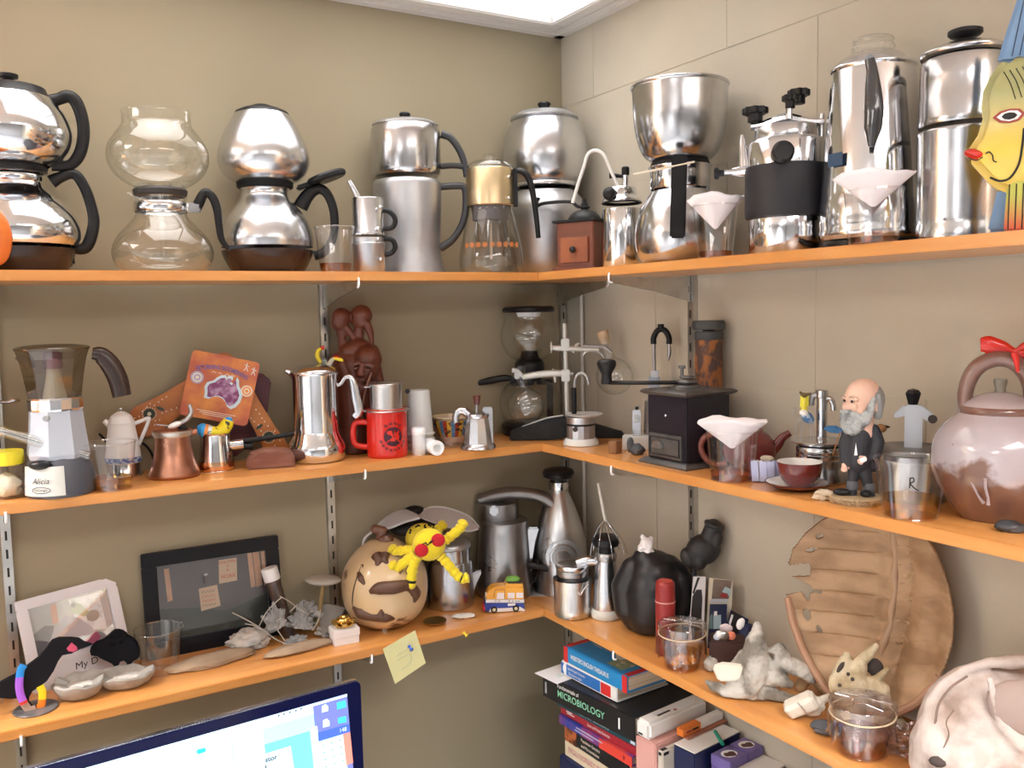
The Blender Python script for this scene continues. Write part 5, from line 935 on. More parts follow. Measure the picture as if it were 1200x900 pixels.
for p in ([(-0.004994, -0.004, 0.0356), (-0.01377, -0.004, 0.02873), (-0.0149, -0.004, 0.004611)], [(-0.00121, -0.004, 0.03302), (-0.006195, -0.004, 0.02624), (-0.00668, -0.004, 0.002174)], [(0.00627, 0.0, 0.03135), (0.007089, 0.0, 0.003329)], [(0.01128, 0.0, 0.03146), (0.0121, 0.0, 0.003476)]): mk('wire_leg', tube(p, .0007, 6), M_steel, t)
mk('wire_arm', tube([(-0.007632, 0.0, 0.04173), (-0.01776, 0.0, 0.04286), (-0.01402, 0.0, 0.05497), (-0.01908, 0.0, 0.05355)], .0006, 6), M_steel, t)

# bobble-head figure of a bearded man in a dark suit
t = thing('bobble_head', 'bald grey-bearded bobble-head man in a dark suit on a round tan base', 'figurine', (-0.155, -0.9348, 1.5735), -0.9126)
M_skin = mat('painted skin', (.74, .50, .39), .5, 0, (14, (.66, .40, .30), .4, .7)); M_suit = mat('dark navy cloth paint', (.022, .024, .032), .6, bump=(60, .1)); M_beard = mat('grey beard paint', (.40, .42, .42), .7, 0, (70, (.20, .215, .22), .45, .6), (160, 1.0))
M_tan = mat('tan painted base', (.42, .30, .17), .6)
mk('stand', solid([(0.03399, 0), (0.03518, 0.002), (0.03518, 0.00909), (0.03399, 0.01009)], 48), M_tan, t)
_r = 0.0353
text('Charles R. Darwin', .0056, mat('brown ink', (.06, .03, .015), .6), t, (0, 0, 0.007063), wrap=_r)
text('February 12, 1809 - April 19, 1882', .0045, MATS['brown ink'], t, (0, 0, 0.003027), wrap=_r)
soft('body', [
    chain([(-0.004556, 0.0, 0.009824), (-0.00415, 0.0, 0.02436), (-0.001602, 0.0, 0.04618), (0.001526, 0.0, 0.06434)], [.0075, .0068, .0085, .011]), chain([(0.01867, 0.0, 0.009953), (0.01629, 0.0, 0.02544), (0.01165, 0.0, 0.0468), (0.005941, 0.0, 0.06452)], [.0078, .0072, .009, .011]),
    chain([(0.0038, 0.0, 0.05844), (0.004667, 0.0, 0.08003), (0.006683, 0.0, 0.09681), (0.009843, 0.0, 0.1088)], [.0165, .0178, .0185, .013], 18), cap((-0.007276, 0.0, 0.05796), (-0.006474, 0.0, 0.08802), .010, .0115), cap((0.02157, 0.008, 0.05186), (0.01997, 0.006, 0.09163), .010, .0125),
    chain([(0.02296, -0.004, 0.1026), (0.02859, -0.004, 0.08624), (0.02554, -0.004, 0.06954), (0.01472, -0.004, 0.06315)], [.0085, .0088, .008, .0062]), chain([(-0.009911, 0.0, 0.09869), (-0.01531, 0.0, 0.08171), (-0.01396, 0.0, 0.05768)], [.008, .0078, .0065]),
    cap((0.00987, 0.0, 0.1064), (0.01192, 0.0, 0.1184), .010, .0095)], M_suit, t, .0013, 3)
for p, q in (((-0.0168, -0.006, 0.01337), (1.75, 1, .72)), ((0.01417, -0.008, 0.01253), (1.1, 1.4, .75))): mk('shoe', ball(.0072, (p[0], p[1], 0.01009 + .0045), q, 18), M_black, t)
mk('trousers_cuff', join(*[solid([(.0075, 0), (.0082, .003), (.0078, .012)], 16, q) for q in ((-0.004087, 0.0, 0.01832), (0.0175, 0.0, 0.0159))]), mat('grey trouser paint', (.10, .105, .12), .6), t)
mk('shirt_front', prism([(0.0001771, 0.08705), (0.002579, 0.06918), (-0.001843, 0.069)], .002, (0, -.0185, 0)), M_ink, t, False)
# right hand with five fingers, left hand holding a folded paper
def small_hand(p, m, parent, k, rot):
    b = [blob(.0042, .0026, .0048, 3, .03)]
    for j, (x, l) in enumerate(((-.0031, .0052), (-.0011, .0064), (.0010, .0061), (.0030, .0048))): b.append(chain([(x, 0, -.003), (x * 1.1, -.0006, -.003 - l * .5), (x * 1.1, -.0022, -.003 - l)], [.0011, .0010, .0008], 8))
    b.append(chain([(.0036 * k, -.0005, .001), (.0058 * k, -.0022, -.0014), (.0056 * k, -.0034, -.0038)], [.0013, .0012, .0009], 8))
    return soft('hand', [xf(join(*b), p, rot)], m, parent, .0005, 2)
small_hand((0.01021, -0.022, 0.06475), M_skin, t, -1, (-.3, .9, 0)); small_hand((-0.01386, -0.004, 0.05234), M_skin, t, 1, (0, .1, 0))
mk('folded_paper', xf(rbox(.0085, .0012, .0055, (0, 0, 0), .0003), (0.01076, -0.026, 0.06191), (-.3, -.45, 0)), M_ink, t)
# head, looking to the image left; built in its own frame, nose along -x
hd = soft('head', [ball(.0255, (0, 0, .008), (1.0, .86, 1.0), 28), ball(.021, (-.006, 0, -.012), (1, .9, 1.2), 24), cap((-.0205, 0, .004), (-.0275, 0, -.0045), .0032, .0052), ball(.006, (-.0215, .009, -.004), (.7, 1, 1), 14), ball(.006, (-.0215, -.009, -.004), (.7, 1, 1), 14),
    chain([(-.0215, .015, .0065), (-.0245, .009, .0085), (-.0235, .003, .007)], [.0025, .0028, .0024], 10), chain([(-.0215, -.015, .0065), (-.0245, -.009, .0085), (-.0235, -.003, .007)], [.0025, .0028, .0024], 10), cap((0, 0, -.02), (.004, 0, -.045), .012, .012)], M_skin, t, .0011, 3)
hd.location = (0.009449, -0.006, 0.1403); hd.rotation_euler = (0, 0, .62)
M_eye = mat('shaded eye tone', (.42, .28, .22), .4)  # eyeballs skin-tinted and darkened, socket shade put into the colour
for s in (-1, 1):
    e = mk('eye', ball(.0034, (-.0228, s * .0085, .0035), (.6, 1, .7), 14), M_eye, hd); mk('brow', tube([(-.0236, s * .014, .0075), (-.0262, s * .009, .0098), (-.0252, s * .0035, .0082)], [.0008, .0012, .0008], 8), mat('brow skin shadow', (.40, .30, .25), .6) if 'brow skin shadow' not in MATS else MATS['brow skin shadow'], hd)  # brow coloured like skin in shadow
    mk('iris', ball(.0022, (-.0243, s * .0083, .0034), (.5, 1.2, .9), 10), M_print, hd)
    mk('ear', xf(blob(.0055, .0022, .0085, 2, .05), (.004, s * .0225, -.002), (0, -.2, 0)), M_skin, hd)
mk('mouth', tube([(-.0262, -.006, -.0155), (-.0285, 0, -.0148), (-.0262, .006, -.0155)], .0013, 8), mat('dull lip paint', (.36, .15, .12), .5), hd)
bs = [blob(.0165, .0205, .0175, 8, .16, 4, 3, None, (-.0165, 0, -.023)), blob(.0125, .0155, .0125, 9, .16, 4, 3, None, (-.0185, 0, -.0315)), chain([(-.020, .014, -.015), (-.029, .004, -.0115), (-.029, -.004, -.0115), (-.020, -.014, -.015)], [.0042, .0042, .0042, .0042], 10)]
for s in (-1, 1): bs += [chain([(.000, s * .022, .006), (-.006, s * .0225, -.008), (-.012, s * .018, -.022)], [.0042, .0058, .0085], 12)]
soft('beard', bs, M_beard, hd, .0011, 1, disp=(.0035, .0034))
soft('hair', [blob(.0175, .0235, .0235, 4, .06, 3, 3, None, (.0095, 0, .0045)), chain([(.006, .0222, .012), (.0085, .0215, -.004), (.010, .017, -.016)], [.004, .006, .006], 12), chain([(.006, -.0222, .012), (.0085, -.0215, -.004), (.010, -.017, -.016)], [.004, .006, .006], 12)], mat('grey hair paint', (.25, .26, .26), .65, bump=(70, .6)), hd, .0011, 2)

M_lrock = mat('pale rough rock', (.55, .45, .32), .85, 0, (30, (.30, .2, .12), .5, .7), (70, .6))
tag(mk('pale_rock', blob(.0155, .011, .0085, 14, .35, 1.8, 3, .75, (0, 0, .0062)), M_lrock, loc=(-0.1771, -0.9005, 1.5735), rz=-0.8816), 'small pale pitted rock beside the bobble-head base', 'rock')
tag(mk('wooden_stump', rbox(.042, .03, 0.03108, (0, 0, 0), .003), mat('brown wooden stump', (.22, .12, .065), .6, 0, (14, (.13, .07, .035), .4, .7))), 'brown wooden block behind the bobble-head legs', 'block').location = (-0.085, -0.9012, 1.5735)
bpy.data.objects['wooden_stump'].rotation_euler = (0, 0, -0.9244)
t = thing('tin_bird', 'small tin bird with blue wing and copper beak peeping out behind the bobble-head', 'ornament', (-0.085, -0.9012, 1.6046), -0.9244)
_b = (0.0007357, 0.0, 4.121e-05)
mk('bird_body', tube([(-0.03857, 0.0, 0.05938), (-0.01967, 0.0, 0.05239), (-0.001115, 0.0, 0.05931), (0.01264, 0.0, 0.06601)], [.004, .010, .009, .005], 12), M_bblue, t)
mk('wing', xf(prism([(-.018, .0), (-.012, .006), (.0, .008), (.012, .003), (.012, -.002), (-.006, -.004)], .003, bev=.001), (-0.04449, 0.0, 0.05792), (0, .15, 0)), mat('blue tin wing', (.03, .15, .36), .4), t)
mk('head', xf(blob(.0085, .007, .0065, 2, .05), (0.01726, 0.0, 0.06365)), mat('copper tin paint', (.36, .17, .06), .4), t)
mk('beak', tube([(0.0218, 0.0, 0.06629), (0.02978, 0.0, 0.06591)], [.003, .001], 8), M_brown, t)
for p in ([(-0.008032, 0.0, 0.05531), (-0.005063, 0.0, -0.001514)], [(0.001243, 0.0, 0.05561), (0.004229, 0.0, -0.001052)]): mk('wire_leg', tube(p, .0008, 6), M_steel, t)
mk('long_leg', tube([(-0.0371, -0.01, 0.05824), (-0.04281, -0.01, 0.04034), (-0.04739, -0.01, 0.02365)], .0008, 6), mat('copper wire', (.5, .22, .08), .4, .8), t)

t = thing('double_spout_moka', 'aluminium two-spout moka pot with a faceted black knob', 'coffee maker', (-0.075, -0.966, 1.5735), -0.9672)
mk('boiler', solid([(0.04342, 0), (0.04342, 0.004), (0.03739, 0.04797), (0.03619, 0.06619)], 36), M_alu, t)
mk('tray', solid([(0.04804, 0.06498), (0.05284, 0.0674), (0.05282, 0.07225), (0.05041, 0.07407)], 40), mat('dark grey tray', (.20, .20, .20), .4, .5), t)
mk('post', rbox(0.02292, .018, 0.06276, (0.001533, 0.0, 0.07111), .002), mat('grey cast aluminium', (.52, .54, .58), .4, .7, rvar=(20, .5)), t)
for pts in ([(-0.01035, 0.1336), (-0.007944, 0.1191), (-0.02218, 0.1139), (-0.02448, 0.1199)], [(0.01033, 0.1341), (0.008413, 0.1184), (0.02259, 0.1093), (0.02885, 0.1191)]): mk('spout', prism(pts, .013, bev=.0015), MATS['grey cast aluminium'], t)
mk('spout_end', xf(cyl(.006, .002, (0, 0, 0), 18), (0.02559, -0.007, 0.115), (PI / 2, 0, 0)), M_brown, t)
mk('knob', xf(lathe([(0, 0), (.0068, 0), (.0115, .016), (.008, .0205), (0, .0225)], 6), (0.0005702, 0.0, 0.1338)), M_black, t, False)

t = cup('clear plastic cup with pale tea and a handwritten letter R', (-0.1675, -1.029, 1.5735), -0.9667, 0.04434, 0.0327, 0.07689, .34, M_tea)
mk('handwritten_letter', join(tube([(-0.001126, -0.0415, 0.04462), (-0.0008358, -0.0415, 0.05763)], .0008, 6), tube([(-0.001306, -0.0415, 0.05652), (0.002564, -0.0415, 0.05783), (0.0036, -0.0415, 0.05358), (-0.000235, -0.0415, 0.05009), (0.005689, -0.0415, 0.04398), (0.009593, -0.0415, 0.04208)], .0008, 6)), M_print, t)

t = thing('ceramic_teapot', 'large round ceramic teapot with pale drip glaze and arched brown bail handle', 'teapot', (-0.082, -1.0936, 1.5735), -1.0464)
M_clay = mat('lilac grey drip glaze', (.44, .39, .42), .16, 0, (9, (.36, .31, .33), .4, .7), coat=.5, zmix=(.072, .062, (.17, .085, .06), 14, .15))
M_clay2 = mat('brown glaze', (.16, .075, .055), .2, 0, (12, (.30, .2, .18), .45, .7), coat=.4)
mk('pot_body', solid(sm([(0.04609, 0), (0.04937, 0.003405), (0.057, 0.01454), (0.06787, 0.03343), (0.0765, 0.05559), (0.07856, 0.07768), (0.07516, 0.0997), (0.06418, 0.1184), (0.05108, 0.1304), (0.04563, 0.1359)], 3), 56), M_clay, t)
mk('neck', solid([(0.04672, 0.1337), (0.0478, 0.1359), (0.0467, 0.1413), (0.04452, 0.1435)], 44), M_clay2, t)
lid = mk('lid', lathe(sm([(0.04507, 0.1424), (0.03907, 0.149), (0.02604, 0.1555), (0.01301, 0.1599), (0.0, 0.161)]), 44), mat('pale lid glaze', (.44, .38, .40), .18, coat=.4), t)
mk('knob', solid(sm([(0.007592, 0.1588), (0.005962, 0.1653), (0.008126, 0.1729), (0.007582, 0.1773)], 2), 24), mat('olive grey glaze', (.22, .2, .16), .3), lid)
mk('handle', tube([(-0.03917, 0.0, 0.1355), (-0.03958, 0.0, 0.1566), (-0.03507, 0.0, 0.1766), (-0.02471, 0.0, 0.1933), (-0.008581, 0.0, 0.2022), (0.006564, 0.0, 0.2023), (0.01983, 0.0, 0.1949), (0.0304, 0.0, 0.1789), (0.03457, 0.0, 0.1587), (0.03599, 0.0, 0.1383)], [.0085, .0095, .010, .0105, .0105, .0105, .0105, .010, .0095, .0085], 14, 5, 1.7), M_clay2, t)
mk('spout', tube([(0.0513, 0.0, 0.07549), (0.06885, 0.0, 0.09801), (0.07977, 0.0, 0.124)], [.018, .013, .009], 16), M_clay, t)
mk('glaze_run', join(*[tube(p, [.0022, .0018, .0014, .0022], 8, 5, .5, up=(0, 1, 0)) for p in ([(-0.04896, -0.056, 0.09949), (-0.04866, -0.056, 0.08337), (-0.04555, -0.056, 0.06956), (-0.04431, -0.056, 0.05454)], [(-0.0321, -0.07, 0.08129), (-0.02982, -0.07, 0.06026), (-0.02106, -0.07, 0.03974), (-0.0144, -0.07, 0.02973)], [(-0.01315, -0.077, 0.06274), (-0.01289, -0.077, 0.05019), (-0.009898, -0.077, 0.03785), (-0.009722, -0.077, 0.02947)])]), mat('pale glaze run', (.31, .24, .25), .2, coat=.4), t)
tag(mk('red_scoop', join(tube([(-0.02334, 0.0, 0.013), (-0.0147, 0.0, 0.013), (0.0006218, 0.0, 0.007612), (0.01576, 0.0, 0.002287), (0.03886, 0.0, 0.001343)], [.0085, .0115, .0105, .006, .004], 16, 5, .5), tube([(0.01573, 0.0, 0.003361), (0.02481, 0.0, 0.01195), (0.03847, 0.0, 0.01727)], [.003, .004, .005], 10), tube([(0.01363, -0.022, 0.004481), (0.01659, -0.022, -0.005005), (0.01877, -0.022, -0.01978)], [.004, .0038, .0018], 10)), M_red, loc=(-0.082, -1.0936, 1.7811), rz=-1.0464), 'shiny red plastic scoop lying on the teapot handle', 'scoop')
tag(mk('black_stone', blob(.0165, .012, .008, 21, .25, 1.8, 3, .7, (0, 0, .0055)), mat('black slaty stone', (.035, .037, .042), .5, 0, (30, (.12, .12, .13), .5, .8), (60, .6)), loc=(-0.1436, -1.1448, 1.5735), rz=-1.0577), 'small black stone at the shelf front below the ceramic teapot', 'stone')

# ================================================================ lowest shelf, plaster wall
M_wframe = mat('white painted frame', (.84, .82, .88), .4)
t = thing('photo_frame', 'white picture frame with a bright photo and the words My D', 'picture frame', (-1.0662, -0.05824, 1.2213), 0)
t.rotation_euler = (-.30, -.06, 0.2024)
W2, H2, B2 = .083, .163, .018
# frame bars
for nm, b in (('bottom_bar', rbox(2 * W2, .012, .052, (0, .006, 0), .0015)), ('top_bar', rbox(2 * W2, .012, B2, (0, .006, H2 - B2), .0015)), ('side_bar', rbox(B2, .012, H2 - B2 - .052, (-W2 + B2 / 2, .006, .052), .0015)), ('side_bar', rbox(B2, .012, H2 - B2 - .052, (W2 - B2 / 2, .006, .052), .0015))):
    mk(nm, b, M_wframe, t)
mk('backing', rbox(2 * W2 - .01, .003, H2 - .01, (0, .012, .005), 0), M_wframe, t)
iw, i0, i1 = W2 - B2, .054, H2 - B2
mk('photo', prism([(-iw, i0), (iw, i0), (iw, i1), (-iw, i1)], .001, (0, .008, 0)), mat('pale photo', (.55, .55, .60), .25, 0, (9, (.42, .40, .44), .4, .7), coat=.4), t, False)
def pic(name, pts, m, y=.0072, k=0): return mk(name, prism(pts, .0004, (0, y - .0003 * k, 0)), m, t, False)
M_p1 = mat('lilac photo patch', (.38, .38, .52), .3, 0, (20, (.52, .46, .56), .4, .7)); M_p2 = mat('grey photo patch', (.20, .19, .23), .3); M_p3 = mat('white photo patch', (.78, .80, .88), .3, 0, (90, (.6, .62, .72), .5, .6)); M_p4 = mat('pink photo patch', (.60, .13, .24), .3); M_p5 = mat('peach photo patch', (.65, .33, .26), .3); M_p6 = mat('pale green photo patch', (.42, .48, .36), .3)
pic('photo_patch', [(.010, i0 + .03), (iw - .012, i0 + .02), (iw - .014, i1 - .004), (.0, i1 - .002), (.004, i0 + .06)], M_p3)
pic('photo_patch', [(-iw, i0), (-.045, i0), (-.030, i0 + .052), (-.045, i0 + .056), (-iw, i0 + .046)], M_p2)
pic('photo_patch', [(-.046, i0), (.028, i0), (.030, i0 + .030), (.012, i0 + .052), (-.010, i0 + .064), (-.032, i0 + .044), (-.044, i0 + .024)], M_p1, k=1)
pic('photo_patch', [(-.032, i0 + .055), (-.022, i0 + .055), (-.020, i0 + .088), (-.030, i0 + .088)], M_p5, k=2)
pic('photo_patch', [(.004, i0 + .062), (.022, i0 + .052), (.030, i0 + .056), (.020, i0 + .074), (.006, i0 + .084), (.0, i0 + .074)], M_p6, k=3)
pic('photo_patch', [(.034 + .011 * math.cos(q), i0 + .050 + .010 * math.sin(q)) for q in [2 * PI * k / 16 for k in range(16)]], mat('olive photo patch', (.26, .22, .22), .3), k=3)
pic('photo_patch', [(.006 + .004 * math.cos(q), i0 + .077 + .004 * math.sin(q)) for q in [2 * PI * k / 10 for k in range(10)]], M_p2, k=4)
pic('photo_patch', [(.002, i0 + .008), (.020, i0 + .016), (.034, i0 + .022), (.040, i0 + .010), (.026, i0 + .0)], M_p4, k=3)
text('My D', .0165, M_print, t, (.006, -.0002, .027), shear=.12, xs=1.05)
mk('easel_leg', rbox(.03, .003, .12, (0, .018, .004), 0, (-.14, 0, 0)), M_wframe, t)
mk('glazing', prism([(-iw, i0), (iw, i0), (iw, i1), (-iw, i1)], .0006, (0, .0048, 0)), M_glass, t, False)

t = thing('crow_figure', 'flat black bird figure with a rainbow striped paper ring on a dark disc', 'figurine', (-1.1481, -0.1406, 1.2213), -0.02445)
mk('stand', solid([(.0325, 0), (.0335, .001), (.0335, .002), (.0325, .003)], 36), mat('dark mottled disc', (.075, .07, .075), .35, 0, (30, (.16, .15, .15), .4, .7)), t)
M_felt = mat('black card', (.008, .008, .012), .75, bump=(150, .1), spec=.2)
mk('bird_body', prism([(x, max(z, .0032)) for x, z in [(-0.06726, 0.03208), (-0.06151, 0.05028), (-0.04224, 0.0584), (-0.02643, 0.06464), (-0.01029, 0.07374), (0.008577, 0.08523), (0.02036, 0.09839), (0.02962, 0.1093), (0.03967, 0.1115), (0.05825, 0.1077), (0.06943, 0.104), (0.07668, 0.09667), (0.08789, 0.09069), (0.07877, 0.08822), (0.06848, 0.08676), (0.05681, 0.082), (0.043, 0.08208), (0.03627, 0.07346), (0.02925, 0.05918), (0.01851, 0.04438), (0.007025, 0.03701), (-0.003014, 0.03222), (-0.008378, 0.02351), (-0.008869, 0.01506), (-0.004484, 0.006841), (0.003782, 0.001935), (0.00233, -0.002014), (-0.009523, 0.003793), (-0.01619, 0.014), (-0.02037, 0.02497), (-0.03461, 0.02699), (-0.04855, 0.03176)]], .009, bev=.002), M_felt, t)
mk('cheek_patch', prism([(0.04959, 0.09242), (0.05759, 0.1008), (0.06467, 0.09212), (0.06568, 0.08756), (0.0592, 0.08461), (0.05183, 0.08763)], .0008, (0, -.005, 0)), mat('deep pink card', (.62, .08, .17), .6), t, False)
# ring band: coloured strips follow each other
for nm, c, pts in (('blue stripe', (.02, .27, .75), [(-0.01244, -0.0085, 0.08001), (-0.01707, -0.0085, 0.07259), (-0.01957, -0.0085, 0.06049)]), ('violet stripe', (.40, .13, .78), [(-0.01955, -0.0095, 0.06085), (-0.02096, -0.0095, 0.04709), (-0.02, -0.0095, 0.03275), (-0.01712, -0.0095, 0.02075)]), ('red stripe', (.62, .05, .04), [(-0.01711, -0.01, 0.02094), (-0.01558, -0.01, 0.01632)]), ('clear stripe', (.45, .30, .24), [(-0.0156, -0.008, 0.01554), (-0.009639, -0.008, 0.004127), (-0.0002437, -0.008, -0.001065)]), ('orange stripe', (.92, .24, .02), [(0.0008755, -0.006, -0.00357), (0.007382, -0.006, 0.003403), (0.009923, -0.006, 0.01567)]), ('yellow stripe', (.92, .70, .02), [(0.009935, -0.004, 0.0149), (0.01066, -0.004, 0.02762), (0.00761, -0.004, 0.03835)])):
    mk(nm.replace(' ', '_'), tube([(p[0], p[1], max(p[2], .0045)) for p in pts], .0058, 12, 5, .16), mat(nm, c, .45), t)
mk('wire_leg', tube([(-0.0473, 0.0, 0.03287), (-0.04563, 0.0, 0.0212)], .0009, 6), M_steel, t)

t = thing('bison_figure', 'flat black bison silhouette standing before the white picture frame', 'figurine', (-1.0198, -0.08209, 1.2213), -0.101)
mk('bison_body', prism([(-0.04036, 0.05387), (-0.03706, 0.06542), (-0.0287, 0.07149), (-0.0178, 0.07408), (-0.008016, 0.07996), (-0.002232, 0.08658), (0.006028, 0.08819), (0.01536, 0.08347), (0.02178, 0.07462), (0.02976, 0.06855), (0.03624, 0.05963), (0.03974, 0.04656), (0.03911, 0.03424), (0.03327, 0.02913), (0.02623, 0.02737), (0.02309, 0.02022), (0.01995, 0.01307), (0.01585, 0.01388), (0.0177, 0.02282), (0.01529, 0.02947), (0.009918, 0.03205), (0.004165, 0.02698), (0.002325, 0.01808), (-0.000707, 0.0125), (-0.004763, 0.0133), (-0.002845, 0.02372), (-0.00665, 0.02908), (-0.01447, 0.03519), (-0.02359, 0.04154), (-0.03125, 0.0491), (-0.0354, 0.04684)], .012, bev=.0025), M_felt, t)
for k in range(7): mk('mane_tuft', xf(blob(.006, .0075, .005, k + 30, .3, 2, 2), (-0.0002613, 0.0, 0.07243), (0, .4 * k, 0)), M_felt, t).location = (.0075 * (k % 4) - .006, -.001, -.011 * (k // 4) + .004)

M_concave = mat('pale hollow stone', (.40, .38, .35), .8, 0, (18, (.27, .25, .22), .45, .72), (60, .9))
M_crust = mat('white crust', (.70, .68, .64), .85, bump=(70, .5))
def dish_stone(label, loc, rz, rx, ry, h, seed):
    bm = bmesh.new(); n = 36; rows = []
    prof = [(0, 0), (.5, 0), (.78, .22), (.96, .66), (1, .86), (.95, .97), (.82, .92), (.5, .72), (.2, .64), (0, .63)]
    for r, z in prof:
        if r == 0: rows.append([bm.verts.new((0, 0, z * h))]); continue
        rows.append([bm.verts.new((rx * r * (1 + .14 * noise.noise(V((3 * math.cos(q) + seed, 3 * math.sin(q), r)))) * math.cos(q), ry * r * math.sin(q), max(0, h * z * (1 + .30 * noise.noise(V((2 * math.cos(q), 2 * math.sin(q) + seed, 2))))))) for q in [2 * PI * k / n for k in range(n)]])
    for a_, b_ in zip(rows, rows[1:]):
        for k in range(n):
            f = list(dict.fromkeys([a_[k % len(a_)], a_[(k + 1) % n % len(a_)], b_[(k + 1) % n % len(b_)], b_[k % len(b_)]]))
            if len(f) > 2: bm.faces.new(f)
    bmesh.ops.recalc_face_normals(bm, faces=bm.faces)
    o = tag(mk('hollow_stone', bm, M_concave, loc=loc, rz=rz), label, 'stone')
    mk('white_crust', blob(rx * .5, ry * .42, h * .16, seed + 3, .35, 2.2, 3, .5, (0, -.002, h * .68)), M_crust, o)
    return o
dish_stone('round hollow pale stone nearer the black bird figure', (-1.0814, -0.127, 1.2213), -0.06571, 0.04148, .037, .031, 1)
dish_stone('round hollow pale stone nearer the empty plastic cup', (-1.0085, -0.1271, 1.2213), -0.1107, 0.04545, .034, .026, 5)
cup('empty clear plastic cup before the black picture frame', (-0.9496, -0.09383, 1.2213), -0.1439, 0.04112, 0.02893, 0.07979)

M_bframe = mat('black lacquered frame', (.006, .006, .010), .35, spec=.3)
t = thing('black_picture_frame', 'black picture frame holding a dark photo with pinned paper notes', 'picture frame', (-0.8344, -0.034, 1.2213), 0)
t.rotation_euler = (-.10, 0, -.02)
w3, h3, b3 = .1265, .196, .026
for nm, bb in (('bottom_bar', rbox(2 * w3, .014, b3 + .004, (0, .007, 0), .0015)), ('top_bar', rbox(2 * w3, .014, b3, (0, .007, h3 - b3), .0015)), ('side_bar', rbox(b3, .014, h3 - 2 * b3 - .004, (-w3 + b3 / 2, .007, b3 + .004), .0015)), ('side_bar', rbox(b3, .014, h3 - 2 * b3 - .004, (w3 - b3 / 2, .007, b3 + .004), .0015))): mk(nm, bb, M_bframe, t)
iw = w3 - b3; i0 = b3 + .004; i1 = h3 - b3
mk('photo', prism([(-iw, i0), (iw, i0), (iw, i1), (-iw, i1)], .001, (0, .011, 0)), mat('dim photo', (.085, .080, .088), .3, 0, (8, (.15, .14, .15), .35, .75, (1, 1, .3)), coat=.5), t, False)
mk('backing', rbox(2 * w3 - .01, .003, h3 - .01, (0, .0145, .005), 0), M_bframe, t)
def pic2(name, pts, m, k=0): return mk(name, prism(pts, .0004, (0, .0100 - .0003 * k, 0)), m, t, False)
M_note = mat('manila note', (.58, .45, .33), .6); M_tanp = mat('tan plank in photo', (.50, .30, .20), .5, 0, (20, (.56, .36, .25), .4, .6))
pic2('dark_print_area', [(-iw, i0), (iw, i0), (iw, i0 + .055), (.02, i0 + .035), (-.03, i0 + .05), (-iw, i0 + .06)], mat('dark green grey photo area', (.05, .062, .058), .3))  # dark area printed across the foot of the picture
for x, w_ in ((-.086, .009), (.068, .009), (.080, .012), (.0935, .008)): pic2('plank', [(x - w_ / 2 + .003, i1 - (.008 if x < 0 else .002)), (x + w_ / 2 + .003, i1 - (.008 if x < 0 else .002)), (x + w_ / 2 + .006, i1 - .068), (x - w_ / 2 + .006, i1 - .070)], M_tanp, 1)
n1 = pic2('note', [(.010, i1 - .052), (.044, i1 - .051), (.046, i1 - .007), (.012, i1 - .007)], M_note, 1)
n2 = pic2('note', [(-.026, i1 - .098), (.010, i1 - .094), (.006, i1 - .053), (-.028, i1 - .055)], M_note, 1)
M_rpen = mat('red pencil', (.50, .10, .06), .6); M_gpen = mat('grey pencil', (.13, .10, .10), .6)
for s_, z, sz in (('EVOLUTION', i1 - .0125, .0068), ('IS', i1 - .0205, .0055), ('A', i1 - .028, .0075), ('HOAX', i1 - .040, .011)): text(s_, sz, M_rpen, n1, (.028, .0092, z), xs=.85, bold=.0001)
for k in range(4):   # handwriting too faint to read: wavering pencil lines
    mk('pencil_line', tube([(-.023 + .0035 * j, .0094, i1 - .063 - .0085 * k + (.0022 if j % 2 else -.0022)) for j in range(8)], .00045, 5, 3), M_gpen if k in (0, 3) else M_rpen, n2)
mk('tiny_figure', join(tube([(-.015, .0094, i1 - .046), (-.014, .0094, i1 - .036)], .0035, 8), ball(.004, (-.0135, .0094, i1 - .033), (1, .3, 1), 12)), M_gpen, t)
mk('tiny_hat', ball(.003, (-.0135, .0090, i1 - .0305), (1.2, .3, .8), 10), M_ink, t)
mk('glazing', prism([(-iw, i0), (iw, i0), (iw, i1), (-iw, i1)], .0006, (0, .006, 0)), glass('picture glass', (.97, .97, .97), (.8, .8, .8), .5, .03, .035), t, False)

# stones, dried plants and minerals
M_slab = mat('brown slab stone', (.43, .32, .22), .85, 0, (12, (.30, .21, .14), .4, .62), (70, .8))
def slab(label, loc, rz, rx, ry, h, seed, tilt=0):
    o = mk('flat_stone', blob(rx, ry, h, seed, .15, 1.6, 4, .55, (0, 0, h * .55)), M_slab, loc=loc, rz=rz); o.rotation_euler = (tilt, 0, rz)
    return tag(o, label, 'stone')
slab('long flat brown stone beside the empty plastic cup', (-0.8615, -0.1052, 1.2213), .06, 0.07941, .028, .011, 41)
slab('thinner flat brown stone in front of the grey crystals', (-0.7104, -0.1354, 1.2213), .08, 0.06909, .022, .0085, 43)
M_quartz = mat('white grey quartz', (.60, .56, .52), .55, 0, (14, (.36, .37, .38), .45, .65), (50, .7))
tag(mk('quartz_lump', blob(.038, .024, .021, 17, .34, 1.9, 4, .7, (0, 0, .015)), M_quartz, loc=(-0.7871, -0.06997, 1.2213), rz=-0.2361), 'white lumpy quartz rock before the black picture frame', 'rock')
tag(mk('grey_slab', rbox(.034, .012, .007, (0, 0, 0), .0015), mat('blue grey slate', (.42, .43, .47), .6)), 'small pale grey flat piece beside the quartz', 'stone').location = (-0.831, -0.0726, 1.2213)
t = thing('specimen_vial', 'tilted glass vial of dark brown matter with a white cap', 'vial', (-0.7054, -0.06, 1.2213), 0)
t.rotation_euler = (-.05, -.235, -0.2804)
lv = 0.1271
mk('vial_body', lathe([(0, .002), (.0125, .002), (.0145, .005), (.0145, lv)], 32), M_glass, t)
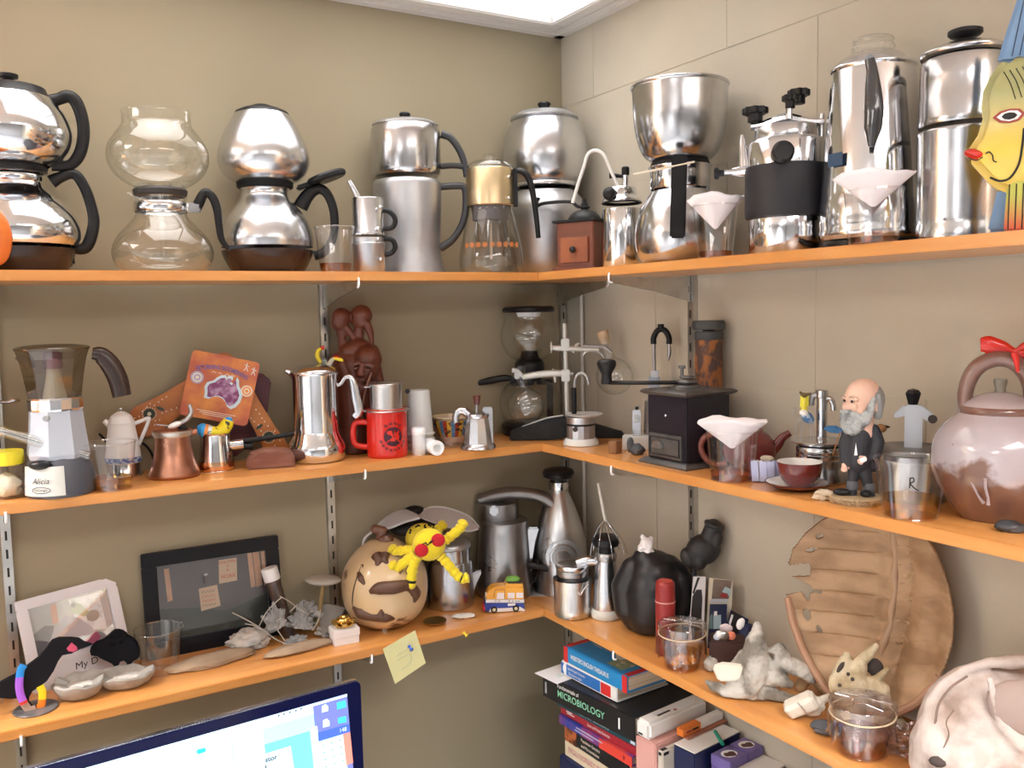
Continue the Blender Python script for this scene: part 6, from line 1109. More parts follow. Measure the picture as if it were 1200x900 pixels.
mk('contents', solid([(.0118, .004), (.013, .008), (.013, lv * .92), (.0118, lv * .93)], 28), mat('dark peat', (.05, .028, .024), .8, 0, (40, (.10, .06, .05), .4, .7)), t)
mk('cap', solid([(.0150, lv - .008), (.0158, lv - .006), (.0158, lv + .016), (.0148, lv + .0175)], 32), M_white, t)
M_cryst = mat('grey crystal', (.36, .37, .38), .7, 0, (40, (.62, .63, .64), .5, .75), (90, .9))
for px_, (p, rx, ry, rz_, ro, sd, lb) in enumerate([
    ((-0.7344, -0.075, 1.2541), .021, .016, .036, -.25, 61, 'tall grey crystal flake leaning right beside the quartz'),
    ((-0.6865, -0.07, 1.2409), .026, .02, .030, .3, 62, 'largest sparkling grey crystal cluster under the mushroom'),
    ((-0.6641, -0.045, 1.2549), .025, .02, .022, .5, 63, 'grey crystal lump behind the largest crystal cluster'),
    ((-0.7037, -0.09, 1.2218), .020, .013, .010, 0, 64, 'low grey crystal chunk just behind the thinner flat stone'),
    ((-0.637, -0.085, 1.2214), .025, .02, .014, .2, 65, 'greenish grey stone behind the white gift box')]):
    o = mk('grey_crystal', blob(rx, ry, rz_, sd, .42, 2.3, 4, .0, ridge=True), M_cryst if sd != 65 else M_stone, loc=p, rot=(0, ro, .3)); tag(o, lb, 'mineral')
tag(mk('grey_flake', prism([(-0.0316, 0.005654), (-0.02009, 0.04331), (-0.006558, 0.04558), (0.02858, 0.03524), (0.01949, 0.01839), (-0.001468, 0.0009372)], .004, bev=.001), M_stone, loc=(-0.616, -0.05, 1.2213), rot=(-.35, 0, -0.3272)), 'thin pointed grey slate flake behind the gift box', 'stone')
M_twig = mat('pale dry twig', (.48, .46, .42), .7)
t = thing('dry_twigs', 'bunch of thin pale dry twigs lying over the grey crystals', 'twigs', (-0.7151, -0.105, 1.2213), -0.2822)
for pts in ([(-0.1054, 0.0, 0.07616), (-0.07862, 0.0, 0.0584), (-0.05316, 0.0, 0.03899), (-0.02914, 0.0, 0.01625), (0.004687, 0.0, -0.004506), (0.0311, 0.0, -0.02118)], [(-0.05954, 0.01, 0.03953), (-0.04435, 0.01, 0.06614), (-0.02798, 0.01, 0.08268), (-0.01496, 0.01, 0.09297)], [(-0.01803, 0.01, 0.09496), (-0.002652, 0.01, 0.085), (0.01572, 0.01, 0.06795), (0.02811, 0.01, 0.0582)], [(-0.0003703, -0.0, 0.06631), (0.01438, -0.0, 0.07971)], [(-0.0835, 0.0, 0.05236), (-0.0683, 0.0, 0.04733), (-0.05477, 0.0, 0.03751)], [(-0.02527, 0.0, 0.03413), (-0.01358, 0.0, 0.01275), (-0.01214, 0.0, 0.009233)], [(0.03952, 0.01, 0.02147), (0.05152, 0.01, 0.04041), (0.0571, 0.01, 0.06009)], [(-0.02614, 0.0, 0.05086), (-0.0165, 0.0, 0.05644)]):
    mk('twig', tube(pts, .0011, 6), M_twig, t)
t = thing('mushroom_figure', 'mushroom-like figure of a flat grey stone cap on a tan stick', 'ornament', (-0.6407, -0.05, 1.2213), -0.314)
mk('stick', tube([(-0.007028, 0.0, -0.007452), (0.001629, 0.0, 0.04433), (0.01013, 0.0, 0.09249)], [.0042, .0042, .0038], 10), mat('tan stick', (.36, .25, .11), .6), t)
mk('cap', xf(blob(.036, .026, .0085, 12, .07, 1.2, 3), (0.01039, 0.0, 0.09945), (0, .09, 0)), mat('pale felt grey', (.47, .44, .39), .9, bump=(90, .4)), t)
t = thing('gift_box', 'tiny white gift box topped with a gold ribbon bow', 'gift box', (-0.6232, -0.1424, 1.2213), -0.06072)
M_wbox = mat('white card', (.78, .76, .77), .6)
mk('box', rbox(.048, .036, .016, (0, 0, 0), .0008), M_wbox, t); mk('lid', rbox(.0505, .0385, .0145, (0, 0, .0155), .0008), M_wbox, t)
M_gold = mat('gold ribbon', (.85, .58, .18), .16, 1)
for k in range(14):
    q = 2 * PI * k / 7 + (.45 if k > 6 else 0); r_ = .016 if k < 7 else .009; hgt = .010 if k < 7 else .016
    mk('bow_loop', tube([(0, 0, .030), (r_ * 1.1 * math.cos(q), r_ * 1.1 * math.sin(q), .031 + hgt * .45), (r_ * 1.35 * math.cos(q), r_ * 1.35 * math.sin(q), .0335 + hgt * .75), (r_ * .7 * math.cos(q), r_ * .7 * math.sin(q), .034 + hgt * .8), (0, 0, .032)], .0024, 6, 3, 2.4, up=(-math.sin(q), math.cos(q), 0)), M_gold, t)

# gourd, felt flaps and crocheted spider
M_gourd = mat('varnished gourd skin', (.62, .45, .26), .3, 0, (9, (.12, .05, .025), .615, .65, (1, 1, 1.5)), coat=.4)
t = thing('painted_gourd', 'large round tan gourd with dark brown fish-like markings and a cord', 'gourd', (-0.5181, -0.098, 1.2213), -0.3884)
mk('gourd_body', lathe(sm([(0.0, 0.0), (0.02773, 0.00089), (0.04851, 0.007117), (0.06925, 0.02312), (0.08214, 0.04795), (0.08634, 0.0798), (0.08276, 0.1116), (0.07061, 0.1362), (0.05507, 0.1538), (0.04128, 0.1643), (0.02407, 0.1748), (0.0, 0.1783)]), 56), M_gourd, t)
M_gmark = mat('burnt brown marking', (.10, .045, .025), .4)
R0 = 0.08664; zc = 0.08378
def on_gourd(az, el, r=1.012): return (R0 * r * math.cos(el) * math.sin(az), -R0 * r * math.cos(el) * math.cos(az), zc + R0 * r * .99 * math.sin(el))
for nm, path, rr in (('fish_marking', [(-.35, .12), (-.15, .20), (.2, .20), (.55, .18), (.75, -.05), (.72, -.25)], [.004, .0125, .0135, .0105, .0115, .004]), ('bird_marking', [(-.85, -.30), (-.65, -.42), (-.35, -.50), (.0, -.52), (.3, -.60)], [.005, .013, .010, .012, .004]), ('wing_marking', [(-.1, -.28), (-.12, -.45), (-.2, -.55)], [.003, .011, .006]),
    ('leaf_marking', [(-.72, .52), (-.60, .40), (-.48, .28)], [.0045, .0075, .003]), ('ring_marking', [(-.80, .68), (-.66, .70), (-.62, .60)], [.002, .0035, .002]), ('drop_marking', [(.35, .62), (.45, .50)], [.004, .0065])):
    mk(nm, tube([on_gourd(*p, r=1.0) for p in path], rr, 10, 4, .28, up=(0, 1, .0)) if False else tube([on_gourd(*p, r=.992) for p in path], rr, 10, 4), M_gmark, t)
mk('cord', tube([on_gourd(-.80 + .10 * math.sin(e * 2), e, 1.01) for e in [-1.3 + 2.4 * k / 12 for k in range(13)]], .0010, 6, 3), M_print, t)
for pth, rr_ in (([(-.30, .98), (-.18, .84), (-.22, .70)], [.012, .010, .004]), ([(.05, 1.0), (.02, .86), (.10, .74)], [.011, .009, .004])): mk('stalk_stain', tube([on_gourd(*p, r=.992) for p in pth], rr_, 10, 4), M_gmark, t)
mk('cord', tube([on_gourd(.28 + .16 * math.sin(e * 2), e, 1.01) for e in [-1.3 + .9 * k / 6 for k in range(7)]], .0009, 6, 3), M_print, t)
mk('stalk', soft('stalk', [chain([(-0.009642, 0.0, 0.1583), (-0.005674, 0.0, 0.1755), (-1.313e-05, 0.0, 0.1927), (-0.01515, 0.0, 0.1971)], [.014, .011, .009, .010])], mat('brown dried stalk', (.16, .065, .035), .35, coat=.3), t, .0015, 3).data.copy() and xf(blob(.016, .014, .013, 7, .3, 2, 3), (0.004378, -0.01, 0.174)), MATS['brown dried stalk'], t)

M_gfelt = mat('grey felt', (.50, .48, .50), .95, bump=(180, .6), sheen=.3); M_edge = mat('pale stitched edge', (.60, .59, .59), .9, bump=(200, .6))
t = thing('felt_hat', 'limp grey felt hat of two curved flaps draped behind the gourd', 'hat', (-0.4351, -0.06, 1.361), -0.4225)
zb = 0.1397
def flap(rows, name):
    """rows of pixel-free local points: each row runs across the flap; skinned and thickened"""
    bm = bmesh.new(); R_ = [[bm.verts.new((p[0], p[1], p[2] - zb)) for p in cr(r, 4)] for r in rows]
    for u, w_ in zip(R_, R_[1:]):
        for j in range(len(u) - 1): bm.faces.new((u[j], u[j + 1], w_[j + 1], w_[j]))
    o = mk(name, bm, M_gfelt, t); s_ = o.modifiers.new('thickness', 'SOLIDIFY'); s_.thickness = .0032; s_.offset = 0; o.modifiers.new('round', 'SUBSURF').render_levels = 1
    return o
l_in = [(-0.1027, -0.055, 0.158), (-0.09692, -0.055, 0.1771), (-0.07598, -0.055, 0.1901), (-0.04844, -0.055, 0.194), (-0.01715, -0.055, 0.2048), (0.01413, -0.055, 0.2121)]
l_mid = [(-0.1038, -0.03, 0.1603), (-0.08397, -0.03, 0.1843), (-0.05913, -0.03, 0.2009), (-0.03447, -0.03, 0.2104), (-0.006486, -0.03, 0.2126), (0.01438, -0.03, 0.208)]
l_out = [(-0.1042, 0.012, 0.1566), (-0.07671, 0.012, 0.1844), (-0.04933, 0.012, 0.2068), (-0.02046, 0.012, 0.2182), (-0.001003, 0.012, 0.2118), (0.01303, 0.012, 0.2019)]
flap([l_in, l_mid, l_out], 'left_flap')
r_in = [(0.01417, -0.05, 0.2109), (0.03472, -0.05, 0.201), (0.06227, -0.05, 0.189), (0.09004, -0.05, 0.1805), (0.1145, -0.05, 0.1756), (0.134, -0.05, 0.18)]
r_mid = [(0.01276, -0.02, 0.2075), (0.03224, -0.02, 0.2102), (0.06042, -0.02, 0.2052), (0.09212, -0.02, 0.1946), (0.1169, -0.02, 0.1862), (0.1363, -0.02, 0.1761)]
r_out = [(0.01303, 0.012, 0.2019), (0.02595, 0.012, 0.2141), (0.05124, 0.012, 0.2184), (0.08709, 0.012, 0.2094), (0.1193, 0.012, 0.1931), (0.1388, 0.012, 0.17)]
flap([r_in, r_mid, r_out], 'right_flap')
for e in (l_in, r_out): mk('stitched_edge', tube([(p[0], p[1], p[2] - zb) for p in e], .0026, 8, 5), M_edge, t)
mk('crown', xf(blob(.052, .036, .018, 6, .08, 1.5, 3), (0.003195, .012, 0.0364)), mat('dark felt inside', (.06, .055, .055), .95), t)

M_yel = mat('yellow crochet yarn', (.78, .62, .015), .85, bump=(170, 1.0), sheen=.3); M_blkyarn = mat('black yarn', (.012, .012, .012), .9)
t = thing('crochet_spider', 'yellow crocheted spider with red cheeks sprawled over gourd and pot', 'soft toy', (-0.4642, -0.178, 1.3917), -0.4352)
zs = 0.1704
def dz(pts): return [(p[0], p[1], p[2] - zs) for p in pts]
body = mk('body', xf(ball(.034, n=28), dz([(-0.004437, 0.022, 0.1804)])[0], (0, 0, 0), (1, .9, .9)), mat('olive yellow crochet', (.55, .42, .02), .85, bump=(170, 1.0)), t)
bc = dz([(-0.004437, 0.022, 0.1804)])[0]
random.seed(5)
for k in range(16):
    az, el = -1.1 + 2.3 * random.random(), .25 + 1.0 * random.random()
    p = V((bc[0] + .0345 * math.cos(el) * math.sin(az), bc[1] - .0312 * math.cos(el) * math.cos(az), bc[2] + .0312 * math.sin(el)))
    mk('black_stitch', xf(blob(.0034, .0022, .0022, k, .2, 2, 1), p, (0, random.uniform(-1, 1), az)), M_blkyarn, t)
hc = dz([(0.008573, -0.012, 0.1766)])[0]
hd = mk('face', ball(.0325, hc, (1, .62, 1), 28), M_yel, t)
for p in (dz([(-0.006623, -0.031, 0.1706)])[0], dz([(0.02596, -0.031, 0.1892)])[0]): mk('red_cheek', xf(ball(.0135, n=20), p, (.1, 0, 0), (1, .35, 1)), mat('red yarn', (.50, .012, .02), .9, bump=(170, .9)), t)
mk('face_stitching', tube(dz([(-0.004635, -0.0335, 0.183), (0.002008, -0.0335, 0.186), (0.005139, -0.0335, 0.1808), (0.01193, -0.0335, 0.1889), (0.01015, -0.0335, 0.1839), (0.01863, -0.0335, 0.1936), (0.0168, -0.0335, 0.187), (0.02196, -0.0335, 0.1951)]), .0011, 6), M_blkyarn, t)
def limb(path, rr, band=None):
    P = cr(path, 5); n_ = len(P)
    r2 = [1.14 * rr * (1 + .13 * math.sin(i * 2.1)) * (1.0 if i < n_ - 4 else 1.05) for i in range(n_)]
    r2[-1] = rr * .55
    o = mk('leg', tube(P, r2, 12, smooth=False), M_yel, t)
    if band is not None: mk('black_band', tube([P[band], P[band + 2]], rr * 1.14, 12, smooth=False), M_blkyarn, o)
limb(dz([(0.03914, 0.008, 0.1767), (0.05464, 0.008, 0.188), (0.07193, 0.008, 0.2027), (0.07908, 0.008, 0.2179)]), .0088)
limb(dz([(-0.01999, -0.004, 0.1657), (-0.03997, -0.004, 0.165), (-0.05819, -0.004, 0.1659), (-0.06784, -0.004, 0.1749)]), .0085)
limb(dz([(-0.02018, -0.014, 0.1582), (-0.03876, -0.014, 0.1456), (-0.05397, -0.014, 0.1344), (-0.07017, -0.014, 0.1438)]), .0085)
limb(dz([(-0.01526, -0.02, 0.1562), (-0.02411, -0.02, 0.1363), (-0.02812, -0.02, 0.1128), (-0.03208, -0.02, 0.09089)]), .0088, 10)
limb(dz([(0.02954, -0.014, 0.154), (0.04245, -0.014, 0.138), (0.05698, -0.014, 0.1184), (0.07007, -0.014, 0.1057), (0.08525, -0.014, 0.1083)]), .0085, 14)
limb(dz([(0.01803, 0.04, 0.1851), (0.03206, 0.04, 0.1967), (0.04262, 0.04, 0.2067)]), .0085)

# pots, espresso machine and toy van
t = thing('spouted_pot', 'dull aluminium two-part pot with a pointed spout under the yellow spider', 'coffee pot', (-0.3552, -0.06445, 1.2213), -0.4655)
mk('lower_pot', solid([(0.04791, 0.0), (0.05158, 0.00378), (0.0521, 0.017), (0.05138, 0.09223), (0.04953, 0.09973)], 48), M_satin, t)
mk('upper_pot', solid([(0.04495, 0.08137), (0.04953, 0.08511), (0.04952, 0.08886), (0.04585, 0.09073), (0.04486, 0.1281)], 48), M_worn, t)
mk('lid', lathe(sm([(0.04486, 0.1262), (0.0476, 0.13), (0.04392, 0.1393), (0.02927, 0.1486), (0.01097, 0.1542), (0.0, 0.1551)], 3), 44), M_alu, t)
mk('spout', prism([(0.04805, 0.06615), (0.06298, 0.0749), (0.07025, 0.07082), (0.05669, 0.04319), (0.04294, 0.007968)], .014, bev=.003), M_alu, t)
t = thing('steel_jug', 'grey steel jug with a pointed spout under the lever machine head', 'jug', (-0.2194, -0.065, 1.2213), -0.5242)
M_gsteel = mat('grey worn steel', (.46, .46, .47), .27, 1, (12, (.33, .33, .34), .4, .7), rvar=(14, .4))
mk('jug_body', solid([(0.05918, 0.0), (0.06203, 0.003912), (0.06198, 0.02345), (0.05504, 0.14), (0.05405, 0.1555), (0.05593, 0.1632), (0.05497, 0.167)], 48), M_gsteel, t)
mk('spout', prism([(0.04575, 0.1367), (0.0536, 0.15), (0.08016, 0.1493), (0.07006, 0.1167), (0.0637, 0.08199), (0.05916, 0.04323), (0.04895, 0.008394)], .018, bev=.004), M_satin, t)

t = thing('lever_espresso_machine', 'streamlined grey bottle-shaped espresso machine with a long arched arm and round emblem', 'espresso machine', (-0.09649, -0.105, 1.2213), -0.5903)
M_cast = mat('polished cast metal', (.62, .635, .66), .27, 1, (10, (.50, .51, .53), .4, .7), rvar=(12, .34))
mk('foot', rbox(0.151, .058, -0.002265, (-.010, -.028, 0), .006), mat('pale cast foot', (.58, .59, .60), .4, .3), t)
mk('foot_neck', solid([(0.06388, 0.001), (0.06389, -0.006228), (0.06192, 0.009616), (0.06091, 0.02544)], 44), M_cast, t)
mk('body', solid(sm([(0.05996, 0.01753), (0.06087, 0.04124), (0.06078, 0.07672), (0.0578, 0.1121), (0.05099, 0.1454), (0.04035, 0.1786), (0.02975, 0.204), (0.02206, 0.2215), (0.02013, 0.2293)], 4), 52), M_cast, t)
mk('neck_ring', solid([(0.02205, 0.2273), (0.02301, 0.2312), (0.02299, 0.2448), (0.01916, 0.2487)], 32), M_chrome, t)
mk('cap', solid([(0.01533, 0.2448), (0.01916, 0.2487), (0.02299, 0.2526), (0.03352, 0.2555), (0.03638, 0.2642), (0.03254, 0.272), (0.01914, 0.2758)], 36), M_black, t)
mk('arm', tube([(0.01289, -0.01, 0.1653), (-0.00957, -0.01, 0.1927), (-0.036, -0.01, 0.2104), (-0.06643, -0.01, 0.2185), (-0.1047, -0.01, 0.2208), (-0.1432, -0.01, 0.2154), (-0.178, -0.01, 0.206)], [.020, .017, .0145, .0135, .0145, .0155, .0145], 16, 5, 1.25), mat('dark grey cast arm', (.26, .255, .26), .3, .85, rvar=(14, .42)), t)
mk('group_head', solid([(0.04646, 0.1493), (0.04936, 0.1532), (0.04936, 0.1903), (0.04742, 0.202)], 40, (-0.1389, -.01, 0)), M_gsteel, t)
mk('lug', xf(rbox(.018, .014, .022, (0, 0, 0), .004), (-0.1425, -0.058, 0.1819)), M_satin, t)
mk('portafilter_grip', tube([(-0.182, 0.03, 0.1814), (-0.2252, 0.03, 0.1838), (-0.2726, 0.03, 0.1843), (-0.2962, 0.03, 0.1845)], [.0085, .010, .0105, .009], 12, 4), M_black, t)
mk('band_handle', tube([(-0.1058, -0.05, 0.07229), (-0.06811, -0.05, 0.0682), (-0.03056, -0.05, 0.06027), (-0.008045, -0.05, 0.05628)], .0085, 12, 4, .7), M_black, t)
for k, (r_, m_) in enumerate(((21, M_cast), (16, M_satin), (13.5, M_gsteel), (9, M_satin))): mk('round_emblem', xf(cyl(r_ * 0.001936, .004, (0, 0, 0), 40, .001), (0.008866, -.052 - .0022 * k, 0.0865), (PI / 2, 0, 0)), m_, t)
mk('drip_cord', tube([(-0.05278, -0.05, 0.08157), (-0.04766, -0.05, 0.05267), (-0.05745, -0.05, 0.03344), (-0.069, -0.05, 0.02191)], .004, 8), M_black, t)
tag(mk('black_stopper', xf(blob(.022, .016, .010, 2, .05), (0.0, 0.0, 0.212)), M_black, loc=(-0.4244, -0.045, 1.2213), rz=-0.4244), 'black rounded stopper peeping over the grey felt hat', 'stopper')
mk('knob_stem', cyl(.006, 0.2083, (0, 0, 0), 14), M_black, bpy.data.objects['black_stopper'])

t = thing('toy_van', 'tiny toy camper van in blue, white and orange with a green load on top', 'toy car', (-0.2802, -0.1586, 1.2213), -0.4249)
M_vblue = mat('blue toy paint', (.015, .04, .30), .3, coat=.4); M_vor = mat('orange toy paint', (.82, .38, .03), .3, coat=.4); M_vwh = mat('white toy paint', (.80, .76, .74), .35); M_vred = mat('red toy paint', (.65, .02, .02), .35)
mk('lower_body', prism([(-0.03915, 0.005611), (-0.03786, 0.02209), (-0.03332, 0.02366), (0.04442, 0.01904), (0.04594, 0.004158), (0.04045, 0.002639), (-0.03199, 0.003336)], .032, bev=.002), M_vblue, t)
mk('upper_body', prism([(-0.03504, 0.02744), (-0.03294, 0.04018), (-0.02729, 0.05086), (-0.01459, 0.05472), (0.007088, 0.05532), (0.04419, 0.05319), (0.04451, 0.02366)], .031, bev=.0025), M_vor, t)
mk('white_band', prism([(-0.03604, 0.0229), (-0.03499, 0.02928), (0.04507, 0.02455), (0.04494, 0.01809)], .0326, bev=.0006), M_vwh, t)
mk('sill', prism([(-0.03021, 0.002306), (-0.02644, 0.009447), (-0.01915, 0.01269), (-0.008382, 0.00928), (0.0206, 0.009382), (0.02791, 0.01171), (0.03695, 0.009323), (0.04412, 0.004267), (0.04676, -0.0005194), (0.0386, 0.0009008), (0.02044, 0.001631), (-0.008554, 0.001544)], .0335, bev=.0006), M_vwh, t)
for x0_, x1_ in ((581, 590), (594, 602), (604, 612)):
    mk('window', prism([(-0.01334, 0.02984), (-0.01125, 0.04259), (0.003178, 0.04175), (0.002899, 0.02888)] if x0_ == 581 else ([(0.01015, 0.02937), (0.0104, 0.04133), (0.02488, 0.04049), (0.02463, 0.02852)] if x0_ == 594 else [(0.02827, 0.02923), (0.0285, 0.04028), (0.04301, 0.03943), (0.04279, 0.02838)]), .0324, bev=.0004), mat('pale toy window %d' % x0_, (.78, .70, .70), .2), t)
mk('door_outline', tube([(-0.01933, -0.0163, 0.03368), (-0.01539, -0.0163, 0.04985), (0.004275, -0.0163, 0.04871), (0.003921, -0.0163, 0.03231)], .0006, 6, smooth=False), MATS['brick red paint'], t)
for p in ((-0.01892, -0.0155, 0.008742), (0.0269, -0.0155, 0.009629)):
    wh = mk('wheel', xf(cyl(.0072, .006, (0, 0, 0), 22, .001), (p[0], p[1] + .004, .0072), (PI / 2, 0, 0)), M_black, t); mk('hubcap', xf(cyl(.0036, .001, (0, 0, 0), 16, .0003), (p[0], p[1] - .002, .0072), (PI / 2, 0, 0)), mat('cream hubcap', (.7, .62, .4), .4), wh)
    mk('wheel', xf(cyl(.0072, .006, (0, 0, 0), 22, .001), (p[0], .0155, .0072), (PI / 2, 0, 0)), M_black, t)
mk('bumper', xf(rbox(.006, .031, .011, (0, 0, 0), .002), (-0.03928, 0, .004)), M_vred, t)
mk('headlamp', xf(cyl(.0055, .003, (0, 0, 0), 18, .001), (-0.03114 - .0015, -.004, 0.0364), (0, -PI / 2, 0)), M_vwh, t)
mk('roof_box', prism([(0.007068, 0.0544), (0.007206, 0.06082), (0.04339, 0.05876), (0.04326, 0.05232)], .026, bev=.001), M_vor, t)
mk('roof_board', prism([(0.008972, 0.05888), (0.01449, 0.06316), (0.03984, 0.06265), (0.04339, 0.05876), (0.04334, 0.056)], .024, bev=.001), mat('dark toy paint', (.04, .03, .02), .5), t)
mk('green_load', xf(blob(.0155, .011, .0085, 3, .15, 2, 3, .5), (0.02357, 0.0, 0.06449)), mat('toy leaf green', (.16, .36, .06), .6), t)
for x0_ in [(-0.01526, 0.0, 0.0248), (-0.008048, 0.0, 0.02437), (0.01364, 0.0, 0.02309), (0.02088, 0.0, 0.02266), (0.02813, 0.0, 0.02223), (0.03357, 0.0, 0.0219)]: mk('small_print', tube([(x0_[0] - .002, -.0165, x0_[2] - .0008), (x0_[0], -.0165, x0_[2] + .0010), (x0_[0] + .002, -.0165, x0_[2] - .0008)], .0005, 5), M_print, t)
mk('white_badge', rbox(.016, .0008, .005, (0.018, -.0163, 0.01323), .0004), M_vwh, t)

tag(mk('white_shell', blob(.0245, .011, .0055, 9, .2, 1.5, 3, .7, (0, 0, .004)), mat('white shell', (.80, .77, .72), .6), loc=(-0.3696, -0.1552, 1.2213), rz=-0.4781), 'flat white shell at the shelf front before the spouted pot', 'shell')
t = thing('brass_dish', 'small shallow brass dish beside the gourd', 'dish', (-0.434, -0.1511, 1.2213), -0.4444)
mk('dish_body', lathe([(0, .001), (.017, .001), (.0225, .004), (.0235, .0065), (.0222, .0062), (.017, .003), (0, .0028)], 36), mat('dull brass', (.42, .28, .10), .35, .9), t)
M_pin = mat('yellow pin plastic', (.78, .60, .04), .35); M_bpin = mat('blue pin plastic', (.02, .10, .55), .3)
def pin(name, label, loc, m, parent=None):
    b = xf(join(cyl(.0034, .0022, (0, 0, .0), 16), cyl(.0020, .006, (0, 0, .0022), 12), cyl(.0037, .003, (0, 0, .0082), 16), cyl(.0006, .006, (0, 0, -.005), 8, 0)), (0, 0, 0), (PI / 2 + .5, 0, .25))
    o = mk(name, b, m, parent, loc=loc); return tag(o, label, 'push pin') if not parent else o
pin('push_pin', 'yellow push pin stuck in the shelf front under the toy van', (-0.3957, -0.2022, 1.2104), M_pin)
tag(mk('clear_clip', xf(blob(.0055, .004, .006, 2, .2), (-0.5632, -0.2, 1.2466)), M_glass), 'tiny clear bead on the shelf edge under the gourd', 'bead')
# note pinned to the shelf front
t = thing('sticky_note', 'pale yellow square note with faint scribbles pinned to the shelf front', 'note', (-0.527, -0.2075, 1.1918), 0)
mk('paper', prism([(-0.04481, 0.02484), (0.02317, 0.04718), (0.04365, -0.02291), (-0.02201, -0.04912)], .0005), mat('pale yellow paper', (.70, .68, .36), .8), t, False)
for pts in ([(-.010, .006), (0, .012), (.012, .018), (.016, .016)], [(-.016, -.004), (-.006, .0), (.006, .002)], [(.010, .004), (.013, -.006), (.010, -.014)], [(-.010, .010), (-.016, .004)], [(-.008, -.024), (.002, -.02), (.012, -.012)], [(.012, .006), (.02, .010)]):
    mk('scribble', tube([(x, -.0004, z) for x, z in pts], .0005, 5), mat('faint green ink', (.42, .46, .30), .8) if 'faint green ink' not in MATS else MATS['faint green ink'], t)
pin('blue_pin', '', (0.008314, -0.001, 0.01938), M_bpin, t)

# ================================================================ lowest shelf, block wall
t = thing('milk_pitcher', 'small steel pitcher with a notched pouring lip at the shelf corner', 'pitcher', (-0.1738, -0.2655, 1.2213), -0.6044)
mk('pitcher_body', lathe([(0, 0.001), (0.03531, 0.0), (0.03796, 0.003622), (0.03935, 0.0163), (0.03828, 0.02354), (0.03925, 0.07046), (0.03976, 0.07766), (0.03847, 0.06431), (0.03759, 0.03638)], 48), M_brush, t)
mk('pouring_lip', tube([(0.00195, -0.036, 0.07306), (0.008725, -0.036, 0.066), (0.01543, -0.036, 0.05364), (0.02245, -0.036, 0.06423), (0.03116, -0.036, 0.07304)], .0017, 8), M_chrome, t)
mk('dark_inside', lathe([(0.03741, 0.05801), (0, 0.05441)], 36), M_steel, t)
t = thing('portafilter', 'polished metal portafilter with flat handle resting in the small pitcher', 'portafilter', (-0.1738, -0.2655, 1.2803), -0.6044)
mk('basket', solid([(0.02904, 0.001802), (0.02991, 0.005403), (0.02989, 0.02159), (0.03305, 0.02519), (0.03339, 0.03596), (0.03162, 0.03955)], 44), M_gsteel, t)
mk('dish', lathe(sm([(0.03251, 0.03776), (0.03478, 0.04314), (0.03337, 0.04852), (0.02283, 0.04673), (0.0, 0.04314)], 3), 40), M_satin, t)
mk('handle', tube([(0.009669, 0.0, 0.0485), (0.03074, 0.0, 0.05382), (0.05169, 0.0, 0.05288), (0.0638, 0.0, 0.0448), (0.06716, 0.0, 0.03405)], [.010, .0115, .010, .008, .005], 14, 4, 1.0), M_satin, t)

t = thing('aluminium_shaker', 'slim aluminium bottle on a white foot with a black mushroom knob', 'bottle', (-0.1216, -0.3115, 1.2213), -0.6433)
mk('foot', solid([(0.03156, 0.0), (0.03296, 0.003598), (0.03242, 0.01259), (0.02978, 0.01798)], 40), mat('white plastic foot', (.66, .66, .62), .4), t)
mk('bottle_body', solid([(0.02803, 0.005017), (0.0289, 0.0122), (0.02657, 0.05702), (0.0218, 0.1016), (0.02004, 0.1194)], 44), M_satin, t)
mk('collar', solid([(0.02092, 0.1177), (0.02231, 0.1212), (0.02178, 0.1301), (0.01916, 0.1337)], 36), M_gsteel, t)
kn = mk('knob', solid([(0.01742, 0.1319), (0.01829, 0.1372), (0.01567, 0.1443), (0.02524, 0.1479), (0.02836, 0.155), (0.02696, 0.1638), (0.01913, 0.1691)], 32), M_black, t)
t = thing('wire_whisk', 'wire whisk with a thin white handle hooded over the black mushroom knob', 'whisk', (-0.1216, -0.3115, 1.3461), -0.6433)
mk('handle', tube([(-0.01382, 0.0, 0.1518), (-0.01059, 0.0, 0.1343), (-0.004166, 0.0, 0.09555), (-0.0001248, 0.0, 0.07263)], [.0026, .0034, .0036, .003], 12), mat('ivory handle', (.66, .63, .58), .4), t)
tip = (-0.0001038, 0.0, 0.0744)
for k in range(8):
    q = 2 * PI * k / 8 + .2; c_, s_ = math.cos(q), math.sin(q); dx = 0.03834; z_ = tip[2]
    mk('wire', tube([(tip[0] + .003 * c_, .003 * s_, z_), (tip[0] + dx * .42 * c_, dx * .42 * s_, z_ * .78), (tip[0] + .004 + dx * .82 * c_, dx * .8 * s_, z_ * .42), (tip[0] + .006 + dx * c_, dx * s_, z_ * .05)], .0007, 6), M_chrome, t)

M_ebony = mat('black stained wood', (.013, .013, .016), .38, bump=(30, .06))
t = thing('black_vase', 'large black rounded sculpture like a headless torso with lobed shoulders', 'sculpture', (-0.095, -0.4284, 1.2213), -0.6971)
soft('torso', [
    chain([(-0.01539, 0.0, -0.02352), (-0.01023, 0.0, 0.0007418), (-0.003349, 0.0, 0.03866), (0.0002452, 0.0, 0.07971), (0.0004713, 0.0, 0.1103), (-0.00432, 0.0, 0.1271)], [.024, .036, .053, .060, .050, .032], 28),
    chain([(-0.03893, 0.0, 0.1195), (-0.05249, 0.0, 0.08498), (-0.04958, 0.0, 0.04398), (-0.03334, 0.0, 0.006764)], [.026, .030, .028, .018], 20),
    chain([(0.03, 0.0, 0.128), (0.05101, 0.0, 0.1015), (0.05406, 0.0, 0.06097), (0.03261, 0.0, 0.016)], [.024, .028, .029, .020], 20),
    chain([(-0.01419, 0.0, 0.1235), (-0.01406, 0.0, 0.1404)], [.032, .027], 20)], M_ebony, t, .0028, 14, floor=.0004)
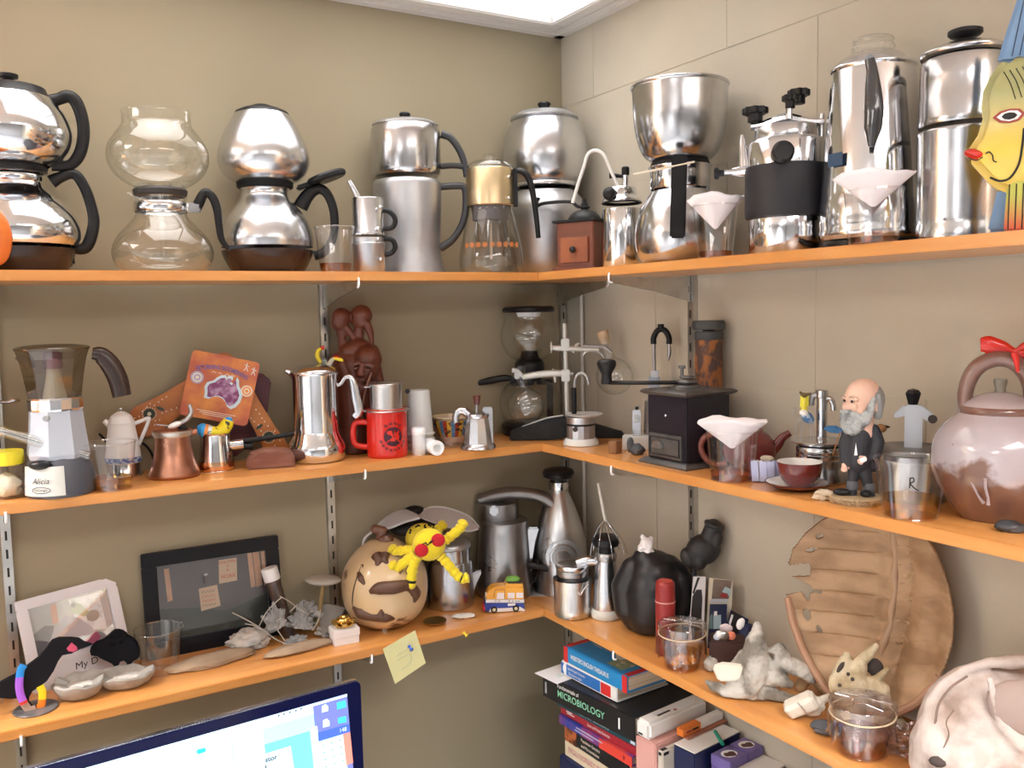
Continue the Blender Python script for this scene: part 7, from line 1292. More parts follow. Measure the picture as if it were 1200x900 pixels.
mk('neck_rim', lathe([(0.02504, 0.1323), (0.02837, 0.1391), (0.0267, 0.1425), (0.0217, 0.1408), (0.01836, 0.1306)], 32, (-0.01407, 0, 0)), mat('worn black rim', (.05, .05, .05), .4), t)
tag(soft('white_bear_head', [blob(.019, .016, .022, 4, .16, 2, 3, None, (0, -.004, .010)), blob(.0125, .013, .014, 6, .2, 2, 3, None, (.002, -.006, .034)), ball(.005, (-.006, 0, .047)), ball(.005, (.010, 0, .044)), blob(.008, .009, .006, 7, .1, 2, 2, None, (-.008, -.012, .030))], mat('white rough plaster', (.88, .86, .88), .7, bump=(80, .4)), None, .0014, 2, loc=(-0.1058, -0.4194, 1.3601), rz=-0.6971), 'small lumpy white figure sitting in the neck of the black sculpture', 'figurine')

t = thing('red_flask', 'slim dark red vacuum flask in front of the black sculpture', 'flask', (-0.153, -0.5301, 1.2213), -0.7102)
M_dred = mat('dark red plastic', (.27, .022, .02), .38)
mk('flask_body', solid([(0.01557, 0.0), (0.01712, 0.002405), (0.01796, 0.1021), (0.0175, 0.1045)], 36), M_dred, t)
mk('seam', lathe([(0.01765, 0.0969), (0.01843, 0.09769), (0.01842, 0.09928), (0.01765, 0.1001)], 36), mat('pale seam', (.55, .25, .22), .4), t)
mk('cap', solid([(0.01781, 0.09849), (0.01731, 0.1302), (0.01669, 0.1333), (0.01391, 0.1357)], 36), M_dred, t)
mk('cap_top', solid([(0.01314, 0.1349), (0.01314, 0.1362)], 32), mat('lighter red top', (.45, .06, .045), .4), t)

t = thing('torso_statue', 'small black headless torso on a thin post above picture cards', 'statuette', (-0.05, -0.4975, 1.2213), -0.7441)
M_blackst = mat('black resin', (.022, .023, .026), .5, bump=(60, .1))
mk('base', rbox(.05, .04, .012, (0, 0, 0), .002), M_blackst, t)
mk('post', tube([(-0.003245, 0, .01), (-0.002092, 0.0, 0.1412)], .0046, 14), M_blackst, t)
soft('torso', [xf(ball(.034, n=26), (0.01465, 0.0, 0.17), (0, -.5, 0), (1.0, .8, .86)), cap((0.02731, 0.0, 0.1869), (0.03366, 0.0, 0.2133), .0205, .0165, 20), xf(cyl(.0195, .008, (0, 0, -.004), 24, .002), (0.03524, 0.0, 0.2183), (0, .32, 0)),
    xf(ball(.0175, n=20), (-0.01233, -0.008, 0.1547), (0, -.4, 0), (.85, .9, 1.2)), xf(ball(.0165, n=20), (0.008192, -0.012, 0.1517), (0, .2, 0), (.9, .9, 1.15)), xf(ball(.012, n=18), (0.03961, -0.012, 0.1904), (0, .3, 0), (.8, .9, 1.5))], M_blackst, t, .0016, 3)
cards = [('postcard', 'leaning white picture postcard behind the black torso post', [(-0.05454, 0.0198), (-0.04322, 0.1217), (-0.02614, 0.1258), (-0.03109, 0.02132)], M_wbox, -.02), ]
def card(name, label, pts, m, y, extras=(), base=None, lean=-.08):
    t = tag(mk(name, prism(pts, .0012, (0, y, 0)), m, None, False, loc=(-0.045, -0.5561, 1.2213), rot=(lean, 0, -0.7705)), label, 'card')
    for nm, p2, m2, k in extras: mk(nm, prism(p2, .0005, (0, y - .0008 - .0004 * k, 0)), m2, t, False)
    return t
M_vdk = mat('very dark photo', (.02, .018, .018), .4); M_brph = mat('brown photo', (.12, .08, .06), .4, 0, (20, (.2, .14, .11), .45, .6)); M_nav = mat('navy card', (.012, .018, .06), .4); M_sky = mat('pale teal print', (.35, .48, .52), .4)
card('postcard', 'tall white card with a dark figure photo left of the stacked picture cards', [(-0.05777, -0.001799), (-0.04789, 0.1231), (-0.0246, 0.1243), (-0.02959, -0.001526)], M_wbox, .012, (('dark_figure', [(-0.0499, 0.003671), (-0.05288, 0.04288), (-0.04959, 0.08558), (-0.04174, 0.09905), (-0.03242, 0.09955), (-0.03091, 0.08337), (-0.03257, 0.0474), (-0.03113, 0.004932)], M_vdk, 0), ('dark_stripe', [(-0.04956, 0.09211), (-0.04011, 0.1219), (-0.03545, 0.1221), (-0.04645, 0.09065)], M_vdk, 0)))
card('picture_card', 'brown picture card at the top of the leaning card stack', [(-0.02493, -0.004488), (-0.01841, 0.1262), (0.02456, 0.1235), (0.01841, -0.004775)], mat('cream card edge', (.60, .56, .44), .6), -.006, (('brown_photo', [(-0.01386, 0.08757), (-0.01071, 0.1242), (0.02304, 0.1235), (0.01691, 0.08928)], M_brph, 0), ('pale_area', [(0.004648, 0.1015), (0.01079, 0.1116), (0.02151, 0.1073), (0.01844, 0.09422)], M_sky, 1), ('red_area', [(2.385e-05, 0.09158), (0.004646, 0.09993), (0.01538, 0.09889), (0.01385, 0.09073)], M_dred, 2), ('white_strip', [(-0.01697, 0.0809), (-0.01541, 0.08749), (0.01691, 0.08928), (0.01538, 0.08273)], mat('pale grey strip', (.48, .50, .54), .5), 0)))
card('blue_card', 'navy card with a pale blue bottle picture in the leaning card stack', [(-0.02183, -0.01084), (-0.01697, 0.07928), (0.01384, 0.08103), (0.01225, -0.008466)], M_nav, -.014, (('pale_bottle', [(-0.01087, 0.03406), (-0.01083, 0.0585), (0.003066, 0.06095), (0.003037, 0.03494)], M_sky, 0), ('bottle_neck', [(-0.01005, 0.05854), (-0.009265, 0.06672), (-0.003862, 0.06704), (-0.003874, 0.05891)], M_wbox, 0), ('second_bottle', [(-0.01862, 0.03357), (-0.01857, 0.05478), (-0.01236, 0.06329), (-0.01164, 0.03401)], mat('dull teal print', (.12, .2, .21), .5), 0)))
card('black_booklet', 'black tilted booklet with white lettering beside the navy card', [(0.01074, 0.03055), (0.01997, 0.07329), (0.05201, 0.05742), (0.04293, 0.01316)], M_nav, -.022, (('cover', [(0.01228, 0.03227), (0.0215, 0.07095), (0.03984, 0.06234), (0.03069, 0.02209)], M_vdk, 0), ('white_lettering', [(0.01689, 0.04881), (0.0215, 0.06529), (0.02533, 0.0639), (0.01996, 0.04575)], M_ink, 1)))
t = thing('trinket_box', 'dark brown box heaped with small pins and trinkets', 'box', (-0.105, -0.6366, 1.2213), -0.779)
mk('box', rbox(0.05968, .045, 0.05329, (0, 0, 0), .003), mat('dark brown leather', (.045, .016, .012), .5), t)
zt = 0.05329
for nm, lb, p, m_, sz in (('white_pin', 'oval white pin tilted on the trinket box', (0.023, 0.0, 0.07924), M_ink, (.0065, .0025, .011)), ('pink_shell', 'round pale pink token on the trinket box', (-0.001466, 0.0, 0.07), mat('pale pink token', (.62, .52, .54), .5), (.011, .003, .008)), ('orange_token', 'small coral orange token on the trinket box', (0.007142, -0.01, 0.06056), mat('coral token', (.68, .20, .12), .5), (.0075, .004, .008)), ('silver_token', 'crumpled silver grey token on the trinket box', (-0.008651, -0.012, 0.05413), M_zinc, (.013, .006, .010)), ('blue_badge', 'small white and blue badge on the trinket box', (-0.01583, -0.014, 0.05742), mat('pale blue badge', (.55, .62, .72), .4), (.007, .003, .007))):
    tag(mk(nm, blob(sz[0], sz[1], sz[2], len(nm), .12, 2, 3), m_, loc=(-0.105, -0.6366, 1.2213), rot=(0, .35 if 'white' in nm else 0, -0.779)), lb, 'trinket'); ob_ = bpy.data.objects[nm]
    from mathutils import Euler as _E
    ob_.location = V((-0.105, -0.6366, 1.2213)) + Matrix.Rotation(-0.779, 3, 'Z') @ V((p[0], p[1], max(p[2], zt + sz[2] * .7)))
tag(mk('blue_pouch', blob(.020, .014, .030, 3, .15, 2, 3, .8, (0, 0, .024)), mat('dark blue cloth', (.01, .02, .08), .6), loc=(-0.02542, -0.6076, 1.2213)), 'dark blue pouch between the trinket box and the big bone', 'pouch')

# wrapped cups: tumbler, cling film cover and rubber band
def wrapped_cup(label, loc, rz, rt, rb, h, fill, liquid, seed, band):
    t = cup(label, loc, rz, rt, rb, h, fill, liquid, 'plastic tumblers covered with cling film')
    random.seed(seed)
    R = lambda z: rb + (rt - rb) * z / h
    bm = bmesh.new(); rows = []; n = 48
    prof = [(0, h + .0006), (rt * .5, h + .0012), (rt * .97, h + .0014), (rt + .003, h), (rt + .0028, h - .004), (R(h - .014) + .0022, h - .014), (R(h - .018) + .004, h - .020), (R(h * .5) + .006, h * .5), (R(h * .3) + .010, h * .30)]
    for i, (r, z) in enumerate(prof):
        if r == 0: rows.append([bm.verts.new((0, 0, z))]); continue
        amp = .0004 if i < 6 else .004 * (i - 5)
        rows.append([bm.verts.new(((r + amp * noise.noise(V((5 * math.cos(q), 5 * math.sin(q), seed + i * .4)))) * math.cos(q), (r + amp * noise.noise(V((5 * math.cos(q) + 9, 5 * math.sin(q), seed + i * .4)))) * math.sin(q), z + (.0016 * noise.noise(V((6 * math.cos(q), 6 * math.sin(q), seed))) if i < 3 else 0) + amp * 1.5 * noise.noise(V((3 * math.cos(q), 3 * math.sin(q), seed + 4))))) for q in [2 * PI * k / n for k in range(n)]])
    for a_, b_ in zip(rows, rows[1:]):
        for k in range(n): bm.faces.new(list(dict.fromkeys([a_[k % len(a_)], a_[(k + 1) % n % len(a_)], b_[(k + 1) % n], b_[k]])))
    mk('film', bm, M_wrap, t)
    mk('rubber_band', tube([((R(h - .015) + .003) * math.cos(q), (R(h - .015) + .003) * math.sin(q), h - .0155 + band * math.cos(q - 1)) for q in [2 * PI * k / 36 for k in range(37)]], .0012, 6, 2), mat('tan rubber %d' % seed, (.62, .48, .32), .5), t)
    for k in range(7):
        q = random.uniform(0, 2 * PI); q2 = q + random.uniform(.6, 2.4)
        mk('film_crease', tube([(rt * .9 * math.cos(q), rt * .9 * math.sin(q), h + .0018), (rt * .3 * math.cos(q + .5), rt * .3 * math.sin(q + .5), h + .0026), (rt * .9 * math.cos(q2), rt * .9 * math.sin(q2), h + .0018)], .0006, 5, 4), MATS['film crease'] if 'film crease' in MATS else glass('film crease', (.95, .95, .95), (.8, .8, .8), 1, .1, .5), t)
    return t
t = wrapped_cup('film-covered plastic cup with amber pieces before the red flask', (-0.1678, -0.5913, 1.2213), -0.7289, 0.03971, 0.02997, 0.07698, .34, M_tea, 3, .0015)
for k in range(7): mk('amber_piece', blob(.008, .006, .006, k, .25, 2, 2, None, (-.012 + .005 * k, -.008 + .007 * (k % 3), .009 + .0035 * (k % 4))), MATS['amber lump'] if k else mat('amber lump', (.70, .36, .04), .25), t)
t = wrapped_cup('film-covered plastic cup with pinkish tea before the small skull', (-0.1585, -0.9538, 1.2213), -0.9227, 0.04271, 0.03369, 0.07212, .40, glass('pinkish tea', (.70, .42, .34), (.5, .22, .14), .35, .05, .1), 8, .002)
o = mk('plastic_bag', blob(.048, .026, .022, 31, .5, 3, 4, .6, (0, 0, .013), ridge=True), M_wrap, loc=(-0.1021, -1.0007, 1.2213), rz=-0.9584); tag(o, 'crumpled clear plastic film lying right of the film-covered pinkish cup', 'plastic bag')

# bones
M_grb = mat('grey weathered bone', (.50, .47, .42), .8, 0, (24, (.20, .18, .15), .44, .58), (60, .9))
soft_ = soft('large_vertebra', [
    chain([(-0.01386, 0.0, 0.1174), (-0.01645, 0.0, 0.08899), (-0.01904, 0.0, 0.05473), (-0.02431, 0.0, 0.02003)], [.0055, .0165, .024, .022], 16),
    chain([(-0.01906, 0.0, 0.06325), (-0.04039, 0.0, 0.04416), (-0.05385, 0.0, 0.01706)], [.014, .015, .010], 14), chain([(-0.01614, -0.018, 0.04252), (-0.02398, -0.018, 0.01073), (-0.0266, -0.018, -0.00369)], [.018, .013, .009], 14),
    chain([(-0.03465, -0.014, 0.01072), (-0.05734, -0.014, 0.005529), (-0.08293, -0.014, 0.01434), (-0.09105, -0.014, 0.01925)], [.014, .0125, .008, .005], 14), chain([(-0.01878, -0.012, 0.008662), (0.008834, -0.012, 0.00871), (0.03489, -0.012, 0.00301), (0.0465, -0.012, 0.007042)], [.013, .012, .009, .005], 14),
    chain([(-0.01095, -0.01, 0.0369), (0.01267, -0.01, 0.03641), (0.03611, -0.01, 0.02752)], [.014, .014, .006], 14), chain([(-0.008456, 0.0, 0.06705), (0.007425, 0.0, 0.05155), (0.004866, 0.0, 0.02863)], [.010, .007, .010], 12),
    chain([(0.02045, 0.0, 0.07532), (0.01793, 0.0, 0.05254), (0.02588, 0.0, 0.03072)], [.0095, .008, .009], 12), chain([(0.03098, 0.0, 0.05659), (0.05439, 0.0, 0.04758), (0.06994, 0.0, 0.03509)], [.013, .013, .007], 12), chain([(-0.03505, 0.0, 0.06463), (-0.04845, 0.0, 0.04053), (-0.06467, 0.0, 0.02749)], [.010, .012, .008], 12),
    chain([(0.008651, 0.0, 0.07708), (0.02042, 0.0, 0.08375), (0.03091, 0.0, 0.07064)], [.006, .0075, .006], 10)], M_grb, None, .0018, 1, disp=(.010, .006), floor=.002)
soft_.location = (-0.136, -0.756, 1.2213); soft_.rotation_euler = (0, 0, -0.8221); tag(soft_, 'large spiky grey vertebra bone leaning beside the turtle shell', 'bone')
tag(mk('white_bone_chip', prism([(-0.08197, 0.06264), (-0.06753, 0.06955), (-0.05189, 0.06963), (-0.03506, 0.06847), (-0.04151, 0.0458), (-0.0558, 0.043), (-0.07281, 0.0413)], .016, bev=.003), mat('chalky white bone', (.70, .64, .54), .8, bump=(60, .4)), loc=(-0.1741, -0.7914, 1.2213), rz=-0.8221), 'chalky white flat bone chip in front of the large vertebra', 'bone')
tag(mk('round_bone', blob(.016, .013, .0145, 51, .2, 2, 3, .8, (0, 0, .0115)), M_grb, loc=(-0.1341, -0.6316, 1.2213)), 'rounded grey bone knob left of the white bone chip', 'bone')
o = soft('cut_vertebra', [xf(rbox(.050, .030, .026, (0, 0, 0), .004), (0, 0, .008), (.15, -.55, 0)), blob(.020, .016, .016, 3, .2, 2, 3, None, (.008, .006, .018)), chain([(.018, .010, .022), (.034, .016, .030)], [.008, .005])], mat('chalk white bone face', (.66, .61, .53), .8, 0, (30, (.45, .40, .33), .5, .8), (60, .4)), None, .0018, 1, floor=.0006)
o.location = (-0.143, -0.8409, 1.2213); o.rotation_euler = (0, 0, -0.8639); tag(o, 'blocky chalk-white vertebra piece on the shelf before the turtle shell', 'bone')
mk('crack', tube([(-.012, -.0175, .030), (-.004, -.019, .022), (.004, -.0185, .011)], .0007, 5), M_steel, o)
tag(soft('tan_bone', [chain([(0, 0, .012), (.012, .004, .026), (.030, .006, .022)], [.010, .009, .007]), blob(.014, .012, .012, 6, .2, 2, 3, None, (.034, .006, .014))], mat('tan bone', (.50, .34, .19), .75, bump=(60, .4)), None, .0018, 2, loc=(-0.07986, -0.7764, 1.2213), rz=-0.8639), 'tan knobbly bone behind the chalk-white vertebra piece', 'bone')
tag(mk('dark_pebble', blob(.022, .015, .011, 71, .2, 1.7, 3, .7, (0, 0, .008)), M_drock, loc=(-0.1564, -0.8902, 1.2213), rz=-0.8855), 'dark blue-grey pebble left of the film-covered pinkish cup', 'stone')

# turtle carapace, hollow side to the room, leaning on the wall
M_shell = mat('tan horn shell', (.47, .31, .18), .6, 0, (10, (.30, .18, .095), .40, .60, (1, 1, 2.2)), (40, .8))
ol = [(-0.03459, 0.3061), (0.01436, 0.3233), (0.0672, 0.3268), (0.1026, 0.3105), (0.1298, 0.2765), (0.1484, 0.232), (0.1573, 0.1918), (0.157, 0.1492), (0.1494, 0.1164), (0.1358, 0.08357), (0.112, 0.05047), (0.07952, 0.02379), (0.0401, 0.007233), (0.001349, 0.007087), (-0.03053, 0.02641), (-0.05598, 0.05152), (-0.07903, 0.08097), (-0.09791, 0.118), (-0.1108, 0.16), (-0.09041, 0.1677), (-0.08105, 0.1532), (-0.07816, 0.1789), (-0.1062, 0.1907), (-0.0798, 0.1952), (-0.07995, 0.2173), (-0.1094, 0.2082), (-0.1017, 0.2364), (-0.08332, 0.2649), (-0.05937, 0.2897)]
cx0, cz0 = (0.04041, 0.1859)
def out_r(q):
    d = (math.cos(q), math.sin(q)); best = 0
    for i in range(len(ol)):
        (x1, z1), (x2, z2) = ol[i], ol[(i + 1) % len(ol)]; x1 -= cx0; x2 -= cx0; z1 -= cz0; z2 -= cz0
        ex, ez = x2 - x1, z2 - z1; den = d[0] * ez - d[1] * ex
        if abs(den) < 1e-9: continue
        s_ = (x1 * ez - z1 * ex) / den; u_ = (x1 * d[1] - z1 * d[0]) / den
        if s_ > 0 and -1e-6 <= u_ <= 1 + 1e-6: best = max(best, s_)
    return best
def inside(x, z):
    c = False
    for i in range(len(ol)):
        (x1, z1), (x2, z2) = ol[i], ol[i - 1]
        if (z1 > z) != (z2 > z) and x < (x2 - x1) * (z - z1) / (z2 - z1) + x1: c = not c
    return c
holes = [(-0.06216, 0.2648, 0.0065, 0.003, 0.6), (-0.07705, 0.24, 0.0085, 0.0035, 0.5), (-0.08091, 0.1323, 0.0045, 0.0095, 0.35), (-0.06097, 0.1112, 0.003, 0.007, 0.5), (-0.07352, 0.1703, 0.01, 0.0022, -0.1)]
xa, xb, za, zb_ = min(p[0] for p in ol), max(p[0] for p in ol), min(p[1] for p in ol), max(p[1] for p in ol)
ea, eb = (xb - xa) / 2, (zb_ - za) / 2; xm, zm = (xa + xb) / 2, (za + zb_) / 2
def spine_x(z): return cx0 + .010 + .10 * (z - cz0) * .9
def shell_y(x, z, rho=None):
    r2 = min(1.1, ((x - xm) / ea) ** 2 + ((z - zm) / eb) ** 2); u = x - spine_x(z); au = abs(u)
    f = ((z - cz0) + (.10 if u < 0 else -.34) * au) / .0345; t_ = f - math.floor(f); bulge = 1 - (2 * t_ - 1) ** 6
    side = min(1, max(0, (au - .012) / .02)) * (1 - min(1, r2) ** 3)
    y = .050 * (1 - r2 ** 1.2) - .0045 * bulge * side * (1 if u < 0 else .45)
    y += .012 * math.exp(-((u - .020) / .011) ** 2) * (.25 + .75 * bulge) * (1 - r2) + .006 * math.exp(-((u + .020) / .012) ** 2) * bulge * (1 - r2)
    y -= .012 * math.exp(-((u - .055) / .016) ** 2) * (1 - r2) + .0012 * noise.fractal(V((x * 60, z * 60, 1)), 1, 2, 3)
    return y
bm = bmesh.new(); st = .0019; gx = int((xb - xa) / st) + 2; gz = int((zb_ - za) / st) + 2; gv = {}
def gvert(i, k):
    if (i, k) not in gv: x, z = xa + i * st, za + k * st; gv[(i, k)] = bm.verts.new((x, shell_y(x, z), z))
    return gv[(i, k)]
for i in range(gx):
    for k in range(gz):
        x, z = xa + (i + .5) * st, za + (k + .5) * st
        if not inside(x, z): continue
        if any((((x - h[0]) * math.cos(h[4]) + (z - h[1]) * math.sin(h[4])) / h[2]) ** 2 + ((-(x - h[0]) * math.sin(h[4]) + (z - h[1]) * math.cos(h[4])) / h[3]) ** 2 < 1 for h in holes): continue
        bm.faces.new((gvert(i, k), gvert(i + 1, k), gvert(i + 1, k + 1), gvert(i, k + 1)))
for _ in range(3): bmesh.ops.smooth_vert(bm, verts=[q for q in bm.verts if q.is_boundary], factor=.5, use_axis_x=True, use_axis_z=True)
t = thing('turtle_shell', 'big tan turtle shell leaning on the wall with its ribbed hollow side showing', 'turtle shell', (-0.088, -0.8642, 1.2213), 0)
t.rotation_euler = (-.10, 0, -1.42)
o = mk('carapace', bm, M_shell, t); s_ = o.modifiers.new('thickness', 'SOLIDIFY'); s_.thickness = .004; s_.offset = 1
sp = [(0.05345, 0.2941), (0.05113, 0.2733), (0.05018, 0.2475), (0.0479, 0.2213), (0.04826, 0.1956), (0.04465, 0.1688), (0.04367, 0.1426), (0.03733, 0.1146), (0.03355, 0.09377)]
M_ridge = mat('pale ridge', (.46, .31, .20), .6, bump=(60, .4))
mk('spine', tube([(x, shell_y(x, z) - .002 - .003 * (k % 2), z) for k, (x, z) in enumerate(sp)], [.0042, .0055, .004, .0055, .004, .006, .0045, .006, .004], 10, 4), M_ridge, t)
for k, (p0, p1) in enumerate(zip([(0.05513, 0.2677), (0.05555, 0.2384), (0.05595, 0.2103), (0.05373, 0.1815), (0.05152, 0.1512), (0.04388, 0.127)], [(0.08086, 0.2666), (0.0838, 0.2408), (0.08175, 0.2101), (0.07708, 0.1823), (0.07499, 0.1511), (0.07794, 0.1264)])):
    m_ = ((p0[0] + p1[0]) / 2, (p0[1] + p1[1]) / 2 + .004)
    mk('rib_head', tube([(x, shell_y(x, z) + (-.004 if j == 0 else -.003), z) for j, (x, z) in enumerate((p0, m_, p1))], [.0024, .0017, .0022], 8), M_ridge, t)
for k, (p0, p1) in enumerate(zip([(0.03148, 0.2539), (0.02922, 0.2197), (0.02695, 0.1852), (0.02738, 0.1513), (0.0249, 0.1322)], [(0.04227, 0.2459), (0.04269, 0.215), (0.04048, 0.1808), (0.03826, 0.1463), (0.03582, 0.1273)])):
    mk('rib_head', tube([(x, shell_y(x, z) - .001, z) for x, z in (p0, ((p0[0] + p1[0]) / 2, (p0[1] + p1[1]) / 2), p1)], [.0015, .002, .002], 8), M_ridge, t)
mk('rim_edge', tube([(cx0 + out_r(q) * .985 * math.cos(q), .001, cz0 + out_r(q) * .985 * math.sin(q)) for q in [math.radians(192 + 128 * k / 30) for k in range(31)]], .0062, 8, 2), mat('rim horn', (.42, .24, .15), .5, bump=(40, .4)), t)
mk('crack', tube([(x, shell_y(x, z) - .0006, z) for x, z in [(0.1193, 0.1918), (0.1339, 0.1869), (0.1482, 0.1797), (0.1531, 0.1664)]], .0012, 6), M_brown, t)

# small skull; its openings are dark lumps with the shade put in the colour
M_cream_b = mat('cream bone', (.62, .53, .37), .7, 0, (28, (.36, .27, .15), .45, .62), (60, .8))
t = thing('small_skull', 'small cream animal skull with horns and a dark eye opening inside the shell', 'skull', (-0.1, -0.9033, 1.2213), -0.919)
soft('cranium', [blob(.030, .020, .032, 4, .08, 1.8, 3, None, (-0.01285, 0.0, 0.05857)), chain([(-0.02496, 0.0, 0.07663), (-0.02037, 0.0, 0.09565), (-0.0181, 0.0, 0.1064)], [.014, .010, .006], 12), chain([(-0.01068, 0.0, 0.07858), (-0.001399, 0.0, 0.09554), (0.01249, 0.0, 0.113), (0.02166, 0.0, 0.1258)], [.013, .009, .008, .0045], 12), chain([(0.003334, 0.0, 0.09356), (0.003553, 0.0, 0.074), (0.0131, 0.0, 0.06097)], [.008, .008, .012], 12), chain([(0.006007, 0.0, 0.06518), (0.02461, 0.0, 0.07562), (0.03828, 0.0, 0.09305)], [.009, .0065, .004], 12), chain([(0.02002, 0.0, 0.06977), (0.03176, 0.0, 0.06104), (0.03668, 0.0, 0.03965)], [.010, .011, .008], 12), chain([(-0.007971, 0.0, 0.04611), (-0.002993, 0.0, 0.02446), (-0.0003682, 0.0, 0.001119)], [.016, .014, .010], 12)], M_cream_b, t, .0016, 2, disp=(.01, .002), floor=.001)
mk('jaw', soft('jawtmp', [chain([(-.03, 0, .012), (0, -.01, .010), (.035, 0, .012)], [.009, .011, .009], 12), chain([(.035, 0, .012), (.055, .012, .02)], [.008, .006])], M_cream_b, t, .0016, 2).data and blob(.016, .010, .010, 3, .2, 2, 3, .7, (.05, .008, .010)), M_cream_b, t)
mk('eye_socket', xf(blob(.012, .006, .0135, 2, .08, 2, 3), (0.02108, 0.012, 0.0886)), mat('bone hollow shade', (.06, .045, .04), .9), t)
mk('side_opening', xf(blob(.0035, .003, .010, 2, .05, 2, 2), (-0.02603, -0.012, 0.09174), (0, .5, 0)), MATS['bone hollow shade'], t)
for p in ((-0.02676, -0.022, 0.06833), (-0.0152, -0.02, 0.08599), (-0.009252, -0.024, 0.08067)): mk('pit', ball(.0028, p, n=10), MATS['bone hollow shade'], t)
tag(soft('rib_bone', [chain([(-0.04702, 0.0, -0.008476), (-0.02789, 0.0, 0.008729), (-0.009029, 0.0, 0.02569), (0.004752, 0.0, 0.04967), (0.016, 0.0, 0.07565), (0.02267, 0.0, 0.0927)], [.012, .013, .013, .0095, .008, .0105], 14), chain([(-0.04698, 0.0, -0.01122), (-0.02268, 0.0, -0.01764), (-0.001045, 0.0, -0.02712)], [.012, .011, .008], 12)], mat('ochre bone', (.47, .31, .18), .7, bump=(50, .4)), None, .002, 2, floor=.0004, loc=(0.02347, -0.9356, 1.2213), rz=-0.9885), 'ochre curved bone between the turtle shell and the large pale skull', 'bone')

# large pale skull at the frame edge
M_pskull = mat('pinkish pale skull', (.57, .49, .45), .75, 0, (16, (.33, .24, .20), .44, .62), (45, 1.0))
t = thing('large_skull', 'large pale domed animal skull with a raised crest at the end of the lowest shelf', 'skull', (-0.112, -1.1134, 1.2213), -1.0482)
soft('cranium', [xf(ball(.1, n=40), (0.007651, 0.0, 0.06651), (0, 0, 0), (.98, .62, 1.03)), xf(ball(.062, n=30), (-0.04947, -0.02, 0.04772), (0, 0, 0), (.75, .8, 1.2)),
    chain([(-0.07499, -0.018, 0.01763), (-0.07885, -0.018, 0.06875), (-0.07444, -0.018, 0.1064), (-0.05909, -0.018, 0.1391), (-0.03608, -0.018, 0.1615), (-0.005917, -0.018, 0.177), (0.03083, -0.018, 0.1858)], [.006, .0065, .007, .007, .007, .0075, .0075], 14),
    chain([(-0.005327, -0.056, 0.1719), (0.0007231, -0.056, 0.1442), (0.01039, -0.056, 0.1162), (0.02875, -0.056, 0.09679)], [.004, .006, .008, .010], 12), chain([(-0.04855, -0.05, 0.0786), (-0.02239, -0.05, 0.09771), (-0.003417, -0.05, 0.078)], [.009, .010, .012], 14), chain([(0.02416, -0.06, 0.06234), (0.005946, -0.06, 0.07188), (-0.01196, -0.06, 0.05347)], [.012, .012, .012], 14), cap((-0.04169, 0.0, 0.005483), (0.03494, 0.0, 0.02469), .035, .04, 20)], M_pskull, t, .0028, 4, disp=(.03, .007), floor=.002)
mk('temple_hollow', xf(blob(.034, .014, .036, 3, .08, 1.6, 3), (0.02603, -0.052, 0.1392), (0, .4, 0)), mat('shaded bone', (.36, .27, .24), .85, bump=(40, .5)), t)  # solid lump; the shade of the hollow is in its colour
mk('suture', tube([(-0.06436, -0.05, 0.09955), (-0.06092, -0.05, 0.1247), (-0.04793, -0.05, 0.1494), (-0.0294, -0.05, 0.1682)], .0015, 6), mat('brown suture', (.22, .15, .12), .8), t)
mk('suture', tube([(-0.05541, -0.063, 0.0719), (-0.04818, -0.063, 0.09335), (-0.05133, -0.063, 0.1102), (-0.04314, -0.063, 0.1272)], .0009, 6), MATS['brown suture'], t)
mk('pit', xf(blob(.012, .006, .007, 2, .1, 2, 2), (-0.05883, -0.066, 0.05814)), MATS['bone hollow shade'], t)  # dark lump, the pit's shade painted in

# ================================================================ below the shelves: cabinet, books, boxes
tag(mk('low_cabinet', rbox(.34, 1.5, .85, (-.190, -.95, 0), .004), mat('dark cabinet', (.05, .045, .05), .5)), 'dark low cabinet carrying the stacked books and boxes', 'cabinet')
M_pages = mat('book pages', (.62, .50, .36), .8, 0, (220, (.48, .38, .27), .4, .6, (.02, .02, 1)))
def book(label, spec, depth, cover, spine=None, name='book'):
    """spine runs along local +x from the left end; local +y goes in behind the spine; top at the given height"""
    (x, y, z), rz, ln, th = spec
    t = thing(name, label, 'book', (x, y, z - th), rz, 'books stacked under the lowest shelf'); c = min(.0028, th * .12)
    mk('pages', rbox(ln - .006, depth - .006, th - 2 * c, (ln / 2, depth / 2 + .001, c), .0005), M_pages, t)
    for z_ in (0, th - c): mk('cover', rbox(ln, depth, c, (ln / 2, depth / 2, z_), .0006), cover, t)
    mk('spine', rbox(ln, .004, th - .0004, (ln / 2, -.0012, .0002), .0016), spine or cover, t)
    t['len'] = ln; t['th'] = th
    return t, ln, th
def spine_text(t, s, size, m, fx, fz, xs=1, align='LEFT', bold=0): return text(s, size, m, t, (t['len'] * fx, -.0041, t['th'] * fz), (PI / 2, 0, 0), xs=xs, align=align, bold=bold)
def spine_block(t, x0, x1, z0_, z1_, m, name='spine_label', y=-.0033): L_, T_ = t['len'], t['th']; return mk(name, prism([(L_ * x0, T_ * z0_), (L_ * x1, T_ * z0_), (L_ * x1, T_ * z1_), (L_ * x0, T_ * z1_)], .0004, (0, y, 0)), m, t, False)
M_wblue = mat('bright blue cover', (.02, .25, .58), .3, coat=.3); M_bred = mat('bright red cover', (.62, .03, .03), .3, coat=.3); M_wcov = mat('white cover', (.78, .77, .75), .35)
M_mblue = mat('mid blue cover', (.03, .16, .50), .35)
t, ln, th = book("bright blue WEBSTER'S ENGLISH THESAURUS with red ends on top of the book stack", ((-0.1824, -0.2469, 1.152), -1.5224, 0.1983, 0.03304), .128, M_wblue)
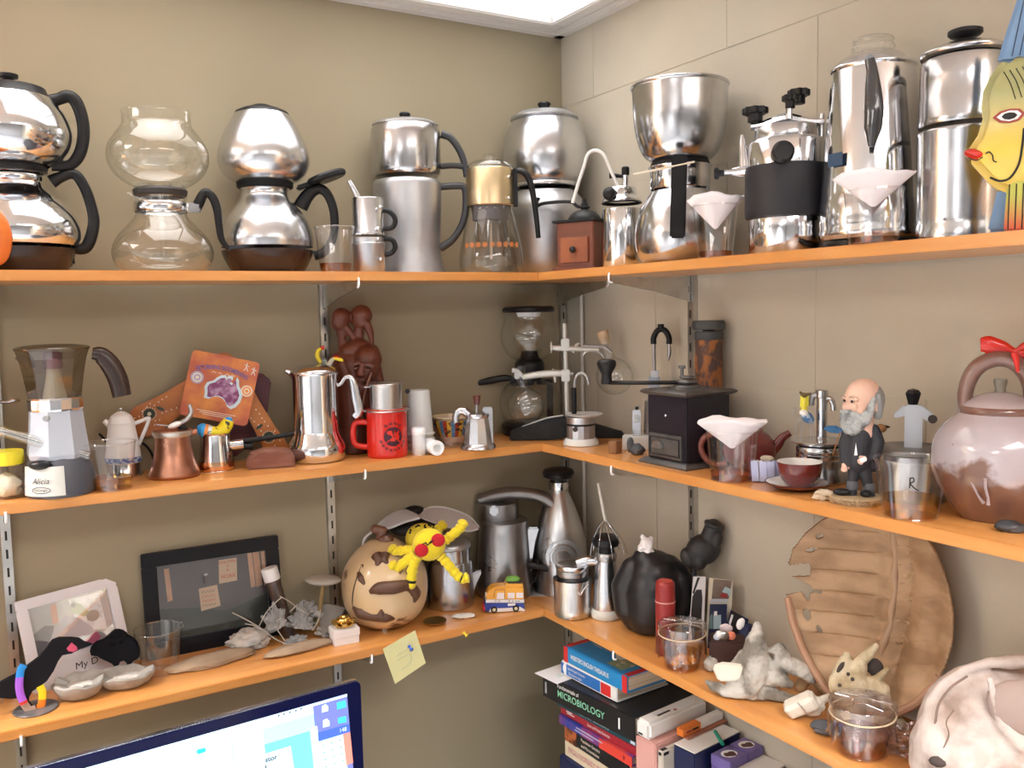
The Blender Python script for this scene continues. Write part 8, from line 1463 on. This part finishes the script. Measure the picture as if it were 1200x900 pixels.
spine_block(t, 0, .07, 0, 1, M_bred); spine_block(t, .93, 1, 0, 1, M_bred); spine_text(t, "WEBSTER'S ENGLISH THESAURUS", th * .40, M_ink, .12, .5, .62, bold=.0002)
for x0, x1, m_, nm in ((.0, .07, M_bred, 'cover_end'), (.93, 1, M_bred, 'cover_end'), (.62, .85, mat('cover picture', (.24, .30, .18), .4, 0, (60, (.55, .5, .35), .5, .6)), 'cover_picture')): mk(nm, rbox(ln * (x1 - x0), .126 if m_ == M_bred else .05, .0004, (ln * (x0 + x1) / 2, .064 if m_ == M_bred else .035, th - .0002), 0), m_, t)
text("WEBSTER'S", .022, M_ink, t, (ln * .30, .055, th + .0003), (0, 0, 0), xs=.7)
t, ln, th = book('white and blue paperback with a red spine end, second in the book stack', ((-0.1847, -0.2399, 1.119), -1.5065, 0.1743, 0.02953), .135, M_wcov)
spine_block(t, .10, .72, .12, .9, M_mblue); spine_block(t, .73, .90, .12, .9, M_bred); spine_text(t, 'Spanish-English Dictionary', th * .25, M_ink, .13, .66, .72); spine_text(t, 'Diccionario Ingles', th * .25, M_ink, .15, .32, .8); spine_block(t, .0, .05, .1, .9, M_mblue)
mk('oval_mark', prism([(ln * .065 + .005 * math.cos(q), th * .5 + .009 * math.sin(q)) for q in [2 * PI * k / 16 for k in range(16)]], .0004, (0, -.0036, 0)), M_ink, t, False)
M_bkcov = mat('black cover', (.012, .012, .014), .35, coat=.2); M_green = mat('mint lettering', (.25, .62, .42), .5)
t, ln, th = book('thick black Fundamentals of MICROBIOLOGY textbook with mint lettering', ((-0.2154, -0.2138, 1.0875), -1.448, 0.2674, 0.04833), .168, M_bkcov)
spine_text(t, 'Fundamentals of', th * .24, M_ink, .18, .80, .85); spine_text(t, 'MICROBIOLOGY', th * .42, M_green, .18, .46, .92, bold=.0001); text('12', .018, M_green, t, (ln * .12, .016, th + .0012), (0, 0, 0)); spine_block(t, .84, .855, .25, .7, M_ink); spine_block(t, .03, .05, .2, .7, mat('grey lettering', (.35, .35, .36), .6))
zz = 1.0392
mk('paper_sheet', prism([(-.012, 0), (.06, 0), (.06, .0006), (-.012, .0006)], .09, (0, .03, th + .0003)), M_wbox, t, False)
M_teal = mat('dark teal cover', (.012, .075, .10), .35); M_rcov = mat('crimson cover', (.36, .02, .035), .35, coat=.2); M_pcov = mat('blue to violet cover', (.03, .05, .30), .35, 0, (3, (.55, .06, .06), .45, .6, (3, .1, .1))); M_navy = mat('navy cover', (.012, .018, .07), .4); M_crc = mat('cream cover', (.66, .56, .40), .5); M_rose = mat('rose lettering', (.60, .22, .26), .5)
t, ln, th = book('thin dark teal EVOLUTIONARY BIOINFORMATICS book below the black textbook', ((-0.1953, -0.2371, 1.0392), -1.4686, 0.2427, 0.01669), .16, M_teal)
spine_text(t, 'EVOLUTIONARY  BIOINFORMATICS', th * .40, MATS['pale blue print'], .28, .5, .85); spine_block(t, .90, .95, .2, .8, MATS['pale blue print'])
t, ln, th = book('crimson Gene and Protein Evolution book in the middle of the stack', ((-0.1873, -0.2377, 1.0225), -1.5005, 0.2458, 0.01861), .155, M_rcov)
spine_text(t, 'Gene and Protein Evolution', th * .46, M_ink, .36, .5, .72); spine_block(t, .08, .16, .62, .72, M_ink, 'small_print'); spine_block(t, .09, .19, .42, .52, M_ink, 'small_print')
t, ln, th = book('blue, violet and red shaded paperback in the lower stack', ((-0.1927, -0.2388, 1.0039), -1.5081, 0.2269, 0.02047), .158, M_pcov)
spine_block(t, .58, 1, .02, .98, mat('scarlet cover', (.66, .06, .04), .35)); spine_block(t, .26, .62, .60, .74, M_lil, 'small_print', -.0037); spine_block(t, .24, .50, .30, .42, M_lil, 'small_print', -.0037); mk('round_mark', prism([(ln * .9 + .003 * math.cos(q), th * .5 + .0045 * math.sin(q)) for q in [2 * PI * k / 14 for k in range(14)]], .0004, (0, -.0037, 0)), M_dred, t, False)
t, ln, th = book('black Population Genetics book with an orange picture at its spine end', ((-0.1847, -0.2487, 0.9834), -1.5371, 0.2051, 0.0335), .15, M_bkcov)
spine_block(t, .0, .2, 0, 1, mat('orange brown spine picture', (.42, .12, .04), .4, 0, (40, (.06, .02, .01), .5, .6))); spine_text(t, 'Population Genetics', th * .28, M_cream, .28, .68, .8); spine_text(t, 'and Microevolution', th * .28, M_cream, .28, .32, .8)
t, ln, th = book('cream EVOLUTIONARY BIOLOGY book with rose lettering', ((-0.183, -0.2453, 0.9499), -1.5323, 0.1847, 0.03554), .15, M_crc)
spine_text(t, 'EVOLUTIONARY BIOLOGY', th * .52, M_rose, .07, .5, .66)
t, ln, th = book('dark navy volume at the bottom of the book stack', ((-0.1925, -0.239, 0.9144), -1.5528, 0.2194, 0.0639), .16, M_navy)


def crate(name, label, cat, p, lx, ly, h, m, rz=-1.448, bev=.002, group=None):
    """box whose room-side left top corner sits at p"""
    t = thing(name, label, cat, (p[0], p[1], p[2] - h), rz, group); mk('box', rbox(lx, ly, h, (lx / 2, ly / 2, 0), bev), m, t); return t
t = crate('white_carton', 'white rounded carton lying beside the black textbook', 'carton', (-0.1846, -0.4791, 1.088), .036, .165, .034, M_wcov, bev=.006)
mk('dark_mark', rbox(.011, .0006, .0035, (.014, -.0001, .007), 0), M_print, t); mk('address_strip', rbox(.005, .035, .0004, (.022, .055, .0339), 0), M_print, t); mk('address_label', rbox(.012, .03, .0003, (.014, .05, .0339), 0), mat('pale label', (.66, .68, .72), .5), t); mk('round_logo', cyl(.0035, .0005, (.026, .082, .0338), 18, .0001), M_dred, t)
tag(crate('pink_carton', 'dusty pink carton standing under the white carton', 'carton', (-0.1846, -0.4801, 1.054), .050, .165, 0.2038, mat('dusty pink card', (.62, .33, .29), .6)), 'dusty pink carton standing under the white carton', 'carton')
mk('small_print', rbox(.003, .0006, .05, (.012, -.0001, .09), 0), mat('dull rose print', (.42, .20, .19), .6), bpy.data.objects['pink_carton'])
t = crate('slim_booklet', 'slim white booklet with an orange spine end lying tilted', 'booklet', (-0.123, -0.5252, 1.072), .016, .115, .0145, M_wcov, bev=.001)
mk('orange_end', rbox(.0164, .05, .0149, (.008, .0248, -.0002), .0008), mat('orange cover', (.72, .20, .03), .4), t)
mk('small_print', rbox(.0006, .017, .004, (.0163, .034, .005), 0), M_print, t); mk('small_print', rbox(.0006, .014, .004, (.0163, .016, .005), 0), M_rcov, t)
t = crate('card_folder', 'red-brown card folder under the slim orange-ended booklet', 'folder', (-0.119, -0.5252, 1.0575), .024, .115, 0.0041, mat('red brown card', (.40, .16, .10), .6))
t = crate('grey_binder', 'pale grey binder with a black end beside the pink carton', 'binder', (-0.1739, -0.5303, 1.045), .0125, .15, 0.1948, mat('pale tan binder', (.55, .50, .43), .6))
mk('black_end', rbox(.0129, .02, .012, (.0062, .0098, 0.1948 - .0118), .003), M_black, t)
t = crate('navy_carton', 'navy carton with a glossy white top beside the purple card packs', 'carton', (-0.1442, -0.5404, 1.052), .050, .13, 0.2018, M_navy)
mk('white_top', rbox(.0495, .129, .002, (.025, .065, 0.2018 - .0008), .0008), M_wcov, t); mk('white_lettering', rbox(.016, .0006, .003, (.018, -.0001, .088), 0), M_ink, t)
text('R', .022, M_ink, t, (.036, -.0004, .075))
M_purp = mat('purple card pack', (.17, .13, .36), .4)
def portrait(t, x, y, z):
    pl = mk('white_oval', xf(prism(disc(.0125, .0155), .0005), (x, y, z), (PI / 2, 0, -.35)), M_ink, t, False)
    mk('portrait', xf(prism([(-.006, -.012), (.008, -.011), (.009, -.002), (.007, .004), (.006, .010), (-.001, .0115), (-.006, .007), (-.005, .001), (-.008, -.004)], .0007), (x + .0015, y - .001, z + .0001), (PI / 2, 0, -.35)), mat('dark brown portrait', (.09, .04, .035), .5) if 'dark brown portrait' not in MATS else MATS['dark brown portrait'], t, False)
t = crate('card_pack', 'purple card pack with an oval bearded portrait, nearer the navy carton', 'card pack', (-0.103, -0.5938, 1.045), .044, .050, .02, M_purp, bev=.001)
portrait(t, .022, .024, .0204)
t = crate('card_pack', 'second purple card pack with an oval portrait, tucked further under the shelf', 'card pack', (-0.05101, -0.5878, 1.046), .044, .042, .021, M_purp, bev=.001)
portrait(t, .022, .021, .0214)
t = crate('purple_carton', 'purple carton with white ovals under the purple card packs', 'carton', (-0.103, -0.5938, 1.025), .044, .095, 0.1748, M_purp)
mk('white_oval', prism([(.022 + .011 * math.cos(q), 0.1748 - .012 + .009 * math.sin(q)) for q in [2 * PI * k / 18 for k in range(18)]], .0004, (0, -.0002, 0)), M_ink, t, False)
t = crate('white_leaflet_box', 'white leaflet box with a red banner beside the purple packs', 'box', (-0.08462, -0.6359, 1.03), .05, .08, 0.1798, M_wcov, bev=.001)
mk('red_banner', rbox(.0504, .081, .007, (.025, .04, 0.1798 - .011), .0002), M_rcov, t)
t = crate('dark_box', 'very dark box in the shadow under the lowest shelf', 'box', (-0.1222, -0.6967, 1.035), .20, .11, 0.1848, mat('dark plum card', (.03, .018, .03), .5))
tag(mk('green_pen', tube([(-0.06141, -0.5615, 1.062), (-0.07864, -0.599, 1.058)], .0034, 10), mat('sea green plastic', (.02, .30, .20), .4)), 'short sea-green pen leaning over the navy carton', 'pen')

# ================================================================ desk and computer display
tag(mk('desk', rbox(1.5, .75, .035, (-1.35, -.46, .665), .004), wood('grey oak', (.42, .33, .24), (.34, .26, .18))), 'wooden desk below the picture shelf', 'desk')
for k, (x, y) in enumerate(((-2.05, -.12), (-.65, -.12), (-2.05, -.8), (-.65, -.8))): mk('leg', rbox(.045, .045, .665, (0, 0, 0), .003), M_steel, bpy.data.objects['desk']).location = (x, y, 0)
t = thing('computer_display', 'large black-bordered desktop computer display showing bright windows', 'computer', (-0.9707, -0.3471, 0.7234), 0.057)
tr = (0.3068, 0.0, 0.4984)
mx, mz = tr[0], tr[2]
def rr(x0, x1, z0_, z1_, r): return [(x + r * math.cos(math.radians(a0 + k * 15)), z + r * math.sin(math.radians(a0 + k * 15))) for x, z, a0 in ((x1 - r, z1_ - r, 0), (x0 + r, z1_ - r, 90), (x0 + r, z0_ + r, 180), (x1 - r, z0_ + r, 270)) for k in range(7)]
mk('housing', prism(rr(mx - .65, mx + .0012, mz - .50, mz + .0012, .012), .012, (0, .0075, 0), bev=.002), M_satin, t)
mk('bezel', prism(rr(mx - .649, mx, mz - .43, mz, .011), .003, (0, .0, 0)), mat('black display border', (.004, .006, .05), .12, spec=.3), t, False)
mk('chin', prism(rr(mx - .649, mx, mz - .499, mz - .432, .004), .003, (0, .0, 0)), M_satin, t)
mk('stand', rbox(.18, .012, .16, (mx - .325, .03, mz - .52), .004), M_satin, t); mk('foot', rbox(.19, .17, .006, (mx - .325, .03, -0.0229), .002), M_satin, t)
mk('neck', rbox(.18, .012, 0.3, (mx - .325, .045, -0.0229), .003), M_satin, t)
def glow(name, c, k): 
    return mat(name, c, .4, emit=k)
G = {n_: glow('screen ' + n_, c, k) for n_, c, k in (('desktop', (.16, .20, .55), .8), ('white', (.64, .86, .94), .85), ('cyan', (.16, .50, .62), .8), ('pale', (.40, .74, .80), .8), ('blue', (.06, .14, .62), .8), ('keys', (.55, .86, .86), .85), ('coral', (.85, .25, .20), .85), ('teal', (.02, .52, .52), .8), ('folder', (.05, .62, .80), .9), ('ink', (.02, .04, .10), .2), ('grey', (.45, .55, .60), .7))}
sc_ = mk('screen', prism([(0.2809, 0.4818), (0.2874, 0.3455), (0.2951, 0.1897), (-0.3816, 0.4), (-0.3491, 0.481), (-0.1256, 0.4778)], .0006, (0, -.0017, 0)), G['desktop'], t, False)
def pane(name, pts, g, k=1): return mk(name, prism(pts, .0002, (0, -.0020 - .0002 * k, 0)), G[g], sc_, False)
pane('menu_bar', [(0.2809, 0.4813), (0.2812, 0.4772), (-0.1259, 0.4728), (-0.1479, 0.4786), (-0.1345, 0.48)], 'white')
pane('browser_window', [(0.2195, 0.4755), (0.2256, 0.3668), (0.2282, 0.3209), (-0.1979, 0.3641), (-0.2022, 0.4725)], 'pale', 1)
pane('browser_toolbar', [(0.2197, 0.4791), (0.2202, 0.4635), (-0.1322, 0.4594), (-0.1592, 0.4734)], 'white', 2)
pane('page', [(0.1337, 0.4636), (0.1398, 0.3798), (-0.1308, 0.3839), (-0.1355, 0.4618)], 'white', 2)
pane('page_fold', [(0.08425, 0.4627), (0.09027, 0.3888), (0.08756, 0.389), (0.08155, 0.4623)], 'grey', 3)
pane('side_image', [(0.1353, 0.436), (0.2119, 0.4363), (0.2166, 0.3697), (0.2196, 0.3314), (0.1407, 0.336)], 'cyan', 2)
pane('article_card', [(0.1346, 0.4204), (0.1789, 0.4205), (0.183, 0.3804), (0.1829, 0.3436), (0.1382, 0.3441)], 'white', 3)
pane('sidebar', [(0.2151, 0.4413), (0.2256, 0.4412), (0.2297, 0.358), (0.2192, 0.3584)], 'white', 3)
pane('calculator_display', [(0.2259, 0.4293), (0.2827, 0.4284), (0.2837, 0.4137), (0.2267, 0.4141)], 'blue', 3)
pane('calculator_keys', [(0.2267, 0.4134), (0.272, 0.4134), (0.2761, 0.3582), (0.2772, 0.3457), (0.2293, 0.3476)], 'keys', 3)
pane('calculator_column', [(0.2704, 0.4138), (0.2837, 0.4137), (0.2871, 0.3578), (0.2745, 0.3572)], 'coral', 4)
pane('button', [(0.02869, 0.4566), (0.03143, 0.4599), (0.04177, 0.4595), (0.04424, 0.4567), (0.04272, 0.4523), (0.03234, 0.4521)], 'teal', 4)
for i, (x_, y_) in enumerate(((380, 829.5), (381.5, 846))): pane('document_icon', [(0.2347, 0.4616), (0.2352, 0.4726), (0.2421, 0.4744), (0.2464, 0.4687), (0.2461, 0.4614)] if i == 0 else [(0.2359, 0.4352), (0.2364, 0.4477), (0.2433, 0.4487), (0.2477, 0.443), (0.2473, 0.4349)], 'white', 2)
pane('folder_icon', [(0.2621, 0.4591), (0.2618, 0.4712), (0.2774, 0.4714), (0.2785, 0.4591)], 'folder', 2); pane('folder_icon', [(0.2635, 0.434), (0.2631, 0.4439), (0.2771, 0.4436), (0.2782, 0.4327)], 'folder', 2)
text('148', 0.01007, G['white'], sc_, (0.2707, -0.0034, 0.4213), (PI / 2, 0, 0), xs=.9)
text('stor', 0.01209, G['ink'], sc_, (0.1454, -0.0034, 0.4098), (PI / 2, 0, 0), bold=.0003)
text('I', 0.01209, G['ink'], sc_, (0.1363, -0.0034, 0.3968), (PI / 2, 0, 0), bold=.0004)
for px_ in ([(0.1612, 0.0, 0.4773), (0.1698, 0.0, 0.4777), (0.1799, 0.0, 0.4778), (0.1901, 0.0, 0.4778), (0.1989, 0.0, 0.4783)]): mk('toolbar_mark', prism(disc(.0016, .0016, n=8), .0002, (px_[0], -.0030, px_[2])), G['ink'], sc_, False)
for i in range(4):
    for j in range(3): 
        p = (0.2347 + j * 0.0152 + i * .0012, 0.4043 + j * .0002 - i * .0125); mk('key_mark', prism(disc(.0012, .0012, n=8), .0002, (p[0], -.0030, p[1])), G['ink'], sc_, False)
for (x0, y0, x1, y1) in ([(-0.01441, 0.4544, 0.009393, 0.4537), (-0.02105, 0.4457, -0.001152, 0.4448), (0.08893, 0.4472, 0.1093, 0.4467), (0.09215, 0.4293, 0.1113, 0.429), (0.0234, 0.4534, 0.02746, 0.4577), (-0.0689, 0.457, -0.04498, 0.456), (0.09572, 0.4183, 0.1163, 0.4175)]): mk('text_line', tube([(x0, -.0030, y0), (x1, -.0030, y1)], .0008, 4, smooth=False), G['grey'], sc_, False)
